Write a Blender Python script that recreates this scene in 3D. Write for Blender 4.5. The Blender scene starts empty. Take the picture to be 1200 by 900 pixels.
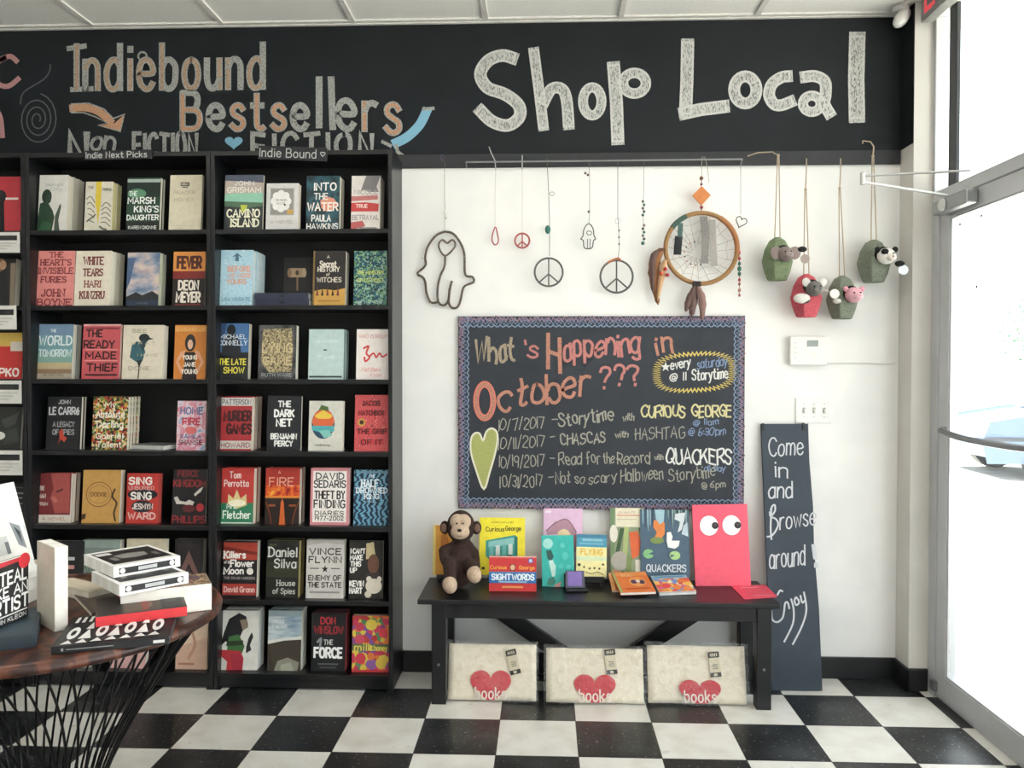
import bpy, math, random
from mathutils import Vector, Matrix
random.seed(7)
C = bpy.context.scene.collection
SC = bpy.context.scene
# ------------------------------------------------------------------ camera, daylight, exposure
F_PX = 961.7
PITCH, YAW, ROLL = -0.0191955, -0.0396334, -0.0010173
CAM = Vector((0.17757, -3.80732, 1.42401))
_f = Vector((math.sin(YAW)*math.cos(PITCH), math.cos(YAW)*math.cos(PITCH), math.sin(PITCH)))
_r = Vector((math.cos(YAW), -math.sin(YAW), 0))
_d = _f.cross(_r)
R_ = math.cos(ROLL)*_r + math.sin(ROLL)*_d
D_ = -math.sin(ROLL)*_r + math.cos(ROLL)*_d
cam = bpy.data.objects.new('camera', bpy.data.cameras.new('camera'))
C.objects.link(cam)
cam.data.sensor_width = 36
cam.data.lens = F_PX/1200*36
cam.data.clip_start = 0.05
cam.matrix_world = Matrix(((R_.x, -D_.x, -_f.x, CAM.x), (R_.y, -D_.y, -_f.y, CAM.y), (R_.z, -D_.z, -_f.z, CAM.z), (0, 0, 0, 1)))
SC.camera = cam

SC.view_settings.view_transform = 'Standard'
SC.view_settings.look = 'None'
SC.view_settings.gamma = 1
SC.view_settings.use_curve_mapping = False
SC.view_settings.exposure = 0.27
world = bpy.data.worlds.new('daylight'); SC.world = world
world.use_nodes = True
_bg = world.node_tree.nodes['Background']
_bg.inputs[0].default_value = (0.92, 0.965, 1.0, 1)
_bg.inputs[1].default_value = 3.0
sun = bpy.data.objects.new('sun', bpy.data.lights.new('sun', 'SUN')); C.objects.link(sun)   # high sun from behind the building: lights the paving outside
sun.data.energy = 34; sun.data.angle = .02; sun.data.color = (1, .97, .92)
sun.rotation_euler = Vector((.5, -.22, -.85)).to_track_quat('-Z', 'Y').to_euler()
LAMP_W = 17          # each fluorescent troffer in the ceiling

# ------------------------------------------------------------------ pixel rays (only to read positions off the photograph; every hit gets its own depth)
def ray(px, py):
    return ((px-600)/F_PX)*R_ + ((py-450)/F_PX)*D_ + _f
def at(px, py, Y):
    d = ray(px, py); return CAM + d*((Y-CAM.y)/d.y)
def atz(px, py, Z):
    d = ray(px, py); return CAM + d*((Z-CAM.z)/d.z)
def atx(px, py, X):
    d = ray(px, py); return CAM + d*((X-CAM.x)/d.x)

# ------------------------------------------------------------------ materials
_M = {}
def lin(h):
    h = h.lstrip('#')
    o = []
    for k in (0, 2, 4):
        c = int(h[k:k+2], 16)/255
        o.append(c/12.92 if c <= .04045 else ((c+.055)/1.055)**2.4)
    return (*o, 1)
def newmat(key):
    m = bpy.data.materials.new(key); m.use_nodes = True
    nt = m.node_tree
    return m, nt, nt.nodes['Principled BSDF']
def mat(h, rough=.6, metal=0, var=.06, scale=40):
    """principled colour with a faint procedural unevenness"""
    key = f'{h}_{rough}_{metal}_{var}_{scale}'
    if key in _M: return _M[key]
    m, nt, b = newmat(key)
    c = lin(h)
    tc = nt.nodes.new('ShaderNodeTexCoord'); n = nt.nodes.new('ShaderNodeTexNoise')
    n.inputs['Scale'].default_value = scale; n.inputs['Detail'].default_value = 2
    nt.links.new(tc.outputs['Object'], n.inputs['Vector'])
    r = nt.nodes.new('ShaderNodeValToRGB')
    r.color_ramp.elements[0].position = .3; r.color_ramp.elements[1].position = .7
    r.color_ramp.elements[0].color = (*[x*(1-var) for x in c[:3]], 1)
    r.color_ramp.elements[1].color = (*[min(1, x*(1+var)) for x in c[:3]], 1)
    nt.links.new(n.outputs['Fac'], r.inputs['Fac'])
    nt.links.new(r.outputs['Color'], b.inputs['Base Color'])
    b.inputs['Roughness'].default_value = rough
    b.inputs['Metallic'].default_value = metal
    _M[key] = m
    return m
def ramp_mat(key, cols, tex='noise', scale=20, stretch=(1, 1, 1), rough=.55, dist=0, bump=0, detail=4, const=False, lo=.3, hi=.7):
    if key in _M: return _M[key]
    m, nt, b = newmat(key)
    tc = nt.nodes.new('ShaderNodeTexCoord'); mp = nt.nodes.new('ShaderNodeMapping')
    mp.inputs['Scale'].default_value = stretch
    nt.links.new(tc.outputs['Object'], mp.inputs['Vector'])
    if tex == 'noise':
        n = nt.nodes.new('ShaderNodeTexNoise'); n.inputs['Detail'].default_value = detail; out = n.outputs['Fac']
        n.inputs['Distortion'].default_value = dist
    elif tex == 'voronoi':
        n = nt.nodes.new('ShaderNodeTexVoronoi'); out = n.outputs['Color']
    else:
        n = nt.nodes.new('ShaderNodeTexWave'); n.inputs['Distortion'].default_value = dist; out = n.outputs['Fac']
    n.inputs['Scale'].default_value = scale
    nt.links.new(mp.outputs['Vector'], n.inputs['Vector'])
    if tex == 'voronoi':
        sp = nt.nodes.new('ShaderNodeSeparateColor'); nt.links.new(out, sp.inputs[0]); out = sp.outputs[0]; lo, hi = 0, 1
    r = nt.nodes.new('ShaderNodeValToRGB'); e = r.color_ramp.elements
    if const: r.color_ramp.interpolation = 'CONSTANT'
    k = len(cols)
    while len(e) < k: e.new(.5)
    for i, h in enumerate(cols):
        e[i].position = lo+(hi-lo)*(i/k if const else i/max(1, k-1)); e[i].color = lin(h)
    nt.links.new(out, r.inputs['Fac']); nt.links.new(r.outputs['Color'], b.inputs['Base Color'])
    b.inputs['Roughness'].default_value = rough
    if bump:
        bp = nt.nodes.new('ShaderNodeBump'); bp.inputs['Strength'].default_value = bump; bp.inputs['Distance'].default_value = .01
        nt.links.new(out, bp.inputs['Height']); nt.links.new(bp.outputs['Normal'], b.inputs['Normal'])
    _M[key] = m
    return m
def chalk(h, board='2a2d31', fill=.5, scale=260, stretch=(1, 1, 1)):
    """dry chalk dragged over a dark board: grain lets the board through"""
    lo = .62-fill*.5
    return ramp_mat(f'chalk_{h}_{fill}_{scale}_{stretch}', [board, h], 'noise', scale, stretch, .95, lo=lo-.10, hi=lo+.16, detail=3)
SPECIAL = {
 '@cloud': lambda: ramp_mat('cloud', ['465e80', '7f8fa6', 'c4b4b2', 'ddd3b0'], 'noise', 10, (1, 1, 2.0)),
 '@skyline': lambda: ramp_mat('skyline', ['6f8ba3', 'a9b9c0', 'dfe3e0'], 'noise', 14, (.6, 1, 2.4)),
 '@leaf': lambda: ramp_mat('goldleaf', ['3a352c', '877857', 'c4b48c', '59503c'], 'voronoi', 170),
 '@mosaic': lambda: ramp_mat('mosaic', ['16343c', '2a6a72', '6f9a68', '1c4a63', '8fae9f'], 'voronoi', 150, const=True),
 '@flower': lambda: ramp_mat('flower', ['1d2417', '6f8b3a', 'c9a24a', 'b5432f', '2b3020', 'd8d0a8'], 'voronoi', 110, const=True),
 '@waves': lambda: ramp_mat('waves', ['10283e', '2f6e94', '16405e', '6fa3bd'], 'wave', 26, (.5, 1, 1.6), dist=9),
 '@pink': lambda: ramp_mat('pinkmix', ['d8b3c4', 'd77f92', 'e6d3da', '8fa3c4'], 'noise', 30, lo=.35, hi=.65),
 '@fire': lambda: ramp_mat('fire', ['5e1210', 'b52a1a', 'e06a22', 'e7b347'], 'noise', 30, lo=.3, hi=.68),
 '@floral': lambda: ramp_mat('floral', ['c93a5a', 'e0793c', 'd9c04a', '7a4c93', '4c8b5a', 'b83a3a'], 'voronoi', 46, const=True),
 '@picture': lambda: ramp_mat('picture', ['46372a', '8a6b4c', 'b9a184', '3a3f39', '996055'], 'voronoi', 60, (1, 1, 2)),
 '@maze': lambda: ramp_mat('maze', ['c43b42', 'c43b42', 'f0a9a6', 'c43b42'], 'wave', 30, dist=14, lo=.2, hi=.8),
 '@animals': lambda: ramp_mat('animals', ['d9793a', 'd14a4a', 'e6b45c', '6f8fc0', 'c95a8a', 'e8d9b8'], 'voronoi', 40, const=True),
 '@blueshelf': lambda: ramp_mat('blueflake', ['7fb2cf', 'b5d3df', '9cc4d8', 'd5e4e8'], 'noise', 50),
 '@grim': lambda: ramp_mat('grim', ['1d1e20', '3a3b3b', '57585a', '242526'], 'noise', 20),
 '@reef': lambda: ramp_mat('reef', ['0d1a1f', '18333a', '2c5a66', '0e1216'], 'noise', 16),
}
def cm(c):
    return SPECIAL[c]() if c.startswith('@') else mat(c, .5)
PAGES = ramp_mat('page_edges', ['ebe3d1', 'f6f0e2', 'ded5c2', 'f4eee0'], 'wave', 260, (0.02, 1, 0.02), .85, dist=1.5)
PAGES_W = ramp_mat('page_edges_white', ['eceae4', 'f8f7f3', 'e0ded8', 'f5f4f0'], 'wave', 260, (0.02, 1, 0.02), .85, dist=1.5)
BLACKWOOD = ramp_mat('black_wood', ['0c0d0e', '15171a', '101113'], 'noise', 6, (1, 1, 14), .34, bump=.04)
BOARD = ramp_mat('chalkboard_paint', ['20252d', '292f38', '232931'], 'noise', 3.5, rough=.66)
BOARD_L = ramp_mat('plank_chalk_paint', ['28323d', '313c48', '2b3641'], 'noise', 3.5, rough=.6)
ALU = mat('c6c8cb', .42, .25, .04, 6)
STRING = mat('6d675e', .8)

# ------------------------------------------------------------------ mesh builder
class MB:
    def __init__(s): s.v = []; s.f = []; s.m = []; s.mi = 0
    def add(s, vs, fs, mi=None):
        o = len(s.v); s.v += [tuple(p) for p in vs]
        for f in fs: s.f.append([o+i for i in f]); s.m.append(s.mi if mi is None else mi)
    def box(s, x0, x1, y0, y1, z0, z1, mi=None, M=None):
        vs = [Vector((x, y, z)) for x in (x0, x1) for y in (y0, y1) for z in (z0, z1)]
        if M is not None: vs = [M @ p for p in vs]
        s.add(vs, [(0, 1, 3, 2), (4, 6, 7, 5), (0, 4, 5, 1), (2, 3, 7, 6), (0, 2, 6, 4), (1, 5, 7, 3)], mi)
    def beam(s, a, b, w, t, up=(0, 0, 1), mi=None):
        a, b = Vector(a), Vector(b); d = (b-a).normalized(); u = Vector(up)
        n = d.cross(u).normalized(); u = n.cross(d)
        vs = [p+n*i*w/2+u*j*t/2 for p in (a, b) for i in (-1, 1) for j in (-1, 1)]
        s.add(vs, [(0, 1, 3, 2), (4, 6, 7, 5), (0, 4, 5, 1), (2, 3, 7, 6), (0, 2, 6, 4), (1, 5, 7, 3)], mi)
    def tube(s, pts, r, n=8, closed=False, mi=None, cap=True):
        pts = [Vector(p) for p in pts]; k = len(pts)
        rs = r if isinstance(r, (list, tuple)) else [r]*k
        vs, fs = [], []
        ref = None
        for i, p in enumerate(pts):
            a = pts[(i-1) % k] if (closed or i > 0) else p
            b = pts[(i+1) % k] if (closed or i < k-1) else p
            t = (b-a)
            t = t.normalized() if t.length > 1e-9 else Vector((0, 0, 1))
            if ref is None:
                ref = Vector((0, 1, 0)) if abs(t.y) < .9 else Vector((1, 0, 0))
            u = (ref - t*ref.dot(t)).normalized(); w = t.cross(u); ref = u
            for j in range(n):
                an = 2*math.pi*j/n
                vs.append(p + (u*math.cos(an)+w*math.sin(an))*rs[i])
        for i in range(k if closed else k-1):
            for j in range(n):
                a, b = i*n+j, i*n+(j+1) % n; c, d = ((i+1) % k)*n+(j+1) % n, ((i+1) % k)*n+j
                fs.append((a, b, c, d))
        if cap and not closed:
            fs.append(tuple(range(n))[::-1]); fs.append(tuple((k-1)*n+j for j in range(n)))
        s.add(vs, fs, mi)
    def lathe(s, prof, n=24, c=(0, 0, 0), mi=None):
        c = Vector(c); vs, fs = [], []
        for r, z in prof:
            for j in range(n):
                a = 2*math.pi*j/n; vs.append(c+Vector((r*math.cos(a), r*math.sin(a), z)))
        for i in range(len(prof)-1):
            for j in range(n):
                fs.append((i*n+j, i*n+(j+1) % n, (i+1)*n+(j+1) % n, (i+1)*n+j))
        fs.append(tuple(range(n))[::-1]); fs.append(tuple((len(prof)-1)*n+j for j in range(n)))
        s.add(vs, fs, mi)
    def ball(s, c, r, nu=14, nv=9, mi=None, M=None):
        c = Vector(c); r = (r, r, r) if isinstance(r, (int, float)) else r
        vs, fs = [], []
        for i in range(nv+1):
            th = math.pi*i/nv
            for j in range(nu):
                ph = 2*math.pi*j/nu
                p = Vector((r[0]*math.sin(th)*math.cos(ph), r[1]*math.sin(th)*math.sin(ph), r[2]*math.cos(th)))
                if M is not None: p = M @ p
                vs.append(c+p)
        for i in range(nv):
            for j in range(nu):
                fs.append((i*nu+j, (i+1)*nu+j, (i+1)*nu+(j+1) % nu, i*nu+(j+1) % nu))
        s.add(vs, fs, mi)
    def prism(s, poly, to3, d0, d1, mi=None):
        """poly in 2D, pushed out from depth d0 to d1 along the mapper's third axis"""
        k = len(poly)
        vs = [to3(x, y, d0) for x, y in poly]+[to3(x, y, d1) for x, y in poly]
        fs = [tuple(range(k)), tuple(range(2*k-1, k-1, -1))]+[(i, (i+1) % k, k+(i+1) % k, k+i) for i in range(k)]
        s.add(vs, fs, mi)
    def flat(s, poly, to3, off, mi=None):
        s.add([to3(x, y, off) for x, y in poly], [tuple(range(len(poly)))], mi)
    def ribbon(s, pts, w, to3, off, mi=None, closed=False, taper=False):
        """a flat stroke of width w along 2D points, drawn on the mapper's plane"""
        P = [Vector((p[0], p[1])) for p in pts]
        k = len(P)
        if k == 1: P = [P[0]-Vector((w*.3, 0)), P[0]+Vector((w*.3, 0))]; k = 2
        L, Rr = [], []
        for i in range(k):
            a = P[(i-1) % k] if (closed or i > 0) else None
            b = P[(i+1) % k] if (closed or i < k-1) else None
            d1 = (P[i]-a).normalized() if a is not None and (P[i]-a).length > 1e-9 else None
            d2 = (b-P[i]).normalized() if b is not None and (b-P[i]).length > 1e-9 else None
            if d1 is None and d2 is None: d1 = d2 = Vector((1, 0))
            d1 = d1 or d2; d2 = d2 or d1
            n1 = Vector((-d1.y, d1.x)); n2 = Vector((-d2.y, d2.x)); n = n1+n2
            n = n.normalized() if n.length > 1e-6 else n1
            m = min(1.6, 1/max(.35, n.dot(n1)))
            hw = w/2
            L.append(P[i]+n*hw*m); Rr.append(P[i]-n*hw*m)
        if not closed:
            e0 = (P[0]-P[1]).normalized()*w*.3; e1 = (P[-1]-P[-2]).normalized()*w*.3
            L[0] += e0; Rr[0] += e0; L[-1] += e1; Rr[-1] += e1
        vs = [to3(p.x, p.y, off) for p in L]+[to3(p.x, p.y, off) for p in Rr]
        fs = [(i, (i+1) % k, k+(i+1) % k, k+i) for i in range(k if closed else k-1)]
        s.add(vs, fs, mi)
    def build(s, name, mats, parent=None, bevel=0, smooth=False, loc=None, seg=2, angle=40):
        me = bpy.data.meshes.new(name)
        me.from_pydata(s.v, [], s.f)
        mats = mats if isinstance(mats, (list, tuple)) else [mats]
        for m in mats: me.materials.append(m)
        me.polygons.foreach_set('material_index', s.m)
        if smooth:
            me.shade_smooth(); me.set_sharp_from_angle(angle=math.radians(angle))
        me.update()
        o = bpy.data.objects.new(name, me); C.objects.link(o)
        if parent is not None: o.parent = parent
        if loc is not None: o.location = loc
        if bevel:
            b = o.modifiers.new('bevel', 'BEVEL'); b.width = bevel; b.segments = seg; b.limit_method = 'ANGLE'
        return o
def thing(name, label, cat, loc=(0, 0, 0), group=None, rot=None):
    o = bpy.data.objects.new(name, None); C.objects.link(o); o.empty_display_size = .05
    o.location = loc
    if rot is not None: o.rotation_euler = rot
    return tag(o, label, cat, group)
def tag(o, label, cat, group=None):
    o['label'] = label; o['category'] = cat
    if group: o['group'] = group
    return o
def struct(o):
    o['kind'] = 'structure'; return o
def copy_tree(o, parent=None):
    c = o.copy(); C.objects.link(c)
    if parent is not None: c.parent = parent
    for ch in list(o.children): copy_tree(ch, c)
    return c
def wallmap(Y):
    return lambda x, z, off=0: Vector((x, Y-off, z))
def smooth2(pts, n=5, closed=False):
    """Catmull-Rom through 2D or 3D points"""
    P = [Vector(p) for p in pts]; k = len(P); out = []
    for i in range(k if closed else k-1):
        p0 = P[(i-1) % k] if closed or i > 0 else P[i]
        p1 = P[i]; p2 = P[(i+1) % k]
        p3 = P[(i+2) % k] if closed or i < k-2 else p2
        for j in range(n):
            t = j/n
            out.append(.5*((2*p1)+(p2-p0)*t+(2*p0-5*p1+4*p2-p3)*t*t+(3*p1-p0-3*p2+p3)*t**3))
    if not closed: out.append(P[-1])
    return out
def circ(cx, cy, rx, ry=None, n=20, a0=0, a1=360):
    ry = rx if ry is None else ry
    full = abs(a1-a0) >= 360
    return [(cx+rx*math.cos(math.radians(a0+(a1-a0)*i/(n if full else n-1))), cy+ry*math.sin(math.radians(a0+(a1-a0)*i/(n if full else n-1)))) for i in range(n)]
def heart2(cx, cy, w, h, n=26):
    o = []
    for i in range(n):
        t = 2*math.pi*i/n
        x = 16*math.sin(t)**3; y = 13*math.cos(t)-5*math.cos(2*t)-2*math.cos(3*t)-math.cos(4*t)
        o.append((cx+x/32*w, cy+(y+2.5)/29*h))
    return o

# ------------------------------------------------------------------ hand lettering: strokes on a 10-unit cap height
_O = '~3.5,10 1.2,9 0,5 1.2,1 3.5,0 5.8,1 7,5 5.8,9 3.5,10'
_a = '~5,5 3.8,6.4 2,6.5 .4,5 0,3 .6,.9 2,0 3.8,.4 5,1.8'
_b = '~0,4.6 1.2,6.2 3,6.5 4.8,5.2 5,3.2 4.6,1.2 3,0 1.2,.3 0,1.6'
_C = '~6.5,8.2 5,9.8 3,10 1,8.6 0,5 1,1.4 3,0 5,.2 6.5,1.8'
GLYPH = {
 'A': ['0,0 3.5,10 7,0', '1.2,3.5 5.8,3.5'],
 'B': ['0,0 0,10', '~0,10 4,10 5.5,8.7 5.3,6.6 4,5.4 0,5.3', '~0,5.3 4.5,5.2 6.2,4 6.2,1.6 4.5,.1 0,0'],
 'C': [_C], 'D': ['0,0 0,10', '~0,10 3,9.8 5.8,8 6.5,5 5.8,2 3,.2 0,0'],
 'E': ['5.5,10 0,10 0,0 5.5,0', '0,5.2 4.5,5.2'], 'F': ['5.5,10 0,10 0,0', '0,5.2 4.5,5.2'],
 'G': [_C, '6.5,1.8 6.5,4.6 4,4.6'], 'H': ['0,0 0,10', '6,0 6,10', '0,5 6,5'], 'I': ['.6,0 .6,10'],
 'J': ['~4,10 4,3 3.5,.8 2,0 .5,.8 0,2.5'], 'K': ['0,0 0,10', '6,10 0,4.2', '2,6 6.2,0'], 'L': ['0,10 0,0 5,0'],
 'M': ['0,0 0,10 4,3 8,10 8,0'], 'N': ['0,0 0,10 6,0 6,10'], 'O': [_O],
 'P': ['0,0 0,10', '~0,10 4,10 6,8.8 6,6 4,4.8 0,4.7'], 'Q': [_O, '4,2.5 7.2,-1'],
 'R': ['0,0 0,10', '~0,10 4,10 6,8.8 6,6 4,4.8 0,4.7', '3,4.7 6.3,0'],
 'S': ['~6,8.3 4.8,9.7 3,10 1,9.3 .2,7.6 1,6 3,5.2 5.2,4.4 6,2.5 5,.6 3,0 1.2,.3 0,1.8'],
 'T': ['0,10 7,10', '3.5,10 3.5,0'], 'U': ['~0,10 0,4 .8,1.2 3,0 5.2,1.2 6,4 6,10'], 'V': ['0,10 3.3,0 6.6,10'],
 'W': ['0,10 2.2,0 4.5,8 6.8,0 9,10'], 'X': ['0,0 6.5,10', '0,10 6.5,0'], 'Y': ['0,10 3.3,4.8 6.6,10', '3.3,4.8 3.3,0'],
 'Z': ['0,10 6,10 0,0 6,0'],
 'a': [_a, '5,6.6 5,0'], 'b': ['0,10 0,0', _b], 'c': ['~5,5.4 3.8,6.5 2,6.4 .4,5 0,3.2 .5,1.2 2,0 3.8,.2 5,1.2'],
 'd': [_a, '5,10 5,0'], 'e': ['~0,3.4 5,3.6 4.6,5.6 2.8,6.6 .8,5.8 0,3.4 .6,1.2 2.4,0 4,.2 5,1.3'],
 'f': ['~4,9.2 3,10 1.8,9.4 1.5,7.5 1.5,0', '0,6 3.5,6'], 'g': [_a, '~5,6.5 5,-1.5 4,-3 2,-3.2 .3,-2.2'],
 'h': ['0,10 0,0', '~0,4.5 1.2,6.1 3,6.5 4.4,5.6 4.7,4 4.7,0'], 'i': ['.6,6.5 .6,0', '.6,8.6 .6,9.3'],
 'j': ['~2,6.5 2,-1.5 1.2,-3 0,-3', '2,8.6 2,9.3'], 'k': ['0,10 0,0', '4.5,6.5 0,2.6', '1.7,4 4.8,0'], 'l': ['.6,10 .6,0'],
 'm': ['0,6.5 0,0', '~0,4.8 1,6.2 2.3,6.5 3.4,5.6 3.6,4 3.6,0', '~3.6,4.8 4.6,6.2 6,6.5 7,5.6 7.2,4 7.2,0'],
 'n': ['0,6.5 0,0', '~0,4.6 1.2,6.2 3,6.5 4.3,5.6 4.6,4 4.6,0'],
 'o': ['~2.6,6.5 .8,5.7 0,3.2 .8,.8 2.6,0 4.4,.8 5.2,3.2 4.4,5.7 2.6,6.5'], 'p': ['0,6.5 0,-3.2', _b], 'q': [_a, '5,6.5 5,-3.2'],
 'r': ['0,6.5 0,0', '~0,4.3 1,5.9 2.4,6.5 3.6,6.2'],
 's': ['~4.2,5.4 3.2,6.4 1.8,6.5 .5,5.6 .6,4.3 2.2,3.4 4,2.5 4.3,1.1 3.2,.1 1.6,0 0,1.1'],
 't': ['~1.8,9.5 1.8,2 2.4,.4 3.6,0 4.4,.4', '0,6.5 4,6.5'], 'u': ['~0,6.5 0,2.4 .8,.5 2.2,0 3.8,.8 4.6,2.2', '4.6,6.5 4.6,0'],
 'v': ['0,6.5 2.3,0 4.6,6.5'], 'w': ['0,6.5 1.7,0 3.4,5.5 5.1,0 6.8,6.5'], 'x': ['0,6.5 4.6,0', '4.6,6.5 0,0'],
 'y': ['0,6.5 2.5,.4', '~5,6.5 2.5,.4 1.3,-2.4 0,-3.1'], 'z': ['0,6.5 4.4,6.5 0,0 4.4,0'],
 '0': ['~3,10 .8,8.6 0,5 .8,1.4 3,0 5.2,1.4 6,5 5.2,8.6 3,10'], '1': ['.6,0 .6,10'],
 '2': ['~.3,7.6 1.2,9.5 3,10 4.8,9.4 5.2,7.6 4,5 0,0', '0,0 5.6,0'],
 '3': ['~.3,8.8 2,10 4.4,9.6 5,7.6 4,5.6 2.2,5.2', '~2.2,5.2 4.6,4.6 5.4,2.6 4.4,.6 2.2,0 0,1.2'],
 '6': ['~4.8,9.6 2.4,8 .4,4.6 .2,2 1.6,.2 3.6,.2 5,1.8 4.6,3.8 2.8,4.8 .8,3.6'],
 '7': ['0,10 5.4,10 2,0'], '8': ['~3,10 1,8.8 1.4,6.4 3,5.3 5,3.6 5,1 3,0 .8,1 .8,3.6 3,5.3 4.6,6.6 4.8,8.8 3,10'],
 '9': ['~5,6 3.4,4.6 1.4,5 .3,7 1.2,9.3 3,10 4.8,8.8 5.2,6.4 5,3 3.8,0'],
 "'": ['.6,10 .4,7.6'], '.': ['.5,0 .5,.8'], ',': ['.8,.8 .2,-1.6'], '-': ['0,4 3.4,4'], '/': ['0,-1 3.4,10.5'], '!': ['.6,10 .6,3', '.6,0 .6,.8'],
 '?': ['~0,8 1,9.6 2.8,10 4.6,9 4.6,7 3,5.2 2.6,3.2', '2.6,0 2.6,.8'], ':': ['.5,1 .5,1.8', '.5,5 .5,5.8'], '&': ['~6,0 1.4,7 1.4,9.2 2.8,10 4.2,8.8 3.4,6.6 .4,3.4 .6,.8 2.6,0 4.8,1.4 6,4'],
 '@': ['~5.6,3 4.2,2.2 2.6,3 2.6,5.2 4,6.2 5.4,5.6 5.6,3 6.6,2.4 7.6,4 7.2,7.4 5,9.2 2,8.4 .2,5.4 .8,1.6 3.4,-.2 6.4,.4'],
 'é': ['~0,3.4 5,3.6 4.6,5.6 2.8,6.6 .8,5.8 0,3.4 .6,1.2 2.4,0 4,.2 5,1.3', '2.4,8 3.8,9.6'],
 '*': ['3,0 3,8', '-.2,5.4 6.2,2.6', '-.2,2.6 6.2,5.4'],
}
def _parse(st):
    sm = st[0] == '~'
    pts = [tuple(float(a) for a in p.split(',')) for p in st.lstrip('~').split()]
    return [tuple(p) for p in smooth2(pts, 4)] if sm else pts
_G = {k: [_parse(s) for s in v] for k, v in GLYPH.items()}
def layout(text, gap=2.0, serif=False):
    """strokes and total width in glyph units"""
    x, out = 0, []
    for ch in text:
        if ch == ' ': x += 4; continue
        g = _G.get(ch)
        if g is None: continue
        w = max(p[0] for s in g for p in s)
        for s in g:
            out.append([(p[0]+x, p[1]) for p in s])
            if serif and ch in 'AFHIKLMNPRTUVWXYBDE':
                for e in (s[0], s[-1]):
                    if e[1] in (0, 10): out.append([(e[0]+x-1.1, e[1]), (e[0]+x+1.1, e[1])])
        x += w+gap
    return out, max(.1, x-gap)
# ================================================================== ROOM SHELL
XS = 1.87            # inner face of the storefront
HC = 3.017           # ceiling height
T = .305             # floor tile
WHITE_WALL = ramp_mat('white_wall_paint', ['e6e6e5', 'edecea', 'e2e2e1'], 'noise', 2.2, rough=.75, bump=.02)
BAND_PAINT = ramp_mat('band_chalkboard_paint', ['13171b', '191d22', '15191d'], 'noise', 2.5, rough=.7)
BASE_BLK = mat('17181b', .45)

def floor_mat():
    m, nt, b = newmat('checkerboard_vinyl'); L = nt.links.new
    tc = nt.nodes.new('ShaderNodeTexCoord'); mp = nt.nodes.new('ShaderNodeMapping')
    mp.inputs['Location'].default_value = (21*T*1.0, .5137+40*T, .5*T)
    L(tc.outputs['Object'], mp.inputs['Vector'])
    ck = nt.nodes.new('ShaderNodeTexChecker'); ck.inputs['Scale'].default_value = 1/T
    L(mp.outputs['Vector'], ck.inputs['Vector'])
    def nz(scale, lo, hi, detail=3):
        n = nt.nodes.new('ShaderNodeTexNoise'); n.inputs['Scale'].default_value = scale; n.inputs['Detail'].default_value = detail
        L(tc.outputs['Object'], n.inputs['Vector'])
        r = nt.nodes.new('ShaderNodeMapRange'); r.inputs['From Min'].default_value = lo; r.inputs['From Max'].default_value = hi
        L(n.outputs['Fac'], r.inputs['Value']); return r.outputs['Result']
    def mix(a, b_, f):
        x = nt.nodes.new('ShaderNodeMix'); x.data_type = 'RGBA'
        for s, v in ((6, a), (7, b_)):
            if isinstance(v, str): x.inputs[s].default_value = lin(v)
            else: L(v, x.inputs[s])
        if isinstance(f, float): x.inputs[0].default_value = f
        else: L(f, x.inputs[0])
        return x.outputs[2]
    black = mix('17191c', '8a8c8c', nz(75, .66, .74, 1))
    black = mix(black, '4a4d4e', nz(5, .5, .9))
    white = mix('dddbd5', 'ccc8bf', nz(9, .4, .75))
    white = mix(white, 'a29a86', nz(40, .66, .8))
    # the seam between tiles
    sp = nt.nodes.new('ShaderNodeSeparateXYZ'); L(mp.outputs['Vector'], sp.inputs[0])
    def seam(o):
        mo = nt.nodes.new('ShaderNodeMath'); mo.operation = 'PINGPONG'; mo.inputs[1].default_value = T/2; L(o, mo.inputs[0])
        lt = nt.nodes.new('ShaderNodeMath'); lt.operation = 'LESS_THAN'; lt.inputs[1].default_value = .0016; L(mo.outputs[0], lt.inputs[0]); return lt.outputs[0]
    mx = nt.nodes.new('ShaderNodeMath'); mx.operation = 'MAXIMUM'; L(seam(sp.outputs[0]), mx.inputs[0]); L(seam(sp.outputs[1]), mx.inputs[1])
    col = mix(white, black, ck.outputs['Fac'])
    col = mix(col, '33312d', mx.outputs[0])
    L(col, b.inputs['Base Color'])
    rr = nt.nodes.new('ShaderNodeMapRange'); rr.inputs['To Min'].default_value = .22; rr.inputs['To Max'].default_value = .42
    n = nt.nodes.new('ShaderNodeTexNoise'); n.inputs['Scale'].default_value = 6; L(tc.outputs['Object'], n.inputs['Vector']); L(n.outputs['Fac'], rr.inputs['Value'])
    L(rr.outputs['Result'], b.inputs['Roughness'])
    return m
m = MB(); m.box(-6, XS+.06, -8, .15, -.1, 0); struct(m.build('floor', floor_mat()))
m = MB(); m.box(-6, 1.788, 0, .15, 0, HC+.1); struct(m.build('wall_back', WHITE_WALL))
m = MB(); m.box(-6.15, -6, -8, .15, 0, HC+.1); struct(m.build('wall_left', WHITE_WALL))
m = MB(); m.box(-6, XS+.06, -8.15, -8, 0, HC+.1); struct(m.build('wall_front', WHITE_WALL))
# short pier in the corner beside the storefront
m = MB(); m.box(1.788, XS+.05, -.135, .15, 0, HC+.1); struct(m.build('wall_right', mat('d2cfc9', .7, 0, .04, 6)))
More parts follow.
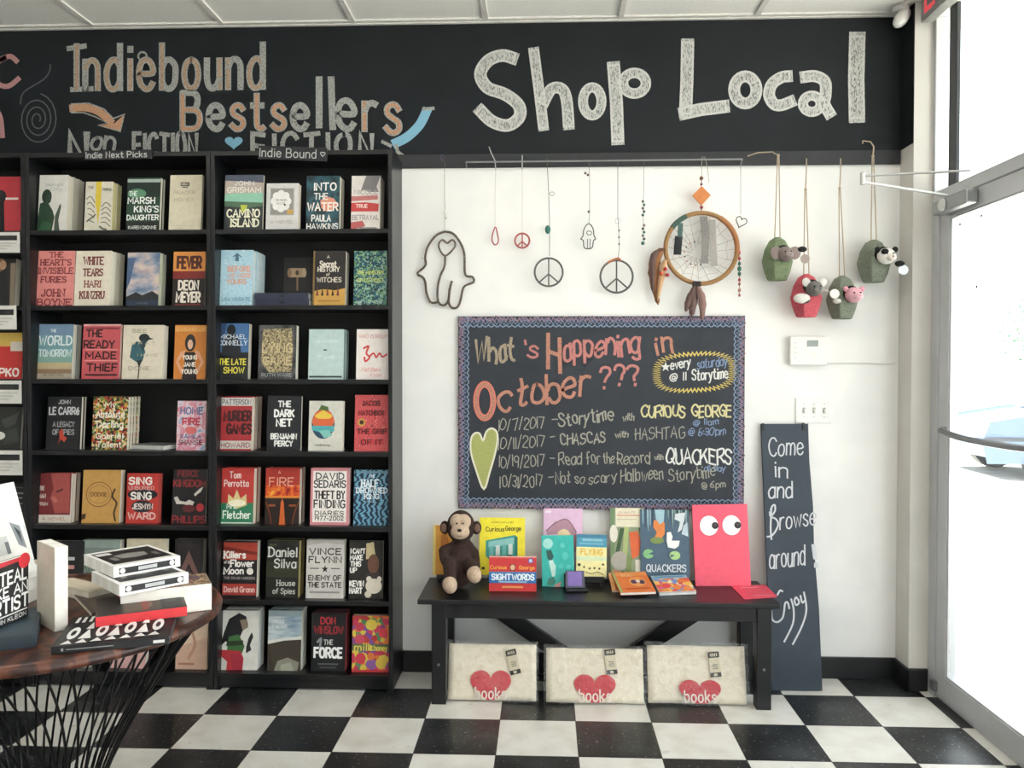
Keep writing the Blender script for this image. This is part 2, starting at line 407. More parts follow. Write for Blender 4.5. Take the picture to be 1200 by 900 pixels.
# black chalkboard band painted along the top of the wall and round onto the pier's side
ZB0, ZB1 = 2.349, 2.412
m = MB()
m.box(-6, 1.7865, -.004, 0, ZB1-.02, HC); m.box(1.7845, 1.788, -.1345, -.004, ZB1, HC)
BAND_PAINT.node_tree.nodes['Principled BSDF'].inputs['Specular IOR Level'].default_value = .3
band = struct(m.build('trim_1', BAND_PAINT)); band['label'] = 'black chalkboard band along the top of the white wall'
m = MB(); m.box(-6, 1.7845, -.014, -.004, ZB0, ZB1)
o = struct(m.build('trim_2', mat('26282c', .6), bevel=.002)); o['label'] = 'dark wooden hanging strip under the chalkboard band'
m = MB(); m.box(-.484, 1.776, -.012, 0, 0, .1); struct(m.build('baseboard_back', BASE_BLK, bevel=.003))
m = MB(); m.box(1.776, 1.788, -.147, 0, 0, .1); m.box(1.776, XS-.002, -.147, -.135, 0, .1); struct(m.build('baseboard_right', BASE_BLK, bevel=.003))
# suspended ceiling
CEIL = ramp_mat('ceiling_tile', ['ecebe7', 'f6f5f2', 'f1f0ec', 'd9d7d2'], 'noise', 90, rough=.9, lo=.3, hi=.8)
m = MB(); m.box(-6.15, 2.4, -8, .15, HC+.006, HC+.1); ceil = struct(m.build('ceiling', CEIL))
m = MB()
gx = [-.093+.6135*k for k in range(-9, 4)]
for x in gx: m.box(x-.012, x+.012, -8, 0, HC-.003, HC+.006)
for k in range(0, 7): m.box(-6, XS, -.02-1.22*k-.024, -.02-1.22*k, HC-.002, HC+.006)
m.box(-6, XS, -.02, -.004, HC-.006, HC+.006)
o = m.build('ceiling_grid', mat('e2e0dc', .5), ceil)
# fluorescent troffers overhead, just behind and above the view
EM, nt, b = newmat('lit_diffuser')
b.inputs['Emission Color'].default_value = lin('fffaf3'); b.inputs['Emission Strength'].default_value = LAMP_W/6
b.inputs['Base Color'].default_value = lin('f4f4f0')
for i, (kx, y) in enumerate(((-3, -1.83), (-1, -1.83), (1, -1.83), (-3, -4.27), (-1, -4.27), (1, -4.27), (-5, -3.05))):
    x = -.093+.6135*(kx+.5)
    t = thing('ceiling_light', 'white fluorescent troffer set into the suspended ceiling above the shop floor', 'ceiling light', (x, y, HC), 'ceiling troffers')
    m = MB()
    for a in (-1, 1):
        m.box(a*.285-.012, a*.285+.012, -.595, .595, -.012, .0); m.box(-.297, .297, a*.583-.012, a*.583+.012, -.012, .0)
    m.build('frame', mat('e6e6e2', .4), t)
    m = MB(); m.box(-.273, .273, -.571, .571, -.008, -.003); m.build('diffuser', EM, t)

# ------------------------------------------------------------------ storefront: door, transom, side glazing
GLASS, nt, b = newmat('storefront_glass')
out = nt.nodes['Material Output']
tr = nt.nodes.new('ShaderNodeBsdfTransparent'); tr.inputs[0].default_value = (.97, .985, .98, 1)
gl = nt.nodes.new('ShaderNodeBsdfGlossy'); gl.inputs['Roughness'].default_value = .02
lw = nt.nodes.new('ShaderNodeLayerWeight'); pw = nt.nodes.new('ShaderNodeMath'); pw.operation = 'POWER'; pw.inputs[1].default_value = 4
fr = nt.nodes.new('ShaderNodeMath'); fr.operation = 'MULTIPLY_ADD'; fr.inputs[1].default_value = .5; fr.inputs[2].default_value = .03
nt.links.new(lw.outputs['Facing'], pw.inputs[0]); nt.links.new(pw.outputs[0], fr.inputs[0])
mx = nt.nodes.new('ShaderNodeMixShader')
nt.links.new(fr.outputs[0], mx.inputs[0]); nt.links.new(tr.outputs[0], mx.inputs[1]); nt.links.new(gl.outputs[0], mx.inputs[2]); nt.links.new(mx.outputs[0], out.inputs['Surface'])
SHADED_ALU = mat('3a3c3f', .4, .3, .05, 8)  # transom mullion: the shade of its backlit face is put into this dark colour
X0, X1 = XS, XS+.055
m = MB()
m.box(X0, X1, -.195, -.136, 0, 2.19); m.box(X0, X1, -1.215, -1.155, 0, 2.95); m.box(X0, X1, -1.155, -.195, 2.14, 2.19)
m.box(X0+.01, X1, -1.155, -.195, 0.0, .012)
fr_ = struct(m.build('trim_3', ALU, bevel=.002)); fr_['label'] = 'grey aluminium door frame and header'
door = thing('door_1', 'glass shop door in a grey aluminium frame', 'door', (X0+.005, -.2, 0)); del door['category']; struct(door)
def L(m_, y0, y1, z0, z1, x0=0, x1=.045): m_.box(x0, x1, y0, y1, z0, z1)
m = MB(); L(m, -.083, -.003, .014, 2.135); m.build('stile', ALU, door, bevel=.002)
m = MB(); L(m, -.952, -.872, .014, 2.135); m.build('stile', ALU, door, bevel=.002)
m = MB(); L(m, -.872, -.083, 2.06, 2.135); m.build('top_rail', ALU, door, bevel=.002)
m = MB(); L(m, -.872, -.083, .014, .113); m.build('bottom_rail', ALU, door, bevel=.002)
m = MB(); L(m, -.872, -.083, .113, 2.06, .018, .026); m.build('glass_pane', GLASS, door)
m = MB()
for z0, z1 in ((.113, .121), (2.052, 2.06)): L(m, -.872, -.083, z0, z1, .004, .018)
for y0, y1 in ((-.091, -.083), (-.872, -.864)): L(m, y0, y1, .121, 2.052, .004, .018)
m.build('glazing_bead', mat('c9cacb', .35, .6), door, bevel=.002)
m = MB(); pts = [Vector((-.002, -.075, 1.165)), Vector((-.03, -.09, 1.163)), Vector((-.05, -.3, 1.15)), Vector((-.055, -.5, 1.148)), Vector((-.05, -.72, 1.15)), Vector((-.03, -.87, 1.163)), Vector((-.002, -.885, 1.165))]
m.tube(smooth2(pts, 5), .013, 8); m.build('push_bar', mat('77797c', .3, .8), door, smooth=True)
m = MB(); m.box(-.02, .0, -.022, .012, .03, .075); m.build('pivot_block', mat('7a7c7e', .5, .4), door, bevel=.003)
m = MB()
for (y, z) in ((-.135, 2.02), (-.30, 2.025), (-.27, 1.75)): m.ball((.0165, y, z), (.002, .007, .006), 8, 6)
m.build('film_dots', mat('2c2d2f', .5), door)
win = thing('window_1', 'transom window above the door', 'window', (0, 0, 0)); del win['category']; struct(win)
m = MB(); m.box(X0+.035, X0+.043, -1.155, -.137, 2.19, 2.95); m.build('glass_pane', GLASS, win)
m = MB(); m.box(X0+.018, X0+.034, -.30, -.235, 2.19, 2.95); m.build('mullion', SHADED_ALU, win, bevel=.002)
m = MB(); m.box(X0, X1, -.155, -.136, 2.19, 2.95); m.build('window_frame', ALU, win, bevel=.002)
win = thing('window_2', 'tall shop window beside the door', 'window', (0, 0, 0)); del win['category']; struct(win)
m = MB(); m.box(X0+.02, X0+.028, -8, -1.215, .12, 2.95); m.build('glass_pane', GLASS, win)
m = MB(); m.box(X0, X1, -8, -1.215, .0, .12)
for y in (-2.75, -4.3, -5.85, -7.4): m.box(X0, X1, y-.03, y+.03, .12, 2.95)
m.build('window_frame', ALU, win, bevel=.002)
m = MB(); m.box(X0, X1+.12, -8, .15, 2.95, HC+.1); struct(m.build('trim_4', mat('e2e0dc', .6)))

# overhead door closer with its two-bar arm
t = thing('door_closer', 'grey overhead closer at the top of the glass door with folded arm', 'door closer', (X0, -.36, 2.1))
m = MB(); m.box(-.05, .0, -.16, .12, -.028, .03); m.build('body', mat('9c9ea0', .35, .7), t, bevel=.008)
m = MB(); m.ball((-.056, .02, .0), (.012, .028, .026), 14, 8); m.build('end_cap', mat('d5d6d6', .35, .3), t, smooth=True)
pe = atx(1045, 215, 1.50) - t.location
elbow = Vector((-.37, .04, .112))
m = MB(); m.beam((-.03, .03, .04), elbow+Vector((0, 0, -.012)), .018, .008); m.build('main_arm', mat('e0e0de', .3, .5), t, bevel=.002)
m = MB(); m.beam((.0, -.1, .112), elbow+Vector((0, 0, .014)), .014, .007); m.build('forearm', mat('bcbdbd', .3, .6), t, bevel=.002)
m = MB(); m.lathe([(.011, -.022), (.011, .026), (.006, .03)], 12, elbow); m.build('pivot', mat('c8c8c6', .3, .6), t, smooth=True)

# exit sign on the storefront header, cut by the frame
P = atx(1079, 27, 1.80)
t = thing('exit_sign', 'grey exit sign with red letters above the glass door', 'sign', (1.80, P.y, P.z))
m = MB(); m.box(0, .05, -.34, 0, 0, .2); m.build('housing', mat('8e8f8b', .5), t, bevel=.004)
m = MB(); to3 = lambda u, v, off=0: Vector((-off, -u, v))
st, W = layout('EXIT', 1.8)
for s in st: m.ribbon([(.045+p[0]/W*.25, .035+p[1]*.0125) for p in s], .022, to3, .0012)
red, nt, b = newmat('exit_red'); b.inputs['Base Color'].default_value = lin('d8404a'); b.inputs['Emission Color'].default_value = lin('e0505a'); b.inputs['Emission Strength'].default_value = .5
m.build('lettering', red, t)
m = MB(); m.box(.005, .045, -.2, -.14, .2, 2.95-P.z if 2.95-P.z > .2 else .21); m.build('bracket', mat('8e8f8b', .5), t)
# small white dome fixture tucked in the corner of wall and ceiling
P = at(1061, 4, -.1)
t = thing('corner_sensor', 'small white rounded sensor in the corner under the ceiling', 'sensor', (P.x-.02, -.1, HC-.004))
m = MB(); m.lathe([(.035, 0), (.035, -.012), (.03, -.016)], 16); m.build('base', mat('d8d8d4', .5), t, smooth=True)
m = MB(); m.ball((.005, 0, -.045), (.03, .03, .05), 14, 10, M=Matrix.Rotation(.6, 3, 'Y')); m.build('lens_housing', mat('eeeeea', .35), t, smooth=True)

# ------------------------------------------------------------------ outside the glass
m = MB(); m.box(XS+.06, 40, -30, 40, -.16, -.06); struct(m.build('ground', ramp_mat('concrete_paving', ['b9b6ae', 'c9c6be', 'aeaba4'], 'noise', 3, rough=.9)))
car = thing('parked_car', 'pale silver car parked outside beyond the glass door', 'car', (8.3, 8.0, -.06), rot=(0, 0, math.radians(-4)))
prof = [(-2.15, .28), (-2.2, .5), (-2.12, .72), (-1.2, .86), (-.45, 1.34), (.1, 1.45), (.95, 1.42), (1.65, .98), (2.1, .92), (2.2, .6), (2.15, .28)]
lo = [(p[0], min(p[1], .9 if -1.3 < p[0] < 1.8 else p[1])) for p in prof]
m = MB(); ym = lambda x, z, off=0: Vector((x, off, z))
m.prism([(-2.15, .28), (-2.2, .5), (-2.12, .72), (-1.2, .88), (1.7, .95), (2.12, .92), (2.2, .6), (2.15, .28)], ym, -.85, .85)
m.build('body', mat('5d6f86', .3, .2), car, bevel=.06, smooth=True)
m = MB()
def cab(z, k): return z, k
vs = [(-1.15, -.82, .87), (1.6, -.82, .93), (1.0, -.64, 1.43), (-.4, -.64, 1.36), (-1.15, .82, .87), (1.6, .82, .93), (1.0, .64, 1.43), (-.4, .64, 1.36)]
m.add(vs, [(0, 1, 2, 3), (7, 6, 5, 4), (0, 3, 7, 4), (1, 5, 6, 2), (3, 2, 6, 7)]); m.build('cabin', mat('66788e', .3, .2), car, bevel=.03)
for nm, vv in (('side_window', [(-.95, -.81, .92), (.2, -.81, .95), (.2, -.665, 1.36), (-.35, -.665, 1.31)]), ('side_window', [(.28, -.81, .95), (1.35, -.81, .97), (.95, -.665, 1.38), (.28, -.665, 1.36)]), ('windshield', [(-1.1, -.7, .92), (-1.1, .7, .92), (-.47, .56, 1.32), (-.47, -.56, 1.32)])):
    m = MB(); off = Vector((0, -.02, 0)) if nm[0] == 's' else Vector((-.03, 0, .02))
    m.add([Vector(p)+off for p in vv], [(0, 1, 2, 3)]); m.build(nm, mat('7d8da4', .15), car)
for x in (-1.4, 1.35):
    for y in (-.78, .78):
        m = MB(); m.tube([(x, y-.1, .32), (x, y+.1, .32)], .32, 24); m.tube([(x, y-.115, .32), (x, y+.115, .32)], .19, 16)
        m.build('wheel', mat('303236', .6), car, smooth=True)
m = MB(); m.box(-2.22, -2.13, -.75, -.45, .58, .7); m.box(-2.22, -2.13, .45, .75, .58, .7); m.build('headlight', mat('dfe4e8', .2), car, bevel=.02)
m = MB(); m.box(-2.23, 2.2, -.87, -.84, .52, .57); m.build('side_moulding', mat('3b4048', .5), car)
tree = thing('tree', 'leafy tree standing far outside beyond the parked car', 'tree', (13.7, 18.5, -.06)); tree.scale = (.78, .78, .78)
m = MB(); m.tube([(0, 0, 0), (.05, 0, 1.2), (-.05, .1, 2.4), (.1, 0, 3.6)], [.16, .13, .1, .05], 10); m.build('trunk', mat('5c4f43', .9), tree, smooth=True)
m = MB(); rnd = random.Random(3)
for k in range(1500):
    a, b_ = rnd.random()*6.283, rnd.random()*2-1; rr = rnd.random()**.4
    c = Vector((1.9*rr*math.cos(a)*math.sqrt(1-b_*b_), 1.9*rr*math.sin(a)*math.sqrt(1-b_*b_), 3.2+1.5*rr*b_))
    u = Vector((rnd.gauss(0, 1), rnd.gauss(0, 1), rnd.gauss(0, 1))).normalized(); w = u.orthogonal().normalized()
    s_ = .07+.07*rnd.random()
    m.add([c-u*s_, c+w*s_*.5, c+u*s_, c-w*s_*.5], [(0, 1, 2, 3)])
m.build('crown', mat('6d8b74', .7), tree)

# ------------------------------------------------------------------ chalk lettering
class Plane:
    """a flat board: read positions off the photo onto it, in metres along U and V"""
    def __init__(s, P0, U, V): s.P0, s.U, s.V = Vector(P0), Vector(U).normalized(), Vector(V).normalized(); s.N = s.U.cross(s.V)
    def uv(s, px, py):
        d = ray(px, py); t = (s.P0-CAM).dot(s.N)/d.dot(s.N); p = CAM+d*t-s.P0
        return (p.dot(s.U), p.dot(s.V))
    def to3(s, u, v, off=0): return s.P0+s.U*u+s.V*v+s.N*off
PXM = 252.6
def strokes_px(mb, pl, strokes, w, off=.0008, mi=None, closed=False, k=PXM, sm=0):
    for s in strokes:
        if sm and len(s) > 2: s = [tuple(p) for p in smooth2(s, sm, closed)]
        mb.ribbon([pl.uv(*p) for p in s], w/k, pl.to3, off, mi, closed)
def write_px(mb, pl, text, x0, y0, x1, y1, cap, w, off=.0008, mi=None, jit=.25, seed=1, serif=False, gap=2.0, k=PXM):
    rnd = random.Random(seed); st, W = layout(text, gap, serif)
    for j, s in enumerate(st):
        jx, jy = rnd.gauss(0, jit), rnd.gauss(0, jit)
        hx_ = lambda p: p[0]+jx+jit*1.6*math.sin(p[1]*.55+p[0]*.21+seed); hy_ = lambda p: p[1]+jy+jit*2.2*math.sin(p[0]*.37+seed*1.7)
        pts = [(x0+(x1-x0)*hx_(p)/W, y0+(y1-y0)*hx_(p)/W-hy_(p)/10*cap) for p in s]
        mb.ribbon([pl.uv(*p) for p in pts], w/k, pl.to3, off+.00012*(j % 4), mi)
def edges_px(s, w, closed=False):
    """the two edges of a wide stroke, for a chalk outline"""
    k = len(s); L_, R2 = [], []
    for i in range(k):
        a = s[(i-1) % k] if closed or i > 0 else s[i]; b = s[(i+1) % k] if closed or i < k-1 else s[i]
        d = Vector((b[0]-a[0], b[1]-a[1])).normalized(); n = Vector((-d.y, d.x))*w/2
        L_.append((s[i][0]+n.x, s[i][1]+n.y)); R2.append((s[i][0]-n.x, s[i][1]-n.y))
    return [L_, R2] if closed else [L_+R2[::-1]]
bp = Plane((0, -.004, 0), (1, 0, 0), (0, 0, 1))
CH_W = chalk('bfbfbb', '34373b', .47, 120, (2.2, 1, .7)); CH_L = chalk('c9c9c5', '4a4c4f', .62, 300)
CH_G = chalk('a9aaa6', '24272a', .5, 260); CH_T = chalk('b89a80', '3a3632', .52, 230); CH_P = chalk('b9898a', '3d3234', .6, 230)
CH_B = chalk('7fb0c8', '2f3a44', .75, 200); CH_O = chalk('c79878', '4a3c34', .55, 230); CH_D = chalk('5f6265', '2b2e32', .55, 260)
def wide(strokes, name, label, fill, line, lw=2.2):
    mb = MB()
    for j, (s, w, cl) in enumerate(strokes):
        s = [tuple(p) for p in s]
        mb.ribbon([bp.uv(*p) for p in s], w/PXM, bp.to3, .0006+.0001*(j % 3), 0, cl)
        for e in edges_px(s, w-lw, cl): mb.ribbon([bp.uv(*p) for p in e], lw/PXM, bp.to3, .0010+.0001*(j % 3), 1, True)
    o = mb.build(name, [fill, line], band); o['label'] = label
def S5(pts): return [tuple(p) for p in smooth2(pts, 6)]
q = lambda pts: [(530+x/4.615, 30+y/4.615) for x, y in pts]
q2 = lambda pts: [(780+x/4.8, 30+y/4.8) for x, y in pts]
shop = [(S5(q([(335, 178), (270, 162), (195, 190), (152, 262), (190, 335), (285, 372), (358, 430), (362, 495), (300, 540), (215, 518), (148, 455)])), 14.5, 0),
        (q([(441, 135), (468, 340), (493, 552)]), 12.5, 0), (S5(q([(490, 425), (535, 345), (590, 342), (618, 400), (630, 545)])), 13.5, 0),
        (q(circ(757, 410, 50, 76, 24)), 11.5, 1), (q([(872, 215), (888, 420), (895, 625)]), 15, 0), (q(circ(985, 312, 62, 56, 24)), 12, 1),
        (q2([(124, 95), (120, 300), (112, 495)]), 15, 0), (q2([(95, 495), (200, 472), (338, 455)]), 15, 0),
        (q2(circ(448, 362, 63, 76, 24)), 13.5, 1), (S5(q2([(695, 285), (650, 292), (598, 330), (582, 390), (608, 440), (650, 448), (712, 425)])), 13.5, 0),
        (S5(q2([(775, 290), (840, 285), (895, 315), (900, 385), (893, 440), (925, 500)])), 13.5, 0), (q2(circ(822, 440, 50, 46, 22)), 11.5, 1),
        (q2([(1078, 62), (1072, 300), (1076, 520)]), 18.5, 0)]
wide(shop, 'chalk_lettering', 'big white chalk words Shop Local', CH_W, CH_L)
def colored(text, x0, y0, x1, y1, cap, w, label, seed, fill, gap=3.2):
    mb = MB()
    st, W = layout(text, gap)
    for j, s in enumerate(st):
        pts = [(x0+(x1-x0)*p[0]/W, y0+(y1-y0)*p[0]/W-p[1]/10*cap) for p in s]
        mb.ribbon([bp.uv(*p) for p in pts], w/PXM, bp.to3, .0006+.0001*(j % 3), 0)
        mb.ribbon([bp.uv(*p) for p in pts], w*.5/PXM, bp.to3, .0010+.0001*(j % 3), 1 if (j*7+seed) % 5 < 3 else 0)
    o = mb.build('chalk_lettering', [CH_G, fill], band); o['label'] = label
colored('Indiebound', 88, 105, 308, 103, 52, 7.5, 'grey and tan chalk word across the band over the bookcases', 1, CH_T)
mb = MB(); strokes_px(mb, bp, [[(80, 57), (100, 54)], [(84, 105), (108, 104)]], 6, .0007); strokes_px(mb, bp, [circ(167, 66, 5, 5, 14)], 2.2, .0007, closed=True)
mb.build('chalk_lettering', [CH_G], band)['label'] = 'serif strokes of the grey chalk word'
colored('Bestse', 214, 151, 360, 151, 42, 7.5, 'grey and peach chalk word below, first letters', 2, CH_O)
mb = MB()
for a in ([(374, 92), (374, 148)], [(388, 92), (390, 150)]): strokes_px(mb, bp, [a], 8, .0006)
mb.build('chalk_lettering', [CH_G], band)['label'] = 'two tall chalk letters l'
colored('ers', 396, 150, 468, 156, 50, 7.5, 'last letters of the peach chalk word', 4, CH_O)
mb = MB()
write_px(mb, bp, 'N', 79, 190, 99, 190, 35, 8.5, seed=2); write_px(mb, bp, 'on', 108, 176, 134, 176, 22, 4, seed=3)
write_px(mb, bp, 'FICTION', 157, 185, 230, 185, 28, 4.8, .0008, None, .15, 4, gap=3)
write_px(mb, bp, 'FICTION', 297, 185, 436, 185, 28, 5.6, .0008, None, .15, 5, gap=4)
mb.build('chalk_lettering', [CH_G], band)['label'] = 'row of grey chalk capitals half hidden by the bookcase tops'
mb = MB(); mb.flat([bp.uv(*p) for p in [(x, 168-(y-168)) for x, y in heart2(274, 168, 21, 15)]], bp.to3, .0008); mb.build('chalk_heart', CH_B, band)['label'] = 'small blue chalk heart'
mb = MB()
for s, w in (([(0, 70), (12, 66), (20, 72)], 6), ([(-6, 84), (-2, 98), (10, 101), (22, 92)], 6), ([(-6, 84), (-2, 73), (6, 68)], 6)): strokes_px(mb, bp, [s], w, .0007, sm=4)
strokes_px(mb, bp, [[(-3, 130), (1, 140), (3, 160)]], 6, .0007, sm=4)
mb.build('chalk_lettering', CH_P, band)['label'] = 'pink chalk letter ends cut by the left edge'
mb = MB()
sp = [(44+(3+21*i/60)*math.cos(i*.34-.5)*.95, 140-(3+21*i/60)*math.sin(i*.34-.5)*1.25) for i in range(62)]
strokes_px(mb, bp, [sp], 1.6, .0007); strokes_px(mb, bp, [[(24, 122), (28, 108), (50, 94), (58, 84), (59, 76)]], 1.6, .0007, sm=4)
mb.build('chalk_swirl', CH_D, band)['label'] = 'faint grey chalk spiral'
mb = MB()
strokes_px(mb, bp, [[(84, 127), (100, 126), (116, 131), (130, 143)]], 9, .0006, 0, sm=5)
mb.flat([bp.uv(*p) for p in [(116, 147), (135, 144), (146, 134), (141, 154), (128, 151)]], bp.to3, .0008, 0)
strokes_px(mb, bp, [[(84, 122), (104, 121), (122, 128), (133, 139), (146, 134), (141, 154), (115, 147), (126, 144), (112, 137), (98, 132), (84, 132)]], 1.6, .001, 1, True)
mb.build('chalk_arrow', [CH_O, CH_G], band)['label'] = 'peach chalk arrow curving down to the right'
mb = MB()
strokes_px(mb, bp, [[(500, 130), (492, 146), (478, 160), (463, 168)]], 11, .0006, 0, sm=5)
strokes_px(mb, bp, [[(448, 166), (458, 171)], [(464, 170), (466, 178), (474, 184)], [(496, 128), (508, 127)]], 4, .0008, 1)
mb.build('chalk_ribbon', [CH_B, CH_G], band)['label'] = 'light blue chalk ribbon beside the last chalk word'
# ================================================================== BOOKCASES
SHELF_Z = [2.031, 1.699, 1.3735, 1.056, .7265, .399, .072]
BC_F = -.256
def bookcase(x0, x1, label):
    t = thing('bookcase', label, 'bookcase', ((x0+x1)/2, 0, 0), 'black bookcases along the wall')
    w = (x1-x0)/2-.0008
    for a in (-1, 1):
        m = MB(); e = a*w; m.box(min(e, e-a*.018), max(e, e-a*.018), BC_F, -.006, .006, 2.372)
        m.box(min(e, e-a*.03), max(e, e-a*.03), BC_F-.002, BC_F+.03, 0, .008)
        m.build('side_panel', BLACKWOOD, t, bevel=.0015)
    m = MB(); m.box(-w+.018, w-.018, -.014, -.006, .03, 2.352); m.build('back_panel', mat('0c0d0f', .6), t)
    m = MB(); m.box(-w+.018, w-.018, BC_F+.001, -.006, 2.352, 2.3715); m.build('top_panel', BLACKWOOD, t, bevel=.0015)
    for z in SHELF_Z:
        m = MB(); m.box(-w+.018, w-.018, BC_F+.004, -.014, z-.02, z); m.build('shelf', BLACKWOOD, t, bevel=.0015)
    m = MB(); m.box(-w+.018, w-.018, BC_F+.012, BC_F+.03, .008, .052); m.build('toe_board', BLACKWOOD, t, bevel=.0015)
    return t
XD = [-2.949, -2.117, -1.285, -.484]
bookcase(XD[0], XD[1], 'black bookcase at the left edge, cut by the frame')
bookcase(XD[1], XD[2], 'middle black bookcase, behind the round wire table')
bookcase(XD[2], XD[3], 'right black bookcase, standing next to the white wall')

# ------------------------------------------------------------------ books
def R(u0, v0, u1, v1, c): return ('R', [(u0, v0), (u1, v0), (u1, v1), (u0, v1)], c)
def P(pts, c): return ('R', pts, c)
def E(cu, cv, ru, rv, c): return ('R', circ(cu, cv, ru, rv, 22), c)
def T_(text, cu, cv, w, h, c, wt=.2, serif=False): return ('T', text, cu, cv, w, h, c, wt, serif)
def S(pts, w, c, sm=5): return ('S', pts, w, c, sm)
def paint(m, items, w, h, to3, mats):
    """cover artwork as thin printed shapes; u,v run from the top left corner"""
    for i, it in enumerate(items):
        off = .00035+.00016*i
        c = it[2] if it[0] == 'R' else it[6] if it[0] == 'T' else it[3]
        if c not in mats: mats[c] = len(mats)
        mi = mats[c]
        if it[0] == 'R': m.flat([(-w/2+u*w, h*(1-v)) for u, v in it[1]][::-1], to3, off, mi)
        elif it[0] == 'T':
            _, tx, cu, cv, tw, th, _, wt, sf = it
            st, W = layout(tx, 2.4, sf)
            for j, s in enumerate(st):
                pts = [(-w/2+(cu-tw/2+p[0]/W*tw)*w, h*(1-cv-th/2+p[1]/10*th)) for p in s]
                m.ribbon(pts, wt*th*h, to3, off+.00004*(j % 4), mi)
        else:
            pts = [(-w/2+u*w, h*(1-v)) for u, v in it[1]]
            if it[4] and len(pts) > 2: pts = [tuple(p) for p in smooth2(pts, it[4])]
            m.ribbon(pts, it[2]*w, to3, off, mi)
def make_book(name, label, w, h, t, cover, art=(), spine=None, pages=None, group=None, back=None, spine_art=(), soft=False):
    """upright book, origin at the foot of its front cover, spine on the left"""
    o = thing(name, label, 'book', (0, 0, 0), group)
    m = MB(); mats = {cover: 0}; c = .0017 if not soft else .0009; lip = .0012 if not soft else .0006
    sp = spine or cover
    for k in (sp, back or cover): mats.setdefault(k, len(mats))
    m.box(-w/2, w/2, 0, c, 0, h, 0); m.box(-w/2, w/2, t-c, t, 0, h, mats[back or cover])
    m.box(-w/2, -w/2+c, c, t-c, 0, h, mats[sp])
    paint(m, art, w, h, lambda x, z, off=0: Vector((x, -off, z)), mats)
    if spine_art: paint(m, spine_art, t, h, lambda x, z, off=0: Vector((-w/2-off, t/2-x, z)), mats)
    m.build('cover', [cm(k) for k in mats], o)
    m = MB(); m.box(-w/2+c+.0002, w/2-lip, c+.0002, t-c-.0002, lip, h-lip); m.build('pages', pages or PAGES, o)
    return o
YF = -.212
ORD = ['', 'second', 'third', 'fourth', 'fifth']
def stack(case, row, x0, x1, yt, yb, xe, label, short, cover, art=(), n=None, pages=None, spine=None, lean=5.5, w_=None, soft=False):
    """a face-out title: the front copy and the copies standing behind it"""
    ym = (yt+yb)/2
    a, b = at(x0, ym, YF), at(x1, ym, YF)
    w = w_ or (b.x-a.x)
    z = SHELF_Z[row]
    h = (at((x0+x1)/2, yt, YF+.02).z-z)/math.cos(math.radians(lean))
    h = max(.15, min(h, .285))
    D = max(.02, (xe-x1)/(638-x1)*3.59)
    k = n or max(1, min(4, round(D/.034)))
    k = min(k, 4)
    t = max(.016, min(.042, (D/k)-.002)); t = min(t, (.158/k)-.002)
    cat_ = f'books on the shelves of the {case} bookcase'
    o = make_book('book', label, w, h, t, cover, art, spine, pages, cat_, soft=soft)
    rnd = random.Random(int(x0*31+yt))
    o.location = ((a.x+b.x)/2, YF, z+.0006); o.rotation_euler = (-math.radians(lean), 0, math.radians(rnd.uniform(-.8, .8)))
    pitch = (t+.0022)/math.cos(math.radians(lean))
    for i in range(1, k):
        c = copy_tree(o)
        c.location = (o.location.x+rnd.uniform(-.003, .003), YF+pitch*i, o.location.z)
        c.rotation_euler.z = o.rotation_euler.z
        c['label'] = f'{ORD[i]} copy back in the stack of {short}'
    return o
W_, K_, RD = 'e9e6dd', '17181a', 'c2353b'
M_ = 'middle'; R__ = 'right'
# ---- middle bookcase
stack(M_, 0, 43, 77, 205, 270, 97, 'white hardcover with a dark green figure in profile, top shelf of middle bookcase', 'the white book with a dark green figure', 'dcdad3',
 [E(.28, .38, .17, .13, '1f3027'), P([(0, 1), (0, .75), (.06, .5), (.3, .46), (.5, .62), (.58, .74), (.5, 1)], '23402c'), E(.36, .42, .08, .08, '2c3d31'), P([(.58, 1), (.6, .72), (.76, .5), (.8, .55), (.72, .8), (.78, 1)], '4a564a'), T_('Midnight', .55, .17, .6, .05, '8d9094', .12), T_('City', .6, .25, .4, .05, '8d9094', .12), P([(.04, .97), (.2, .8), (.5, .86), (.46, .99)], '2f5a3a')], n=3)
stack(M_, 0, 98, 130, 213, 270, 141, 'white book with a yellow stripe between grey engraved branches, top shelf', 'the white book with a yellow stripe', 'd8d3c2',
 [R(.38, 0, .58, .5, 'd9bf3f'), P([(.42, .5), (.56, .5), (.5, .86)], 'd9bf3f')]+[S([(.05+.03*k, .35+.1*k), (.2, .3+.12*k), (.36, .42+.1*k)], .035, '77736a') for k in range(5)]+[S([(.62, .5+.08*k), (.78, .42+.1*k), (.95, .5+.1*k)], .035, '77736a') for k in range(5)]+[T_('THE', .2, .12, .2, .05, '8a867a'), T_('PURPLE', .8, .16, .3, .05, '8a867a'), S([(.1, .8), (.3, .72), (.4, .66)], .05, '5d5a52'), S([(.58, .9), (.7, .95), (.82, .96)], .06, '5d5a52')], n=2, pages=mat('d8cf9a', .8))
stack(M_, 0, 147, 186, 208, 270, 192, 'dark green hardcover with white capitals over misty marsh, top shelf of middle bookcase', 'the dark green marsh book', '1f4030',
 [R(0, .03, 1, .09, 'aab6b0'), P([(0, .1), (1, .1), (1, .35), (.6, .4), (.3, .28), (0, .3)], '162a22'), E(.3, .3, .28, .09, '5d8f6f'), T_('THE', .18, .3, .24, .08, 'd8e4da'), T_('MARSH', .44, .43, .8, .11, 'eef2ec'), T_('KING\'S', .6, .59, .72, .11, 'eef2ec'), T_('DAUGHTER', .5, .745, .94, .09, 'eef2ec'), R(0, .82, 1, 1, '12201a'), T_('KAREN DIONNE', .5, .93, .84, .055, 'd8ddd8')], n=2, spine='f0eee6')
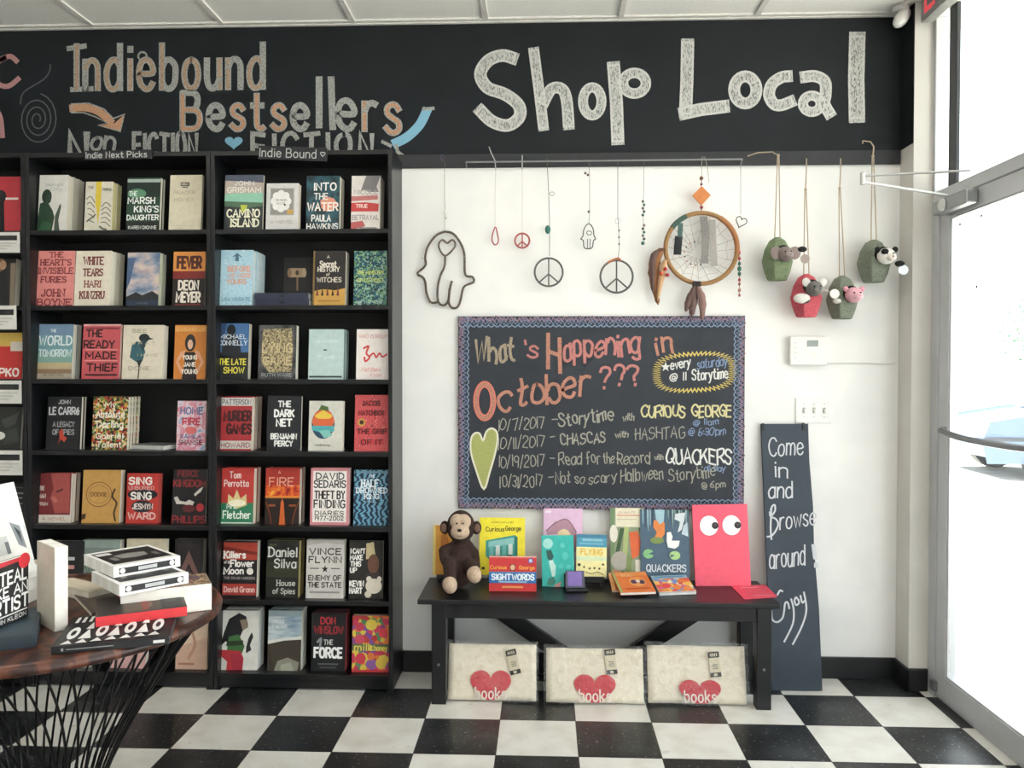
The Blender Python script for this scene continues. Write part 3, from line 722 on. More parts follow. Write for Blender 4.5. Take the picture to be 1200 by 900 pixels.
stack(M_, 0, 197, 235, 205, 270, 237, 'plain cream book with a tiny black seal and pale letters, top shelf', 'the plain cream book', 'd9d0b8',
 [R(.33, .13, .6, .2, '2b2822'), T_('BERLIN', .46, .165, .2, .035, 'd9d0b8'), R(.38, .21, .56, .23, '6d675a'), T_('READER', .46, .31, .66, .05, 'a79f88', .14, True), T_('HOMES', .46, .44, .6, .05, 'a79f88', .14, True), R(.1, .9, .85, .905, 'b3aa92')], n=1)
stack(M_, 1, 41, 85, 294, 359, 87, 'salmon pink hardcover with dark red stacked serif capitals, second shelf', 'the salmon pink book', 'dd8b86',
 [T_('THE', .5, .07, .34, .085, '7d2a33', .2, True), T_('HEART\'S', .5, .21, .8, .1, '7d2a33', .2, True), T_('INVISIBLE', .5, .36, .9, .1, '7d2a33', .18, True), T_('FURIES', .46, .52, .66, .1, '7d2a33', .2, True), T_('JOHN', .46, .76, .6, .12, '7d2a33', .2, True), T_('BOYNE', .5, .93, .88, .11, '7d2a33', .2, True)], n=1)
stack(M_, 1, 86, 128, 294, 359, 145, 'cream hardcover with dark red serif title in four lines, second shelf', 'the cream book with red serif title', 'e3d9c8',
 [T_('WHITE', .5, .18, .54, .13, '74332f', .2, True), T_('TEARS', .5, .39, .54, .12, '74332f', .2, True), T_('HARI', .5, .6, .44, .11, '8a4c42', .2, True), T_('KUNZRU', .5, .8, .68, .12, '74332f', .2, True)], n=3)
stack(M_, 1, 147, 185, 296, 358, 194, 'hardcover showing a cloudy dusk sky above dark hills, second shelf', 'the cloudy dusk sky book', '@cloud',
 [P([(0, .1), (.25, .1), (.1, .55), (0, .7)], '4d6485'), P([(0, .83), (.3, .74), (.5, .8), (.8, .72), (1, .8), (1, 1), (0, 1)], '23272b'), R(0, .9, 1, 1, '2c3a50'), T_('MONEY', .5, .36, .5, .05, 'c08f8a', .14), T_('A NOVEL', .5, .95, .4, .03, '8a8f94', .14)], n=2, spine='d9dcc2', pages=mat('d7dabf', .8))
stack(M_, 1, 201, 239, 295, 358, 241, 'orange and black hardcover with bold stacked capitals, second shelf', 'the orange and black book', '1c1413',
 [R(0, 0, 1, .4, 'd98f45'), R(0, .36, 1, .5, '7d2420'), T_('FEVER', .5, .2, .72, .2, '4c1d16', .24), T_('DEON', .5, .62, .6, .16, 'e6ddd0', .22), T_('MEYER', .5, .84, .72, .17, 'e6ddd0', .22), R(.1, .96, .9, .985, '7a2a20')], n=1)
stack(M_, 2, 43, 83, 380, 445, 94, 'teal hardcover with pale round lettering above a sandy shore, third shelf', 'the teal shore book', '6f9aa3',
 [R(0, 0, 1, .2, '6f8ba6'), R(0, .52, 1, .7, '7ba298'), R(0, .7, 1, .82, 'b9a983'), R(0, .82, 1, .9, '8a6f58'), R(0, .9, 1, 1, 'a79d8c'), T_('THE', .42, .12, .16, .05, 'd8e4e4'), T_('WORLD', .5, .3, .94, .16, 'dfeaea', .16), T_('TOMORROW', .5, .53, .94, .12, 'cfe0e0', .18), T_('A NOVEL', .5, .92, .6, .05, '6a6152')], n=2)
stack(M_, 2, 95, 139, 380, 445, 140, 'pinkish red book with black hand-lettered title between bars, third shelf', 'the pinkish red hand-lettered book', 'c4565c',
 [R(0, 0, 1, .035, 'e0a8a4'), R(.08, .07, .95, .085, '3a1618'), T_('THE', .3, .17, .42, .12, '2c1416', .22), T_('READY', .44, .37, .8, .13, '2c1416', .22), R(.06, .46, .95, .475, 'e29a98'), T_('MADE', .5, .57, .8, .12, '2c1416', .22), R(.06, .66, .95, .675, 'e29a98'), T_('THIEF', .54, .79, .8, .13, '2c1416', .22), R(.1, .91, .95, .94, '2c1416')], n=1)
stack(M_, 2, 142, 190, 381, 445, 196, 'cream book with a teal and black bird drawing, third shelf', 'the cream book with a bird', 'dcd3c0',
 [P([(.18, .6), (.22, .38), (.34, .3), (.48, .34), (.56, .5), (.5, .66), (.42, .72), (.3, .66)], '35606a'), E(.52, .24, .13, .08, '1f2b2f'), P([(.6, .22), (.76, .26), (.6, .28)], '1f2b2f'), P([(.4, .34), (.5, .26), (.6, .3), (.5, .5)], '27424a'), S([(.42, .7), (.42, .84), (.41, .99)], .025, '3a3730'), P([(.36, .66), (.5, .64), (.42, .8)], '1c2a2d'), T_('SEE', .4, .11, .36, .06, 'a39a86'), T_('W H A T', .5, .34, .6, .05, 'b0a790'), T_('I HAVE', .62, .56, .5, .05, 'b0a790'), T_('DONE', .42, .8, .5, .06, 'a39a86')], n=1)
stack(M_, 2, 203, 240, 381, 444, 241, 'orange book with a dark-haired woman in a black dress, third shelf', 'the orange book with a woman', 'd08238',
 [R(0, .02, 1, .12, 'dd9a50'), T_('GABRIELLE', .5, .09, .9, .05, 'e8b470'), E(.5, .33, .17, .16, '1f1a1a'), E(.5, .36, .085, .09, 'e2b79c'), P([(.32, .5), (.68, .5), (.66, .7), (.74, 1), (.26, 1), (.34, .7)], '221d1d'), P([(.2, .5), (.36, .46), (.34, .52), (.14, .68), (.3, .86), (.24, .9), (.06, .68)], 'dda283'), P([(.8, .5), (.64, .46), (.66, .52), (.86, .68), (.7, .86), (.76, .9), (.94, .68)], 'dda283'), T_('YOUNG', .5, .6, .44, .07, 'efe7dc', .24), T_('JANE', .5, .73, .36, .07, 'efe7dc', .24), T_('YOUNG', .5, .86, .5, .075, 'efe7dc', .24)], n=1)
stack(M_, 3, 53, 93, 465, 526, 99, 'black hardcover with grey capitals and a small red figure, fourth shelf', 'the black book with a red figure', '15161a',
 [T_('JOHN', .5, .1, .34, .07, 'b9b9bb'), T_('LE CARRé', .5, .27, .86, .13, 'c4c4c6', .2), T_('A LEGACY', .5, .52, .62, .09, '9a9a9c', .2), T_('OF SPIES', .5, .67, .62, .09, '9a9a9c', .2), P([(.38, .66), (.48, .6), (.52, .74), (.62, .78), (.54, .86), (.44, .8), (.36, .9), (.4, .78)], 'b5402f')], n=2)
stack(M_, 3, 107, 148, 465, 528, 163, 'floral hardcover with white script title over green leaves, fourth shelf', 'the floral book with white script', '@flower',
 [T_('My', .5, .15, .3, .1, 'f0ece0', .16), T_('Absolute', .5, .33, .8, .12, 'f0ece0', .16), T_('Darling', .5, .52, .74, .12, 'f0ece0', .16), T_('Gabriel', .5, .74, .76, .1, 'f0ece0', .16), T_('Tallent', .5, .9, .7, .1, 'f0ece0', .16)], n=4, spine=K_)
stack(M_, 3, 206, 240, 470, 528, 241, 'pink and grey mottled book with red and blue title letters, fourth shelf', 'the pink and grey mottled book', '@pink',
 [T_('HOME', .5, .2, .76, .13, '5f74a0', .2), T_('FIRE', .5, .42, .6, .13, 'b8333f', .22), E(.5, .6, .2, .08, 'd9706f'), T_('KAMILA', .5, .72, .7, .08, '4c5a86'), T_('SHAMSIE', .5, .84, .82, .09, '6b2a35')], n=1)
stack(M_, 4, 43, 83, 555, 614, 93, 'dark red hardcover with a dim face and a white foot band, fifth shelf', 'the dark red face book', '7d2f33',
 [P([(.35, 0), (.9, 0), (.94, .8), (.5, .8), (.42, .6), (.36, .5), (.44, .3)], 'a9514c'), P([(.52, .36), (.72, .3), (.72, .34), (.54, .4)], '5d2226'), P([(.36, .5), (.46, .46), (.6, .56), (.5, .6)], 'c07066'), R(0, .84, 1, 1, 'd9cfc4'), T_('THE', .1, .3, .14, .08, 'dcd2c8', .2), T_('MAN', .12, .46, .2, .08, 'dcd2c8', .2), T_('FROM', .16, .62, .26, .06, 'dcd2c8', .2), T_('A NOVEL', .5, .92, .7, .06, 'b58a80'), R(.96, 0, 1, .84, 'd9cfc4')], n=2)
stack(M_, 4, 95, 139, 551, 614, 145, 'tan book with a round stamped emblem, fifth shelf', 'the tan stamped book', 'c99a55',
 [('S', [tuple(p) for p in circ(.44, .46, .34, .23, 30)]+[(.78, .46)], .02, '7d5630', 0), ('S', [tuple(p) for p in circ(.44, .46, .27, .17, 30)]+[(.71, .46)], .012, '94683a', 0), T_('DODGE', .44, .46, .42, .07, '7d5630', .2), S([(.86, .36), (.8, .5), (.92, .62), (.86, .8), (.9, .95)], .05, '4c3620'), P([(0, .84), (.12, .82), (.1, .92), (0, .94)], '4c3620')], n=1)
stack(M_, 4, 147, 184, 555, 614, 189, 'red book with white and black stacked display capitals, fifth shelf', 'the red display-lettered book', 'bf3a33',
 [E(.5, .42, .48, .11, '1d1d24'), E(.5, .66, .34, .12, '23252c'), T_('SING', .42, .15, .7, .13, 'f0ebe4', .26), T_('UNBURIED', .46, .29, .8, .07, 'd99a94', .24), T_('SING', .46, .45, .62, .13, 'f0ebe4', .26), T_('JESMYN', .52, .66, .62, .1, 'e3d3cc', .24), T_('WARD', .5, .85, .84, .12, 'e8bcb4', .26)], n=1, pages=mat('c9584f', .8))
stack(M_, 4, 201, 240, 550, 615, 241, 'black book with dark red capitals, white running dogs and a red disc, fifth shelf', 'the black book with running dogs', '18171a',
 [T_('FIERCE', .44, .08, .6, .1, '7a2429', .22), T_('KINGDOM', .5, .26, .96, .12, '8a2a2e', .22), P([(.64, .46), (.8, .36), (.92, .32), (.84, .42), (.74, .46), (.68, .5)], 'd8d4cc'), P([(.04, .52), (.14, .5), (.22, .58), (.4, .6), (.5, .56), (.66, .6), (.6, .68), (.48, .66), (.3, .64), (.12, .64)], 'cbc6bd'), E(.5, .72, .2, .07, '5d1f22'), E(.84, .7, .12, .075, 'b5333a'), T_('PHILLIPS', .5, .92, .96, .12, '8a2a2e', .22)], n=1)
stack(M_, 5, 68, 88, 634, 700, 92, 'black book with small white marks behind the standing white book, sixth shelf', 'the black book behind the standing white one', '1a1b1e',
 [R(.5, .3, .7, .36, 'cfcfcf'), R(.45, .45, .7, .52, 'c9918c'), R(.5, .62, .72, .7, 'b9b9b9')], n=1, w_=.145)
stack(M_, 5, 94, 138, 633, 700, 144, 'grey green hardcover behind the table display, sixth shelf', 'the grey green book', '7d8a83',
 [R(0, 0, 1, .14, '93a29c'), T_('WAR', .4, .55, .6, .14, '5f6b64', .18), T_('ON', .5, .74, .3, .1, '5f6b64', .18), S([(.1, .9), (.4, .7), (.9, .85)], .04, '66726b')], n=1)
stack(M_, 5, 146, 193, 632, 700, 196, 'cream book mostly hidden behind the stacked journals, sixth shelf', 'the cream book behind the journals', 'd5c9ae',
 [T_('SOUR', .5, .3, .6, .12, '8f8062', .16), T_('HEART', .5, .5, .7, .12, '8f8062', .16)], n=1)
stack(M_, 5, 203, 236, 632, 699, 241, 'black book with a brown gabled house, sixth shelf beside the divider', 'the black book with a gabled house', '1b191b',
 [R(.08, .08, .92, .9, '282124'), P([(.16, .62), (.5, .2), (.88, .62), (.88, .78), (.5, .42), (.2, .8)], '7a5a55'), P([(.28, .72), (.5, .5), (.78, .72), (.78, .9), (.28, .9)], '4c3a38'), R(.3, .66, .5, .7, '9a7a72'), S([(.3, .82), (.56, .6), (.8, .8)], .06, '8a6a64')], n=1, pages=mat('c9c2b4', .8))
stack(M_, 6, 205, 242, 722, 785, 243, 'pinkish tan book on the bottom shelf under the table edge', 'the pinkish tan book', 'cba893',
 [P([(0, 0), (1, 0), (1, .4), (0, .6)], 'd8bfa8'), S([(.5, .3), (.6, .55), (.4, .8)], .08, 'b98a72'), R(.1, .88, .6, .92, 'a9735f')], n=1)
stack(M_, 6, 128, 170, 722, 785, 174, 'pale pink book seen through the wire rods, bottom shelf', 'the pale pink book', 'd3a8a4',
 [R(0, 0, 1, .3, 'e2d6cc'), T_('SUMMER', .5, .5, .8, .12, '8f4f4c', .2)], n=1)
stack(M_, 6, 62, 104, 722, 785, 110, 'off-white book seen through the wire rods, bottom shelf', 'the off-white book', 'd6d0c4',
 [R(.1, .12, .9, .5, '9aa6a8'), T_('NORTH', .5, .7, .7, .1, '5f6668', .2)], n=1)
# ---- right bookcase
stack(R__, 0, 262, 307, 205, 270, 308, 'dark island hardcover with a green beach strip and pale title, top shelf of right bookcase', 'the dark island book', '2b3133',
 [R(0, 0, 1, .13, '4c5364'), P([(0, .1), (1, .14), (1, .36), (0, .34)], 'b9aaa0'), P([(0, .34), (1, .32), (1, .5), (0, .47)], '8fc3ab'), P([(0, .47), (1, .5), (1, .56), (.6, .6), (0, .56)], '4f6b55'), T_('JOHN', .5, .15, .5, .07, 'dfe2e0', .2), T_('GRISHAM', .5, .27, .86, .09, 'e8e6d8', .2), P([(.42, .54), (.6, .54), (.56, .68), (.44, .66)], 'b9c24a'), T_('CAMINO', .5, .69, .84, .13, 'ebe9cf', .2, True), T_('ISLAND', .54, .86, .72, .13, 'ebe9cf', .2, True)], n=1)
stack(R__, 0, 311, 349, 215, 270, 352, 'pale grey book with a white flower medallion, top shelf of right bookcase', 'the pale grey medallion book', 'd3d1cf',
 [R(.12, .1, .86, .68, 'a9a6a2'), R(.15, .12, .83, .66, '8f8d8b')]+[E(.46+.2*math.cos(k*.785), .38+.15*math.sin(k*.785), .12, .085, 'e9e7e4') for k in range(8)]+[E(.46, .38, .24, .17, 'e9e7e4'), T_('THE RUINED', .46, .36, .36, .04, '8d8a88', .16), T_('HOUSE', .46, .43, .26, .04, '8d8a88', .16), E(.58, .46, .03, .022, '2f2f2f'), R(.66, .56, .84, .66, 'c9a25a'), T_('A NOVEL', .5, .82, .7, .06, 'b8a9ac', .2)], n=1)
stack(R__, 0, 358, 397, 206, 270, 404, 'near-black teal hardcover with white letters over a coral splash, top shelf', 'the near-black teal book', '@reef',
 [P([(.42, .46), (.6, .38), (.84, .42), (.94, .54), (.8, .62), (.62, .66), (.46, .6)], 'd98f76'), T_('INTO', .56, .2, .66, .13, 'f0eeea', .2), T_('THE', .44, .38, .4, .11, 'e0ded8', .18), T_('WATER', .5, .57, .9, .14, 'f0e6dc', .2), T_('PAULA', .46, .78, .56, .11, 'e6e4e0', .2), T_('HAWKINS', .5, .93, .92, .1, 'e6e4e0', .2)], n=2, spine='d9d6cf')
stack(R__, 0, 411, 445, 206, 270, 453, 'white hardcover with a grey figure and red brush bands, top shelf beside the wall', 'the white book with red bands', 'ded7d2',
 [P([(.5, 0), (1, 0), (.86, .2), (.94, .3), (.6, .3), (.44, .26), (.3, .3)], '7a7676'), T_('NICOLE', .5, .3, .8, .08, 'a9a2a0', .2), P([(0, .38), (.9, .36), (.92, .44), (0, .47)], 'c0736f'), P([(0, .5), (.5, .49), (.95, .52), (.94, .66), (0, .66)], 'c43f3f'), T_('TRUE', .36, .56, .4, .06, 'eadfd8', .2), T_('BETRAYAL', .5, .77, .9, .08, 'a49c9b', .22), P([(0, .86), (.4, .83), (.5, .93), (0, 1)], 'b85a5a'), R(.3, .95, .9, .98, '8f8a8a')], n=2)
stack(R__, 1, 257, 295, 293, 358, 322, 'light blue book with coral title, front of a deep stack on second shelf', 'the light blue book', '@blueshelf',
 [S([(.38, .12), (.5, .08), (.62, .12)], .03, '3f5f74'), P([(.46, .06), (.54, .06), (.56, .2), (.44, .2)], '4a6b82'), T_('BEFORE', .58, .34, .7, .09, 'd99f86', .22), T_('WE WERE', .6, .46, .7, .07, 'd9a58f', .22), T_('YOURS', .5, .57, .6, .08, 'd99f86', .22), T_('LISA WINGATE', .5, .88, .86, .06, '6f97b0', .2)], n=4, pages=mat('d5e2e6', .8))
stack(R__, 1, 366, 404, 294, 358, 409, 'black book with white title above a gold foot of tiny figures, second shelf', 'the black and gold book', '1f1b1a',
 [P([(0, .74), (.3, .7), (.7, .72), (1, .68), (1, 1), (0, 1)], 'c79a4a'), R(0, 0, .05, 1, '7d6334'), T_('A', .46, .11, .08, .05, 'cfc6b4'), T_('Secret', .46, .24, .5, .1, 'dcd5c8', .2), T_('HISTORY', .48, .34, .66, .08, 'dcd5c8', .2), T_('of', .46, .43, .1, .05, 'cfc6b4'), T_('WITCHES', .5, .53, .74, .08, 'cfc6b8', .2)]+[P([(.14+.16*k-.04, .82), (.14+.16*k, .64+.03*(k % 2)), (.14+.16*k+.04, .82)], '2a211b' if k % 2 else '6d2f2a') for k in range(5)]+[R(.16, .9, .86, .93, 'a97f3a')], n=2)
stack(R__, 1, 414, 453, 294, 358, 455, 'green and teal mosaic patterned book, second shelf beside the wall', 'the mosaic patterned book', '@mosaic',
 [T_('THE MINISTRY', .5, .4, .8, .07, 'b9c470', .2), T_('OF UTMOST', .5, .54, .8, .07, 'b9c470', .2), T_('A NOVEL', .5, .93, .7, .05, 'a9c4c0', .2)], n=1)
stack(R__, 2, 253, 290, 379, 444, 300, 'blue book with a black silhouette and yellow title, third shelf of right bookcase', 'the blue book with yellow title', '15181d',
 [R(0, 0, 1, .52, '3f6a9a'), P([(0, 0), (.3, 0), (.2, .3), (0, .5)], '27466c'), E(.44, .12, .14, .1, '11151b'), P([(.3, .2), (.58, .2), (.72, .34), (.78, .56), (.14, .56), (.18, .34)], '131820'), T_('MICHAEL', .5, .24, .84, .07, 'c9d4de', .2), T_('CONNELLY', .5, .35, .9, .08, 'c9d4de', .2), T_('THE LATE', .5, .69, .86, .1, 'ddd14e', .2), T_('SHOW', .56, .84, .64, .1, 'ddd14e', .2)], n=1, spine='f2f0ea')
stack(R__, 2, 302, 346, 381, 443, 351, 'dark grey book overlaid with gold leaf texture and pale title, third shelf', 'the dark grey gold leaf book', '@grim',
 [P([(.1, .08), (.86, .06), (.92, .3), (.9, .86), (.3, .88), (.08, .7)], '@leaf'), T_('LYING', .5, .42, .78, .16, 'cbb98e', .16), T_('GAME', .5, .66, .74, .14, 'cbb98e', .16), T_('RUTH WARE', .5, .92, .8, .06, '8f959a', .2)], n=1)
stack(R__, 2, 361, 402, 386, 444, 411, 'plain pale aqua book with faint lettering, third shelf of right bookcase', 'the plain pale aqua book', 'b7cccb',
 [T_('LEAVERS', .5, .24, .6, .05, 'd8e6e4', .2), R(.42, .4, .52, .43, '4c5a5a'), T_('THE', .5, .56, .5, .05, 'd8e6e4', .2), R(.03, .93, .96, .965, '33403f')], n=2, pages=mat('8fa5a5', .8))
stack(R__, 2, 417, 456, 386, 444, 458, 'white book with loose red handwritten title, third shelf beside the wall', 'the white book with red handwriting', 'e8dfdb',
 [T_('WHO IS RICH?', .5, .14, .86, .07, 'd58f8c', .14), S([(.22, .38), (.36, .34), (.3, .48), (.4, .56), (.28, .64), (.24, .56)], .055, 'cf3f3c'), S([(.4, .54), (.52, .48), (.6, .56), (.7, .48), (.78, .55), (.92, .5)], .05, 'cf3f3c'), T_('Matthew', .45, .8, .56, .09, 'd98f8c', .12), T_('Klam', .6, .91, .34, .07, 'd98f8c', .12)], n=1)
stack(R__, 3, 257, 294, 465, 528, 310, 'red book with black title between pale top and bottom bands, fourth shelf', 'the red book with pale bands', 'a83036',
 [R(0, .02, 1, .17, 'd6d3cf'), T_('PATTERSON', .5, .1, .9, .09, '77767a', .2), T_('MURDER', .54, .36, .84, .17, '3a1216', .24), T_('GAMES', .6, .6, .76, .17, '3a1216', .24), R(0, .82, 1, .97, 'c9c5c0'), T_('HOWARD', .5, .9, .9, .08, '8f4a4c', .2)], n=3, spine='ece9e3')
stack(R__, 3, 312, 352, 464, 527, 353, 'black book with plain white sans capitals centred, fourth shelf', 'the black book with white capitals', '1b1e22',
 [T_('THE', .5, .15, .36, .1, 'e4e4e2', .24), T_('DARK', .5, .32, .56, .12, 'f0f0ee', .26), T_('NET', .5, .49, .44, .12, 'f0f0ee', .26), T_('BENJAMIN', .5, .74, .74, .09, 'e8e8e6', .26), T_('PERCY', .5, .87, .52, .09, 'e8e8e6', .26)], n=1)
stack(R__, 3, 361, 401, 470, 528, 403, 'pale grey book with a rainbow coloured globe, fourth shelf', 'the rainbow globe book', 'd2d0c6',
 [E(.42, .46, .34, .3, '2c4b62'), P([(.08, .4), (.2, .22), (.42, .16), (.64, .22), (.76, .4), (.7, .5), (.14, .5)], 'd9663f'), P([(.16, .3), (.42, .18), (.7, .3), (.6, .36), (.26, .36)], 'e3c04a'), P([(.1, .5), (.74, .5), (.76, .6), (.5, .66), (.08, .58)], '4fa8ad'), P([(.3, .6), (.6, .58), (.7, .7), (.46, .74)], '7fc0b8'), P([(.28, .18), (.36, .08), (.56, .12), (.58, .2)], '53703a'), T_('Walkaway', .42, .88, .46, .045, '6d6a64', .18)], n=1)
stack(R__, 3, 415, 456, 463, 528, 458, 'red book covered with pink maze lines and black capitals, fourth shelf', 'the red maze book', '@maze',
 [R(.2, .1, .74, .2, 'c43b42'), T_('JACOB', .46, .15, .5, .08, '3d1416', .24), R(.1, .27, .86, .37, 'c43b42'), T_('MATCHBOX', .47, .32, .72, .08, '3d1416', .22), E(.2, .49, .11, .07, 'c9a03f'), E(.2, .49, .06, .04, '3d1416'), T_('A', .5, .55, .06, .05, '3d1416'), R(.06, .6, .94, .7, 'c43b42'), T_('THE GRIP', .5, .65, .84, .08, '3d1416', .24), R(.16, .79, .84, .88, 'c43b42'), T_('OF IT', .5, .84, .6, .08, '3d1416', .24)], n=1)
stack(R__, 4, 258, 296, 549, 614, 306, 'red over green book with white author lettering and a crown, fifth shelf', 'the red over green book', 'bb3833',
 [R(0, .62, 1, 1, '2f7a58'), P([(.2, .64), (.22, .46), (.38, .54), (.48, .38), (.6, .54), (.78, .46), (.8, .66), (.5, .72)], 'd8c48c'), E(.5, .62, .26, .06, 'efe6cc'), T_('Tom', .42, .12, .34, .11, 'f0d9d4', .16), T_('Perrotta', .46, .27, .74, .11, 'f0d9d4', .16), T_('Mrs.', .34, .68, .3, .08, 'e6efe6', .18), T_('Fletcher', .5, .83, .84, .13, 'e6efe6', .16), R(.02, .965, .98, .985, 'e0e4da')], n=2)
stack(R__, 4, 310, 350, 549, 614, 358, 'fiery red hardcover with a theatre and a pointed orange tower, fifth shelf', 'the fiery theatre book', '21130f',
 [R(0, 0, 1, .34, 'a83026'), R(0, .3, 1, .5, '@fire'), T_('A', .4, .07, .06, .05, 'e6b89a'), T_('FIRE', .46, .24, .7, .14, 'e2a48c', .14), R(0, .49, 1, .53, 'd9822f'), P([(.42, 1), (.46, .6), (.5, .54), (.54, .6), (.6, 1)], 'c9622a'), S([(.02, .6), (.14, .8), (.2, 1)], .03, '7a3a20'), S([(.98, .6), (.86, .8), (.8, 1)], .03, '7a3a20'), R(.1, .64, .3, .68, '8a4a24'), R(.7, .64, .9, .68, '8a4a24')], n=2, spine='ece6da')
stack(R__, 4, 363, 408, 549, 614, 411, 'white book with a pink border and black condensed capitals, fifth shelf', 'the white book with a pink border', 'd58a92',
 [R(.06, .05, .94, .95, 'efe9e4'), T_('DAVID', .5, .14, .72, .11, '1f1f20', .18), T_('SEDARIS', .5, .28, .82, .12, '1f1f20', .18), T_('THEFT BY', .5, .47, .78, .13, '1f1f20', .18), T_('FINDING', .5, .63, .8, .13, '1f1f20', .18), T_('DIARIES', .5, .79, .74, .07, '1f1f20', .18), T_('1977-2002', .5, .88, .74, .07, '1f1f20', .18)], n=2)
stack(R__, 4, 414, 456, 551, 616, 459, 'dark blue waves book with white title, fifth shelf beside the wall', 'the dark blue waves book', '@waves',
 [R(.05, .02, .95, .06, '6a8ea4'), T_('THE', .5, .11, .14, .05, 'd8e6ee'), T_('HALF', .44, .24, .46, .12, 'e8f0f4', .2, True), T_('DROWNED', .5, .37, .86, .09, 'e0eaf0', .22, True), T_('KING', .5, .48, .4, .08, 'e0eaf0', .22, True), T_('A NOVEL', .46, .57, .36, .03, 'a9c4d4', .2)], n=1)
stack(R__, 5, 260, 300, 634, 700, 307, 'black and red book with bold white title, sixth shelf of right bookcase', 'the black and red title book', '191516',
 [R(0, .03, 1, .34, 'a93c2c'), P([(0, .1), (1, .2), (1, .26), (0, .16)], '7a241c'), R(0, .76, 1, .96, 'a2362e'), T_('Killers', .34, .25, .62, .11, 'f0ece6', .24, True), T_('of the', .14, .38, .2, .05, 'e0dcd6', .2), T_('Flower', .56, .4, .66, .11, 'f0ece6', .24, True), T_('Moon', .32, .53, .56, .11, 'f0ece6', .24, True), E(.8, .54, .1, .06, 'e8e2da'), T_('THE OSAGE MURDERS', .5, .66, .9, .04, '9a9490', .2), T_('David Grann', .5, .86, .88, .09, 'e3b9b0', .22, True)], n=1)
stack(R__, 5, 311, 349, 634, 699, 356, 'near-black olive book with grey author lettering, sixth shelf', 'the near-black olive book', '1a1c16',
 [R(0, .36, 1, .64, '2e3220'), R(.06, .06, .3, .1, '4c4a36'), T_('Daniel', .5, .2, .86, .16, 'd3d3cf', .16, True), T_('Silva', .58, .4, .66, .15, 'd3d3cf', .16, True), T_('House', .62, .74, .56, .09, 'c9c9c2', .16, True), T_('of Spies', .56, .88, .68, .09, 'c9c9c2', .16, True)], n=2, pages=mat('c2b27a', .8))
stack(R__, 5, 358, 402, 633, 700, 407, 'white weathered book with black capitals and a black star, sixth shelf', 'the white book with a star', 'cfcac6',
 [P([(0, 0), (1, 0), (1, .08), (.5, .05), (0, .1)], 'b8b2ae'), T_('VINCE', .5, .2, .84, .1, '33302f', .2), T_('FLYNN', .5, .34, .86, .1, '33302f', .2), P([(.5+(.1 if k % 2 == 0 else .04)*math.sin(k*.628), .5-(.07 if k % 2 == 0 else .028)*math.cos(k*.628)) for k in range(10)], '2b2929'), R(.1, .48, .34, .5, '7a7674'), R(.66, .48, .9, .5, '7a7674'), T_('ENEMY OF', .5, .65, .86, .08, '3a3736', .22), T_('THE STATE', .5, .77, .88, .08, '3a3736', .22), R(.1, .88, .9, .91, '9a9491')], n=1)
stack(R__, 5, 408, 448, 634, 700, 449, 'dark photo book with a man, a pale toy and white stacked words, sixth shelf', 'the dark photo book with stacked words', '23211f',
 [P([(.5, .05), (.72, .02), (.78, .3), (.5, .32)], 'c9b98f'), E(.72, .4, .17, .17, '6b4a38'), P([(.5, .56), (.92, .54), (.98, .8), (.46, .8)], '3a3230'), E(.74, .78, .24, .13, 'd8cfc0'), E(.6, .66, .08, .05, 'd8cfc0'), E(.9, .66, .07, .05, 'd8cfc0'), E(.58, .92, .1, .06, 'cdc4b4'), T_('I CAN\'T', .26, .18, .42, .08, 'efede8', .24), T_('MAKE', .22, .29, .36, .08, 'efede8', .24), T_('THIS', .2, .4, .3, .08, 'efede8', .24), T_('UP', .14, .51, .18, .08, 'efede8', .24), T_('KEVIN', .24, .74, .4, .09, 'efede8', .24), T_('HART', .22, .86, .36, .09, 'efede8', .24)], n=1)
stack(R__, 6, 256, 301, 716, 786, 312, 'white book with a long-haired woman in green and red, bottom shelf of right bookcase', 'the white book with a woman in green', 'dbd9d2',
 [P([(.04, .6), (.1, .4), (.24, .14), (.5, .04), (.68, .1), (.74, .24), (.6, .34), (.5, .5), (.3, .56), (.16, .52)], '17181a'), P([(.52, .16), (.7, .14), (.74, .28), (.6, .34)], '8a7a68'), P([(.24, .44), (.5, .4), (.66, .6), (.6, .72), (.2, .7)], '3f6b3a'), P([(.2, .52), (.62, .5), (.62, .58), (.18, .6)], '28381f'), P([(.7, .62), (.76, .46), (.84, .36), (.88, .44), (.8, .58), (.84, .66), (.7, .72)], '2a2c2a'), P([(.0, .66), (.56, .68), (.64, .8), (.62, 1), (0, 1)], 'b5313a'), P([(.3, .72), (.6, .74), (.62, 1), (.36, 1)], 'a2283a'), P([(.0, .74), (.22, .86), (.2, 1), (0, 1)], 'd8d4cc')], n=2, pages=PAGES_W)
stack(R__, 6, 313, 352, 716, 785, 360, 'misty landscape book with a grey sky and a dark brown field, bottom shelf', 'the misty landscape book', '@skyline',
 [R(0, 0, 1, .1, '93a3a8'), P([(0, .5), (.5, .46), (1, .42), (1, .48), (.4, .56), (0, .56)], 'd9d9d0'), P([(0, .56), (.5, .5), (1, .48), (1, 1), (0, 1)], '40382f'), P([(.3, .84), (.6, .78), (.95, .86), (.9, 1), (.2, 1)], '8a8a7c'), P([(.4, .9), (.7, .86), (.8, 1), (.4, 1)], 'a9a898'), T_('MIDDLE', .3, .18, .36, .05, 'dfe3e2', .18), T_('ENGLAND', .34, .27, .44, .05, 'dfe3e2', .18)], n=2)
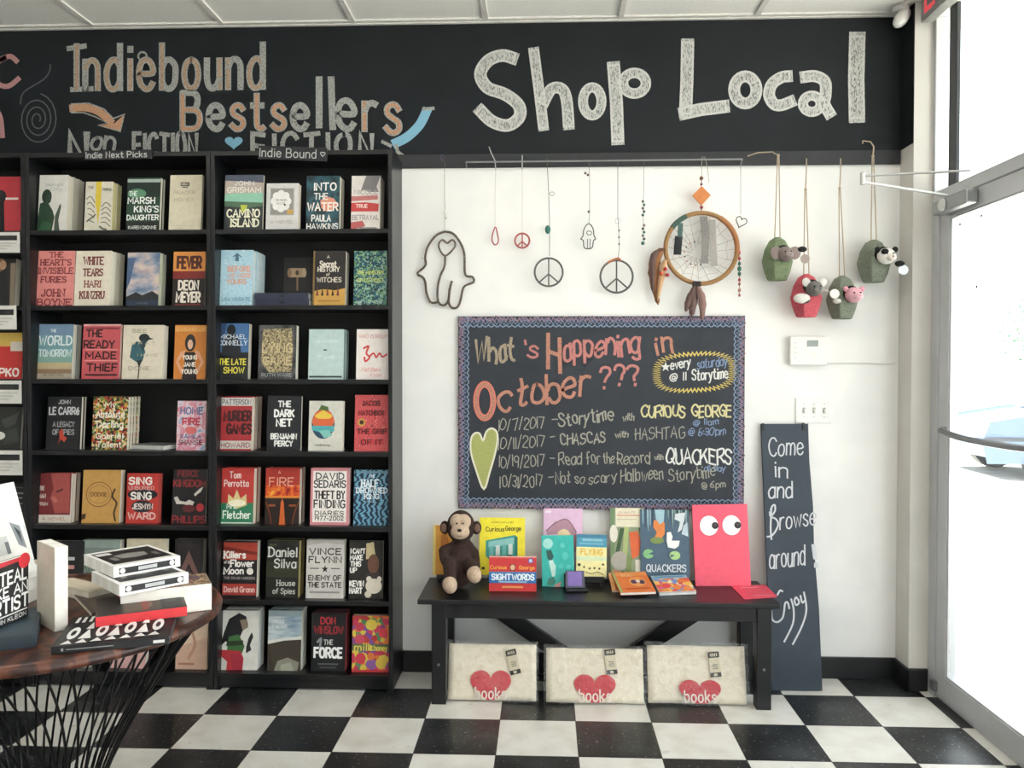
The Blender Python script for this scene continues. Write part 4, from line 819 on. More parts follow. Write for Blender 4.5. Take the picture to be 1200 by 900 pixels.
stack(R__, 6, 364, 404, 719, 783, 410, 'black book with red author lines above bold white capitals, bottom shelf', 'the black book with red page edges', '16171b',
 [T_('DON', .48, .13, .42, .11, 'b8353c', .22), T_('WINSLOW', .5, .29, .84, .12, '96282f', .22), S([(.18, .5), (.28, .44), (.26, .58), (.34, .62)], .06, '8f9294'), T_('THE', .5, .5, .26, .08, 'c4c4c2', .2), T_('FORCE', .5, .68, .8, .16, 'f2f2f0', .24), R(.2, .86, .8, .885, '5d5f62'), R(.26, .92, .74, .945, '4c4e52')], n=2, pages=mat('a33a42', .8))
stack(R__, 6, 412, 455, 722, 785, 457, 'brightly coloured floral patterned book, bottom shelf beside the wall', 'the bright floral book', '@floral',
 [E(.52, .16, .16, .1, 'd9c04a'), E(.2, .2, .12, .08, 'c23a55'), E(.84, .3, .13, .09, 'd8434f'), E(.2, .42, .14, .09, 'c94a62'), R(.0, .5, 1, .62, '5a6b4a'), T_('milk', .32, .56, .5, .11, 'e0cf5a', .2), T_('& honey', .72, .57, .48, .09, 'e0cf5a', .2), E(.24, .76, .14, .1, 'cf3f4f'), E(.54, .86, .16, .09, '8a5a9a'), E(.8, .84, .15, .1, 'd9b84a'), E(.52, .72, .1, .07, 'd8763f'), R(0, .96, 1, 1, 'b8323a')], n=1)
# ---- second shelf of right bookcase: two navy books lying flat, a black one standing behind them
z = SHELF_Z[1]
a, b = at(298, 350, -.215), at(364, 350, -.215)
for i in range(2):
    o = make_book('book', ['navy hardcover lying flat under another, second shelf, its spine outward', 'navy hardcover lying flat on top of its twin, second shelf, spine outward'][i], .165, (b.x-a.x)*.96, .028, '23283a',
      [], '2b3146', PAGES_W, 'books on the shelves of the right bookcase', spine_art=[T_('FOX', .5, .5, .3, .08, '15182a')])
    m = MB()
    # lay it down: spine towards the viewer, head to the left
    o.rotation_euler = (math.radians(90), 0, math.radians(90)) if False else (0, 0, 0)
    o.matrix_world = Matrix(((0, 0, 1, a.x+.004*(1-i)), (1, 0, 0, -.215+.0825+.004*i), (0, 1, 0, z+.0008+.0288*i), (0, 0, 0, 1)))
a, b = at(321, 325, -.185), at(357, 325, -.185)
o = make_book('book', 'black hardcover with a wooden mallet, standing behind two flat navy books on second shelf', b.x-a.x, .236, .032, '1a191b',
  [R(.04, .04, .96, .06, '2c2b2d'), R(.2, .22, .7, .4, 'b79a7c'), E(.2, .31, .07, .09, '8f7558'), E(.7, .31, .07, .09, 'cbb093'), E(.46, .31, .06, .05, '4c3a2b'), R(.44, .4, .5, .66, '8a7058'), T_('THE TRIAL', .5, .84, .7, .06, '9a9a9c', .2)], None, None, 'books on the shelves of the right bookcase')
o.location = ((a.x+b.x)/2+.004, -.07, z+.001); o.rotation_euler = (-math.radians(3), 0, 0)
# ---- fourth shelf of middle bookcase: one grey-white book lying flat
a, b = at(152, 528, -.215), at(200, 528, -.215)
o = make_book('book', 'grey paperback lying flat beside the floral book on the fourth shelf', .14, b.x-a.x, .02, '55575a', [R(.1, .1, .9, .9, '76797b')], 'c9c9c6', PAGES_W, 'books on the shelves of the middle bookcase', soft=True)
o.matrix_world = Matrix.Translation((b.x-.1, -.126, SHELF_Z[3]+.0206)) @ Matrix.Rotation(math.radians(-16), 4, 'Z') @ Matrix(((0, 0, -1, .09), (1, 0, 0, 0), (0, -1, 0, 0), (0, 0, 0, 1)))
# ---- left bookcase: big face-out books cut by the frame edge, with white shelf cards under them
Lc = 'left'
def stackL(row, x0, x1, yt, yb, xe, label, short, cover, art, **k): stack(Lc, row, x0, x1, yt, yb, xe, label, short, cover, art, **k)
stackL(0, -24, 23, 207, 272, 24, 'red book with a black figure, top shelf at the left edge', 'the red book', 'c03a45', [E(.46, .36, .16, .12, '17171a'), P([(.34, .4), (.56, .4), (.62, 1), (.4, 1)], '17171a'), R(.6, .38, .92, .42, 'e8d8d4')], n=1)
stackL(1, -24, 16, 303, 358, 24, 'dark photo book with two people, second shelf at the left edge', 'the dark photo book', '2c2825', [P([(.3, 0), (.62, 0), (.6, .3), (.3, .3)], '7a5a3c'), P([(.5, .3), (.74, .2), (.84, 1), (.5, 1)], '191a1c'), P([(.84, .1), (1, .1), (1, 1), (.88, 1)], '8a7a68'), E(.62, .14, .1, .1, 'b98f72')], n=1)
stackL(2, -24, 25, 390, 446, 26, 'yellow and red book with white capitals, third shelf at the left edge', 'the yellow and red book', 'c4332f', [R(0, 0, 1, .3, 'd9b65a'), R(.7, .2, 1, .4, 'd8cfc4'), T_('SHEPKO', .46, .86, .92, .16, 'efe6e0', .24)], n=1)
stackL(3, -24, 23, 477, 527, 24, 'charcoal book with faint leaf shapes and a white oval, fourth shelf at left edge', 'the charcoal leaf book', '2a2c2a', [P([(.5, .3), (.8, .2), (.95, .1), (.86, .4), (.6, .5)], '474a45'), P([(.5, .6), (.9, .5), (.98, .8), (.6, .9)], '3c3f3b'), E(.44, .68, .18, .1, 'd9d7d0')], n=1)
stackL(4, -16, 29, 566, 614, 30, 'black book with tiny white letters, fifth shelf at the left edge', 'the black tiny-lettered book', '17181a', [R(.5, .1, .9, .13, '55585a'), R(.6, .24, .92, .28, '8a8c8e'), R(.7, .36, .9, .4, '8a8c8e'), R(.66, .5, .92, .54, '6a6c6e')], n=1)
for i, (row, xr, y0, y1) in enumerate(((0, 23, 272, 296), (1, 19, 358, 386), (2, 25, 446, 473), (3, 26, 528, 557))):
    a, b = at(-26, y1, -.262), at(xr, y0, -.262); z0, z1 = at(xr, y1, -.262).z, at(xr, y0, -.262).z
    m = MB(); wm = wallmap(-.2615)
    m.box(a.x, b.x, -.2615, -.2607, z0, z1, 0)
    hh = z1-z0
    m.flat([(a.x+.02, z1-hh*.16), (b.x-.012, z1-hh*.16), (b.x-.012, z1-hh*.4), (a.x+.02, z1-hh*.4)][::-1], wm, .0004, 1)
    for k in range(3): m.ribbon([(a.x+.03, z1-hh*(.54+.13*k)), (b.x-.02-.02*k, z1-hh*(.54+.13*k))], .006, wm, .0004, 2)
    o = m.build('shelf_card', [mat('d6d4ce', .5), mat('232426', .5), mat('bdbab3', .6)])
    tag(o, f'white shelf card with a black bar under the {["red book", "dark photo book", "yellow and red book", "charcoal leaf book"][i]}', 'shelf card', 'white shelf cards on the left bookcase')
# ---- little black chalk signs hung on the bookcase tops
for txt, x0, x1, y0, y1, tilt, lab in (('Indie Next Picks', 98, 180, 176, 187, .5, 'small black chalk sign on top of the middle bookcase'), ('Indie Bound', 302, 384, 172, 188, -2.5, 'small tilted black chalk sign on top of the right bookcase')):
    c = at((x0+x1)/2, (y0+y1)/2, -.262); w = (x1-x0)/271; h = (y1-y0)/271
    t = thing('hanging_sign', lab, 'sign', (c.x, -.262, c.z), 'chalk signs on the bookcases', rot=(0, math.radians(-tilt), 0))
    m = MB(); m.box(-w/2, w/2, -.003, .003, -h/2, h/2); m.build('panel', mat('232528', .7), t, bevel=.001)
    m = MB(); st, Wd = layout(txt, 2.6); wm = lambda x, z, off=0: Vector((x, -.003-off, z))
    ex = w*.82 if 'Bound' in txt else w*.9
    for j, s in enumerate(st): m.ribbon([(-w/2+.006+p[0]/Wd*ex, -h*.3+p[1]/10*h*.62) for p in s], .0042, wm, .0006+.0001*(j % 4))
    if 'Bound' in txt: m.ribbon([(x, y) for x, y in heart2(w/2-.018, .0, .02, .02, 20)], .0035, wm, .0006, closed=True)
    m.build('chalk_text', chalk('b9bab8', '3a3c3f', .85, 300), t)
# ================================================================== ON THE WALL
# ------------------------------------------------------------------ event chalkboard
cl, cr, ct, cb = at(537, 490, -.02).x, at(872.5, 480, -.02).x, at(700, 370.5, -.02).z, at(700, 597, -.02).z
cbd = thing('chalkboard', 'large chalkboard listing October events with a scalloped chalk border, above the bench', 'chalkboard', ((cl+cr)/2, -.001, (ct+cb)/2))
hw, hh = (cr-cl)/2, (ct-cb)/2
m = MB(); m.box(-hw, hw, -.02, 0, -hh, hh); m.build('panel', BOARD, cbd, bevel=.002)
O = Vector((cbd.location.x, -.021, cbd.location.z))
class Local(Plane):
    def __init__(s, P0, U, V, org): Plane.__init__(s, P0, U, V); s.org = Vector(org)
    def to3(s, u, v, off=0): return Plane.to3(s, u, v, off)-s.org
pl = Local(O, (1, 0, 0), (0, 0, 1), cbd.location)
CHK = lambda h, f=.72: chalk(h, '33373c', f, 300)
mb = MB(); rnd = random.Random(11)
bw = .048
def along(n, side):
    """points on the border band: t along the edge, s across it"""
    W2, H2 = (hw, hh)
    if side in 'tb': return [(-W2+.01+(2*W2-.02)*i/n, None) for i in range(n+1)]
    return [(None, -H2+.01+(2*H2-.02)*i/n) for i in range(n+1)]
def bordertile(side, fn, n, w, mi, off):
    pts = []
    for i in range(n+1):
        t = i/n; s = fn(i, t)
        if side == 't': pts.append((-hw+.004+(2*hw-.008)*t, hh-s))
        elif side == 'b': pts.append((-hw+.004+(2*hw-.008)*t, -hh+s))
        elif side == 'l': pts.append((-hw+s, -hh+.004+(2*hh-.008)*t))
        else: pts.append((hw-s, -hh+.004+(2*hh-.008)*t))
    mb.ribbon(pts, w, pl.to3, off, mi)
for side in 'tblr':
    n = 150 if side in 'tb' else 96
    kk = 48 if side in 'tb' else 31
    bordertile(side, lambda i, t: .006+.018*(i % 2)+rnd.uniform(-.004, .004), n, .005, 0, .0005)
    bordertile(side, lambda i, t: .020+.018*((i+1) % 2)+rnd.uniform(-.004, .004), n, .005, 1, .0007)
    bordertile(side, lambda i, t: .016+.012*math.sin(i*2.1+rnd.uniform(-.4, .4)), n, .004, 2, .0009)
    bordertile(side, lambda i, t: .040+.009*abs(math.sin(math.pi*kk*t)), n*4, .0048, 3, .0011)
    bordertile(side, lambda i, t: .010+.010*math.sin(i*1.3)+rnd.uniform(-.004, .004), n*2//3, .003, 4, .0012)
mb.build('chalk_border', [CHK('827f9e', .66), CHK('70839e', .62), CHK('957d92', .6), CHK('8496b0', .7), CHK('a8868c', .46)], cbd)['label'] = 'lavender and blue scribbled chalk border'
k = 254
def board_text(items, name_label, mats):
    for i, (tx, x0, y0, x1, y1, cap, w, mi) in enumerate(items):
        mb = MB(); write_px(mb, pl, tx, x0, y0, x1, y1, cap, w, .0006, 0, .32, i+3, False, 1.8, k)
        mb.build('chalk_writing', mats[mi], cbd)
CH1, CH2, CH3 = CHK('bf8672', .56), CHK('c4807a', .6), CHK('ab9a84', .54)
board_text([('What', 557, 425, 602, 423, 27, 3.4, 2), ("'s", 614, 420, 630, 420, 20, 2.8, 1), ('H', 644, 432, 656, 431, 40, 4.6, 0), ('appening', 660, 420, 749, 414, 27, 3.3, 1), ('i', 768, 417, 770, 416, 22, 3.4, 0), ('n', 776, 416, 787, 415, 26, 3.4, 0),
            ('ctober', 586, 482, 690, 462, 34, 3.9, 0), ('???', 703, 454, 749, 452, 25, 3.2, 1)], 'red and orange chalk heading', [CH1, CH2, CH3])
mb = MB(); strokes_px(mb, pl, [circ(568, 470, 10.5, 19.5, 26)], 5.5, .0008, 0, True, k)
strokes_px(mb, pl, [circ(568, 470, 12.8, 23, 26), circ(568, 470, 7.4, 16.5, 26)], 1.3, .0012, 1, True, k)
mb.build('chalk_writing', [CH1, CHK('d8796c', .9)], cbd)['label'] = 'tall red chalk letter O'
g = CHK('a5a295', .58); yl = CHK('cfc696', .72); wh = CHK('d8d8d4', .78); bl = CHK('8093b4', .6)
board_text([('10/7/2017', 584, 505, 638, 501, 13, 1.2, 0), ('-', 647, 497, 653, 497, 12, 1.2, 0), ('Storytime', 655, 499, 718, 492, 15, 1.8, 0), ('with', 730, 493, 743, 492, 8, 1.3, 0), ('CURIOUS', 752, 489, 803, 488, 13, 2, 1), ('GEORGE', 811, 489, 857, 488, 13, 2, 1), ('@ 11am', 813, 499, 842, 497, 7, 1.1, 3),
            ('10/11/2017', 584, 526, 638, 523, 13, 1.2, 0), ('-', 645, 517, 650, 517, 12, 1.2, 0), ('CHASCAS', 657, 521, 709, 519, 12, 1.7, 0), ('with', 721, 513, 736, 512, 7, 1.3, 0), ('HASHTAG', 744, 515, 802, 513, 13, 1.2, 0), ('@ 6:30pm', 807, 511, 850, 509, 9, 1.1, 3),
            ('10/19/2017', 585, 548, 637, 546, 13, 1.2, 0), ('-', 645, 541, 650, 541, 12, 1.2, 0), ('Read for', 655, 545, 703, 543, 14, 1.3, 0), ('the', 707, 543, 720, 543, 12, 1.2, 0), ('Record', 723, 544, 761, 543, 14, 1.3, 0), ('with', 767, 539, 777, 538, 6, 1.2, 0), ('QUACKERS', 781, 543, 857, 543, 17, 2.1, 2), ('all day', 825, 552, 850, 552, 7, 1.1, 3),
            ('10/31/2017', 586, 571, 635, 570, 13, 1.2, 0), ('-', 643, 564, 649, 564, 12, 1.2, 0), ('Not', 651, 567, 668, 566, 14, 1.3, 0), ('so', 674, 566, 685, 566, 12, 1.2, 0), ('scary', 690, 567, 722, 564, 12, 1.2, 0), ('Halloween', 728, 565, 777, 561, 15, 1.3, 0), ('Storytime', 784, 565, 838, 558, 14, 1.3, 0), ('@ 6pm', 822, 573, 850, 571, 8, 1.1, 0)],
           'event lines in pale chalk handwriting', [g, yl, wh, bl])
mb = MB()
zz = []
for i in range(120):
    a = 2*math.pi*i/120; r = 1.06 if i % 2 else .88
    c, s = math.cos(a), math.sin(a); n_ = (abs(c)**3+abs(s)**3)**(-1/3)
    zz.append((814+46*r*c*n_, 436-(22*s*n_*r)-2.5*c))
strokes_px(mb, pl, [zz], 1.8, .0007, 0, True, k)
write_px(mb, pl, 'every', 786, 433, 809, 429, 11, 1.5, .0007, 1, .15, 5, k=k); write_px(mb, pl, 'saturday', 817, 432, 852, 428, 11, 1.2, .0007, 2, .15, 6, k=k)
write_px(mb, pl, '@ 11', 785, 447, 804, 445, 9, 1.4, .0007, 1, .1, 7, k=k); write_px(mb, pl, 'Storytime', 811, 446, 853, 443, 12, 1.6, .0007, 1, .15, 8, k=k)
star = [(780+(6 if j % 2 == 0 else 2.4)*math.sin(j*.628), 430-(6 if j % 2 == 0 else 2.4)*math.cos(j*.628)) for j in range(10)]
mb.flat([pl.uv(*p) for p in star][::-1], pl.to3, .0008, 1)
mb.build('chalk_writing', [CHK('d3bd6a', .85), wh, bl], cbd)['label'] = 'white chalk note inside a yellow zigzag bubble'
mb = MB()
hp = [(567, 573), (558, 551), (552, 530), (552, 515), (556, 508), (562, 508), (566, 516), (570, 506), (576, 502), (582, 506), (583, 516), (580, 532), (574, 553)]
hp2 = [tuple(p) for p in smooth2(hp, 4, True)]
mb.flat([pl.uv(*p) for p in hp2][::-1], pl.to3, .0006, 0); strokes_px(mb, pl, [hp2], 2.2, .0009, 1, True, k)
mb.build('chalk_heart', [chalk('a9ac6a', '5f6340', .7, 260), CHK('d9d8c4', .9)], cbd)['label'] = 'long green chalk heart with a pale outline'

# ------------------------------------------------------------------ leaning plank sign
b0, b1 = atz(903.5, 811, 0), atz(963.5, 810, 0)
yb_ = -.165; top = at(920, 497, -.02)
bl_, br_ = at(904, 809.5, yb_), at(963.5, 809.5, yb_); tl_, tr_ = at(893.5, 497.5, -.022), at(947, 497, -.022)
V_ = ((tl_+tr_)/2-(bl_+br_)/2); Hs = V_.length; Vn = V_.normalized(); Un = (Vector((1, 0, 0))-Vn*Vn.x).normalized()
ws = ((br_-bl_).length+(tr_-tl_).length)/4
org = (bl_+br_)/2; org.z = .004
sg = thing('leaning_sign', 'tall narrow chalkboard plank leaning on the wall right of the bench', 'sign', org)
spn = Local(org+Un.cross(Vn)*.0, Un, Vn, org)
tth = .016
m = MB()
jag = [(-ws, 0), (ws*1.03, 0), (ws*1.05, Hs*.3), (ws*.96, Hs*.52), (ws, Hs*.68), (ws*.93, Hs*.86), (ws*.95, Hs-.002), (-ws, Hs)]
m.prism(jag[::-1], spn.to3, -tth, 0); m.build('plank', BOARD_L, sg, bevel=.0015)
m = MB(); m.prism([(-ws*1.0, Hs-.03), (-ws*.9, Hs-.03), (-ws*.9, Hs+.004), (-ws*1.0, Hs+.004)], spn.to3, -.006, .004); m.prism([(ws*.72, Hs-.03), (ws*.8, Hs-.03), (ws*.8, Hs+.004), (ws*.72, Hs+.004)], spn.to3, -.006, .004); m.build('clip', mat('1d1f22', .5), sg)
mb = MB(); k2 = 256
write_px(mb, spn, 'Come', 901, 535, 941, 532, 21, 1.6, .0007, 0, .1, 1, k=k2); write_px(mb, spn, 'in', 907, 558, 923, 560, 18, 1.8, .0007, 0, .1, 2, k=k2)
write_px(mb, spn, 'and', 901, 584, 928, 583, 19, 1.8, .0007, 0, .1, 3, k=k2); write_px(mb, spn, 'rowse', 914, 621, 956, 614, 21, 1.6, .0007, 0, .1, 4, k=k2)
strokes_px(mb, spn, [[(903, 598), (905, 593), (908, 592), (908, 599), (903, 605), (902, 600)], [(903, 606), (909, 608), (912, 614), (909, 622), (904, 628), (899, 629)], [(904, 596), (903, 618), (904, 632)]], 2.0, .0007, 0, k=k2, sm=3)
write_px(mb, spn, 'around', 902, 666, 943, 662, 24, 1.6, .0007, 0, .1, 5, k=k2); strokes_px(mb, spn, [[(953, 639), (955, 654)], [(956, 661), (956, 664)]], 4.2, .0007, 0, k=k2)
strokes_px(mb, spn, [[(911, 697), (914, 692), (917, 693)], [(904, 716), (905, 726), (911, 729), (917, 724), (919, 715)], [(919, 715), (920, 707), (923, 706), (925, 713)], [(936, 704), (933, 700), (931, 704), (933, 709), (936, 707), (936, 703)], [(927, 702), (930, 714), (929, 731), (919, 752)], [(938, 698), (940, 706), (943, 704)], [(942, 694), (945, 714), (940, 733), (929, 755)]], 2.0, .0007, 0, k=k2, sm=4)
mb.build('chalk_writing', [CHK('c9ccd0', .85)], sg)['label'] = 'white chalk welcome handwriting down the plank'

# ------------------------------------------------------------------ thermostat, switches, cable
a, b = at(926, 394, -.028), at(969, 428, -.028)
t = thing('thermostat', 'white rectangular thermostat on the wall above the light switches', 'thermostat', ((a.x+b.x)/2, 0, (a.z+b.z)/2))
w, h = (b.x-a.x)/2, (a.z-b.z)/2
m = MB(); m.box(-w*.94, w*.94, -.012, 0, -h*.94, h*.94); m.build('back_plate', mat('cfcdc8', .5), t, bevel=.002)
m = MB(); m.box(-w, w, -.03, -.012, -h, h); m.build('housing', mat('e8e6e1', .45), t, bevel=.004)
m = MB(); m.box(-w*.1, w*.52, -.0315, -.03, h*.28, h*.72); m.build('display', mat('8f9692', .25), t, bevel=.0006)
m = MB()
for i in range(4): m.box(-w*.78, -w*.66, -.0315, -.03, h*(.5-.34*i), h*(.58-.34*i))
m.build('button', mat('cdcbc6', .5), t)
m = MB(); pa, pb = at(969, 425, -.006), at(1049, 426, -.006); m.tube([pa, (pa+pb)/2+Vector((0, 0, .002)), pb], .003, 6); tag(m.build('wall_cable', mat('dcdad5', .6)), 'thin white cable running right from the thermostat to the corner', 'cable')
a, b = at(932.5, 466, -.006), at(975.5, 496, -.006)
t = thing('light_switch', 'white triple light switch plate above the leaning plank', 'light switch', ((a.x+b.x)/2, 0, (a.z+b.z)/2))
w, h = (b.x-a.x)/2, (a.z-b.z)/2
m = MB(); m.box(-w, w, -.006, 0, -h, h); m.build('plate', mat('e9e8e6', .4), t, bevel=.002)
for i in (-1, 0, 1):
    m = MB(); m.box(i*.046-.006, i*.046+.006, -.0068, -.006, -.013, .013); sl = m.build('switch_slot', mat('a9a8a4', .5), t)
    m = MB(); m.box(-.0035, .0035, -.017, -.004, -.003, .011, M=Matrix.Rotation(math.radians(18), 4, 'X')); o = m.build('toggle', mat('d8d7d3', .4), sl, bevel=.001); o.location = (i*.046, 0, -.002)
    for s in (-1, 1):
        m = MB(); m.ball((i*.046, -.0062, s*.03), (.0028, .001, .0028), 8, 5); m.build('screw', mat('bdbcb8', .4), t)

# ------------------------------------------------------------------ rod and hooks
YR = -.045
a, b = at(546, 190, YR), at(870, 186.5, YR)
t = thing('hanging_rod', 'thin grey metal rod along the dark strip, holding wall ornaments', 'rod', (a.x, YR, a.z))
m = MB(); d = b-a; m.tube([Vector((0, 0, 0)), d], .0038, 8); m.build('rod', mat('9a9b9d', .35, .8), t, smooth=True)
for e in (Vector((0, 0, 0)), d):
    m = MB(); m.tube([e, e+Vector((0, .012, -.004)), e+Vector((0, -YR-.014, -.018))], .0032, 8); m.build('bracket', mat('8d8e90', .35, .8), t, smooth=True)
def P3(px, py, Y=YR): return at(px, py, Y)
def hang(name, label, cat, px, py, group=None, Y=YR): return thing(name, label, cat, P3(px, py, Y), group)
def loc(t, pts, Y=YR): return [P3(*p, Y)-t.location for p in pts]
def cord(t, pts, r=.0011, m_=None, nm='cord', Y=YR, n=6):
    m = MB(); m.tube(loc(t, pts, Y), r, n); return m.build(nm, m_ or STRING, t, smooth=True)
WIRE_B = ramp_mat('beaded_wire', ['3a322c', '6d6054', '221e1b', '9a8a7a'], 'noise', 110, rough=.5)
WIRE_D = ramp_mat('dark_beads', ['2b2a2a', '5d5a57', '3a4440'], 'noise', 240, rough=.4)
REDB = ramp_mat('red_beads', ['8a2a30', 'b85a58', '5d1c22'], 'noise', 300, rough=.35)
GRP = 'beaded ornaments hung along the rod'
# big open-hand ornament, far left
t = hang('hand_ornament', 'large beaded wire hand with a heart inside, hanging leftmost next to the bookcase', 'ornament', 521, 191, GRP, -.02)
q = lambda pts: [(470+x/4.286, 170+y/4.286) for x, y in pts]
cord(t, [(521, 191), (521, 230), (521.5, 246), (521, 252), (521, 272)], .001, Y=-.02)
m = MB()
for s in ([(220, 435), (175, 455), (135, 510), (122, 560), (122, 605), (82, 645), (108, 662), (122, 690), (128, 740), (148, 788), (180, 790), (186, 780)],
          [(220, 435), (262, 445), (300, 495), (318, 550), (322, 650), (358, 662), (364, 688), (316, 712), (300, 775), (285, 812), (258, 818), (240, 790), (246, 720), (256, 682)],
          [(222, 556), (218, 610), (196, 660), (184, 720), (187, 785), (212, 806), (236, 784), (244, 720)]):
    m.tube(smooth2(loc(t, q(s), -.02), 4), .0054, 7)
m.build('hand_outline', WIRE_B, t, smooth=True)
m = MB(); m.tube(smooth2(loc(t, q([(222, 556), (192, 520), (192, 490), (210, 476), (232, 492), (256, 476), (272, 492), (266, 518)]), -.02), 4, True), .0044, 7, True); m.build('heart', WIRE_B, t, smooth=True)
for x, y in ((521, 248), (523, 255), (496, 302)):
    m = MB(); m.ball(loc(t, [(x, y)], -.02)[0], .006); m.build('bead', mat('d8cfc0', .3), t, smooth=True)
# nail holding it
m = MB(); c = P3(518, 188, -.018); m.tube([c+Vector((0, .006, 0)), c+Vector((0, -.012, .002))], .002, 8); m.tube(smooth2([c+Vector((-.004, -.01, 0)), c+Vector((-.004, -.01, .02)), c+Vector((.008, -.01, .02)), c+Vector((.012, -.01, -.01))], 4), .0012, 6)
tag(m.build('wall_hook', mat('5d5068', .4, .5), smooth=True), 'small purple wire hook above the wire hand', 'hook')
def hook_wire(t, pts): cord(t, pts, .0026, mat('b9b9b8', .35, .6), 'hook')
# red teardrop
t = hang('teardrop_ornament', 'small dark red teardrop hanging on a pale thread from a bent hook', 'ornament', 580, 188, GRP)
hook_wire(t, [(573, 172), (576, 180), (580, 188), (581, 199)]); cord(t, [(581, 196), (580, 230), (580, 266)], .0008, mat('b5aca0', .8))
m = MB(); m.tube(smooth2(loc(t, [(580.5, 266), (577, 276), (577, 283), (580.5, 287), (584, 283), (583, 275)]), 4, True), .003, 7, True); m.build('pendant', REDB, t, smooth=True)
# peace rings
def peace(t, cx, cy, r, wr, m_, Y=YR):
    sc = wr
    m = MB(); m.tube(loc(t, circ(cx, cy, r, r, 26), Y), sc, 7, True); o = m.build('ring', m_, t, smooth=True)
    m = MB(); m.tube(loc(t, [(cx, cy-r), (cx, cy+r)], Y), sc*.8, 6)
    for s in (-1, 1): m.tube(loc(t, [(cx, cy+r*.12), (cx+s*r*.68, cy+r*.72)], Y), sc*.8, 6)
    m.build('peace_bars', m_, t, smooth=True)
t = hang('peace_ornament', 'smallest peace ring, red beaded, third from the left on the rod', 'ornament', 612, 188, GRP)
hook_wire(t, [(612, 182), (612, 199)]); cord(t, [(612, 196), (612, 273)], .0008, mat('b5aca0', .8)); peace(t, 612, 282, 8.5, .0042, REDB)
t = hang('peace_ornament', 'peace ring with a teal bead on its cord, left of the two large ones', 'ornament', 642, 188, GRP)
cord(t, [(641, 186), (643, 225), (644, 260), (644, 300)], .0016, mat('5d5a57', .7)); peace(t, 643, 319, 16.5, .0046, WIRE_D)
m = MB(); m.ball(loc(t, [(642, 269)])[0], (.013, .009, .02)); m.build('bead', mat('2f6b60', .3), t, smooth=True)
m = MB(); m.tube(loc(t, circ(647, 227, 2.6, 2.2, 12)), .0012, 6, True); m.build('loop', mat('6d6a66', .4, .5), t, smooth=True)
t = hang('peace_ornament', 'largest peace ring with orange wrapping, hanging left of the dream catcher', 'ornament', 724, 188, GRP)
cord(t, [(724, 186), (724, 255), (725, 268), (726, 290), (724, 304)], .0014, mat('5d5a57', .7)); peace(t, 722.5, 324, 19, .0048, WIRE_D)
m = MB(); m.tube(loc(t, circ(724, 259, 3.2, 3.2, 12)), .001, 6, True); m.build('loop', mat('9a958f', .4, .5), t, smooth=True)
m = MB(); m.tube(smooth2(loc(t, [(712, 308), (718, 305), (725, 303), (727, 306)]), 3), .0056, 8); m.build('wrapping', mat('b06a45', .7), t, smooth=True)
for y in (270, 278, 286): m = MB(); m.ball(loc(t, [(725.5, y)])[0], .0056); m.build('bead', mat('8f8a86', .3), t, smooth=True)
# small hand
t = hang('hand_ornament', 'small dark wire hand hanging between two peace rings', 'ornament', 691, 188, GRP)
cord(t, [(690, 187), (691, 205), (691, 248), (690, 262)], .0012, mat('6d6862', .7))
m = MB(); m.tube(smooth2(loc(t, [(690, 262), (684.5, 268), (683, 277), (680.5, 280), (683.5, 282), (684.5, 290), (689, 291.5), (694, 290), (695.5, 282), (698, 280), (696, 276), (695, 268)]), 3, True), .0028, 6, True)
m.tube(loc(t, [(688.5, 280), (688.5, 291)]), .002, 6); m.tube(loc(t, [(691.5, 280), (691.5, 291)]), .002, 6); m.tube(loc(t, circ(690.5, 273, 3, 2.4, 12)), .002, 6, True); m.build('hand_outline', WIRE_D, t, smooth=True)
for x, y in ((686, 203), (689, 205), (690, 248)): m = MB(); m.ball(loc(t, [(x, y)])[0], .006); m.build('bead', mat('5d5650', .3), t, smooth=True)
# strand of dark beads
t = hang('bead_strand', 'narrow strand of dark beads hanging left of the dream catcher', 'ornament', 754, 188, GRP)
cord(t, [(755, 186), (754, 236), (754, 286)], .001, mat('5d5a57', .7))
for i, y in enumerate((236, 240, 244, 248, 252, 264, 268, 272, 276, 280, 285)):
    m = MB(); m.ball(loc(t, [(754+(.8 if i % 2 else -.6), y)])[0], .0066 if i != 10 else .009); m.build('bead', [WIRE_D, mat('3f6a63', .3), mat('7a746e', .3)][i % 3], t, smooth=True)
# heart
t = hang('heart_ornament', 'small dark open heart hanging from the right end of the rod', 'ornament', 868, 187, GRP)
cord(t, [(868, 186), (868, 252)], .001, mat('6d6862', .7))
m = MB(); m.tube(loc(t, [(868+(x-868)*math.cos(.35)-(y-261)*math.sin(.35), 261+(x-868)*math.sin(.35)+(y-261)*math.cos(.35)) for x, y in [(x, 522-y) for x, y in heart2(868, 261, 13, 13, 24)]]), .0026, 6, True); m.build('heart', WIRE_D, t, smooth=True)
# ---- dream catcher
t = hang('dream_catcher', 'round dream catcher with brown hoop, web, ribbons and feathers', 'dream catcher', 824, 186, None)
cord(t, [(823, 206), (822, 195), (823, 184), (826, 184), (829, 196), (831, 214)], .0014, mat('a89f90', .8))
cord(t, [(822, 206), (822, 252)], .0018, mat('6d4a36', .8))
HOOP = ramp_mat('wrapped_hoop', ['8a6a45', 'b08a5c', '6d5236', 'a97f52'], 'wave', 120, dist=3, rough=.8)
m = MB(); m.tube(loc(t, circ(822, 291, 42, 41.5, 44)), .0105, 9, True); m.build('hoop', HOOP, t, smooth=True)
m = MB(); m.tube(loc(t, circ(822, 291, 42, 41.5, 14, -60, 10)), .0122, 9); m.build('wrap', mat('a8714a', .8), t, smooth=True)
m = MB(); m.tube(loc(t, circ(822, 291, 42, 41.5, 8, 215, 245)), .0118, 9); m.build('wrap', mat('3f5a50', .8), t, smooth=True)
m = MB(); rnd = random.Random(5)
cc = (816, 297)
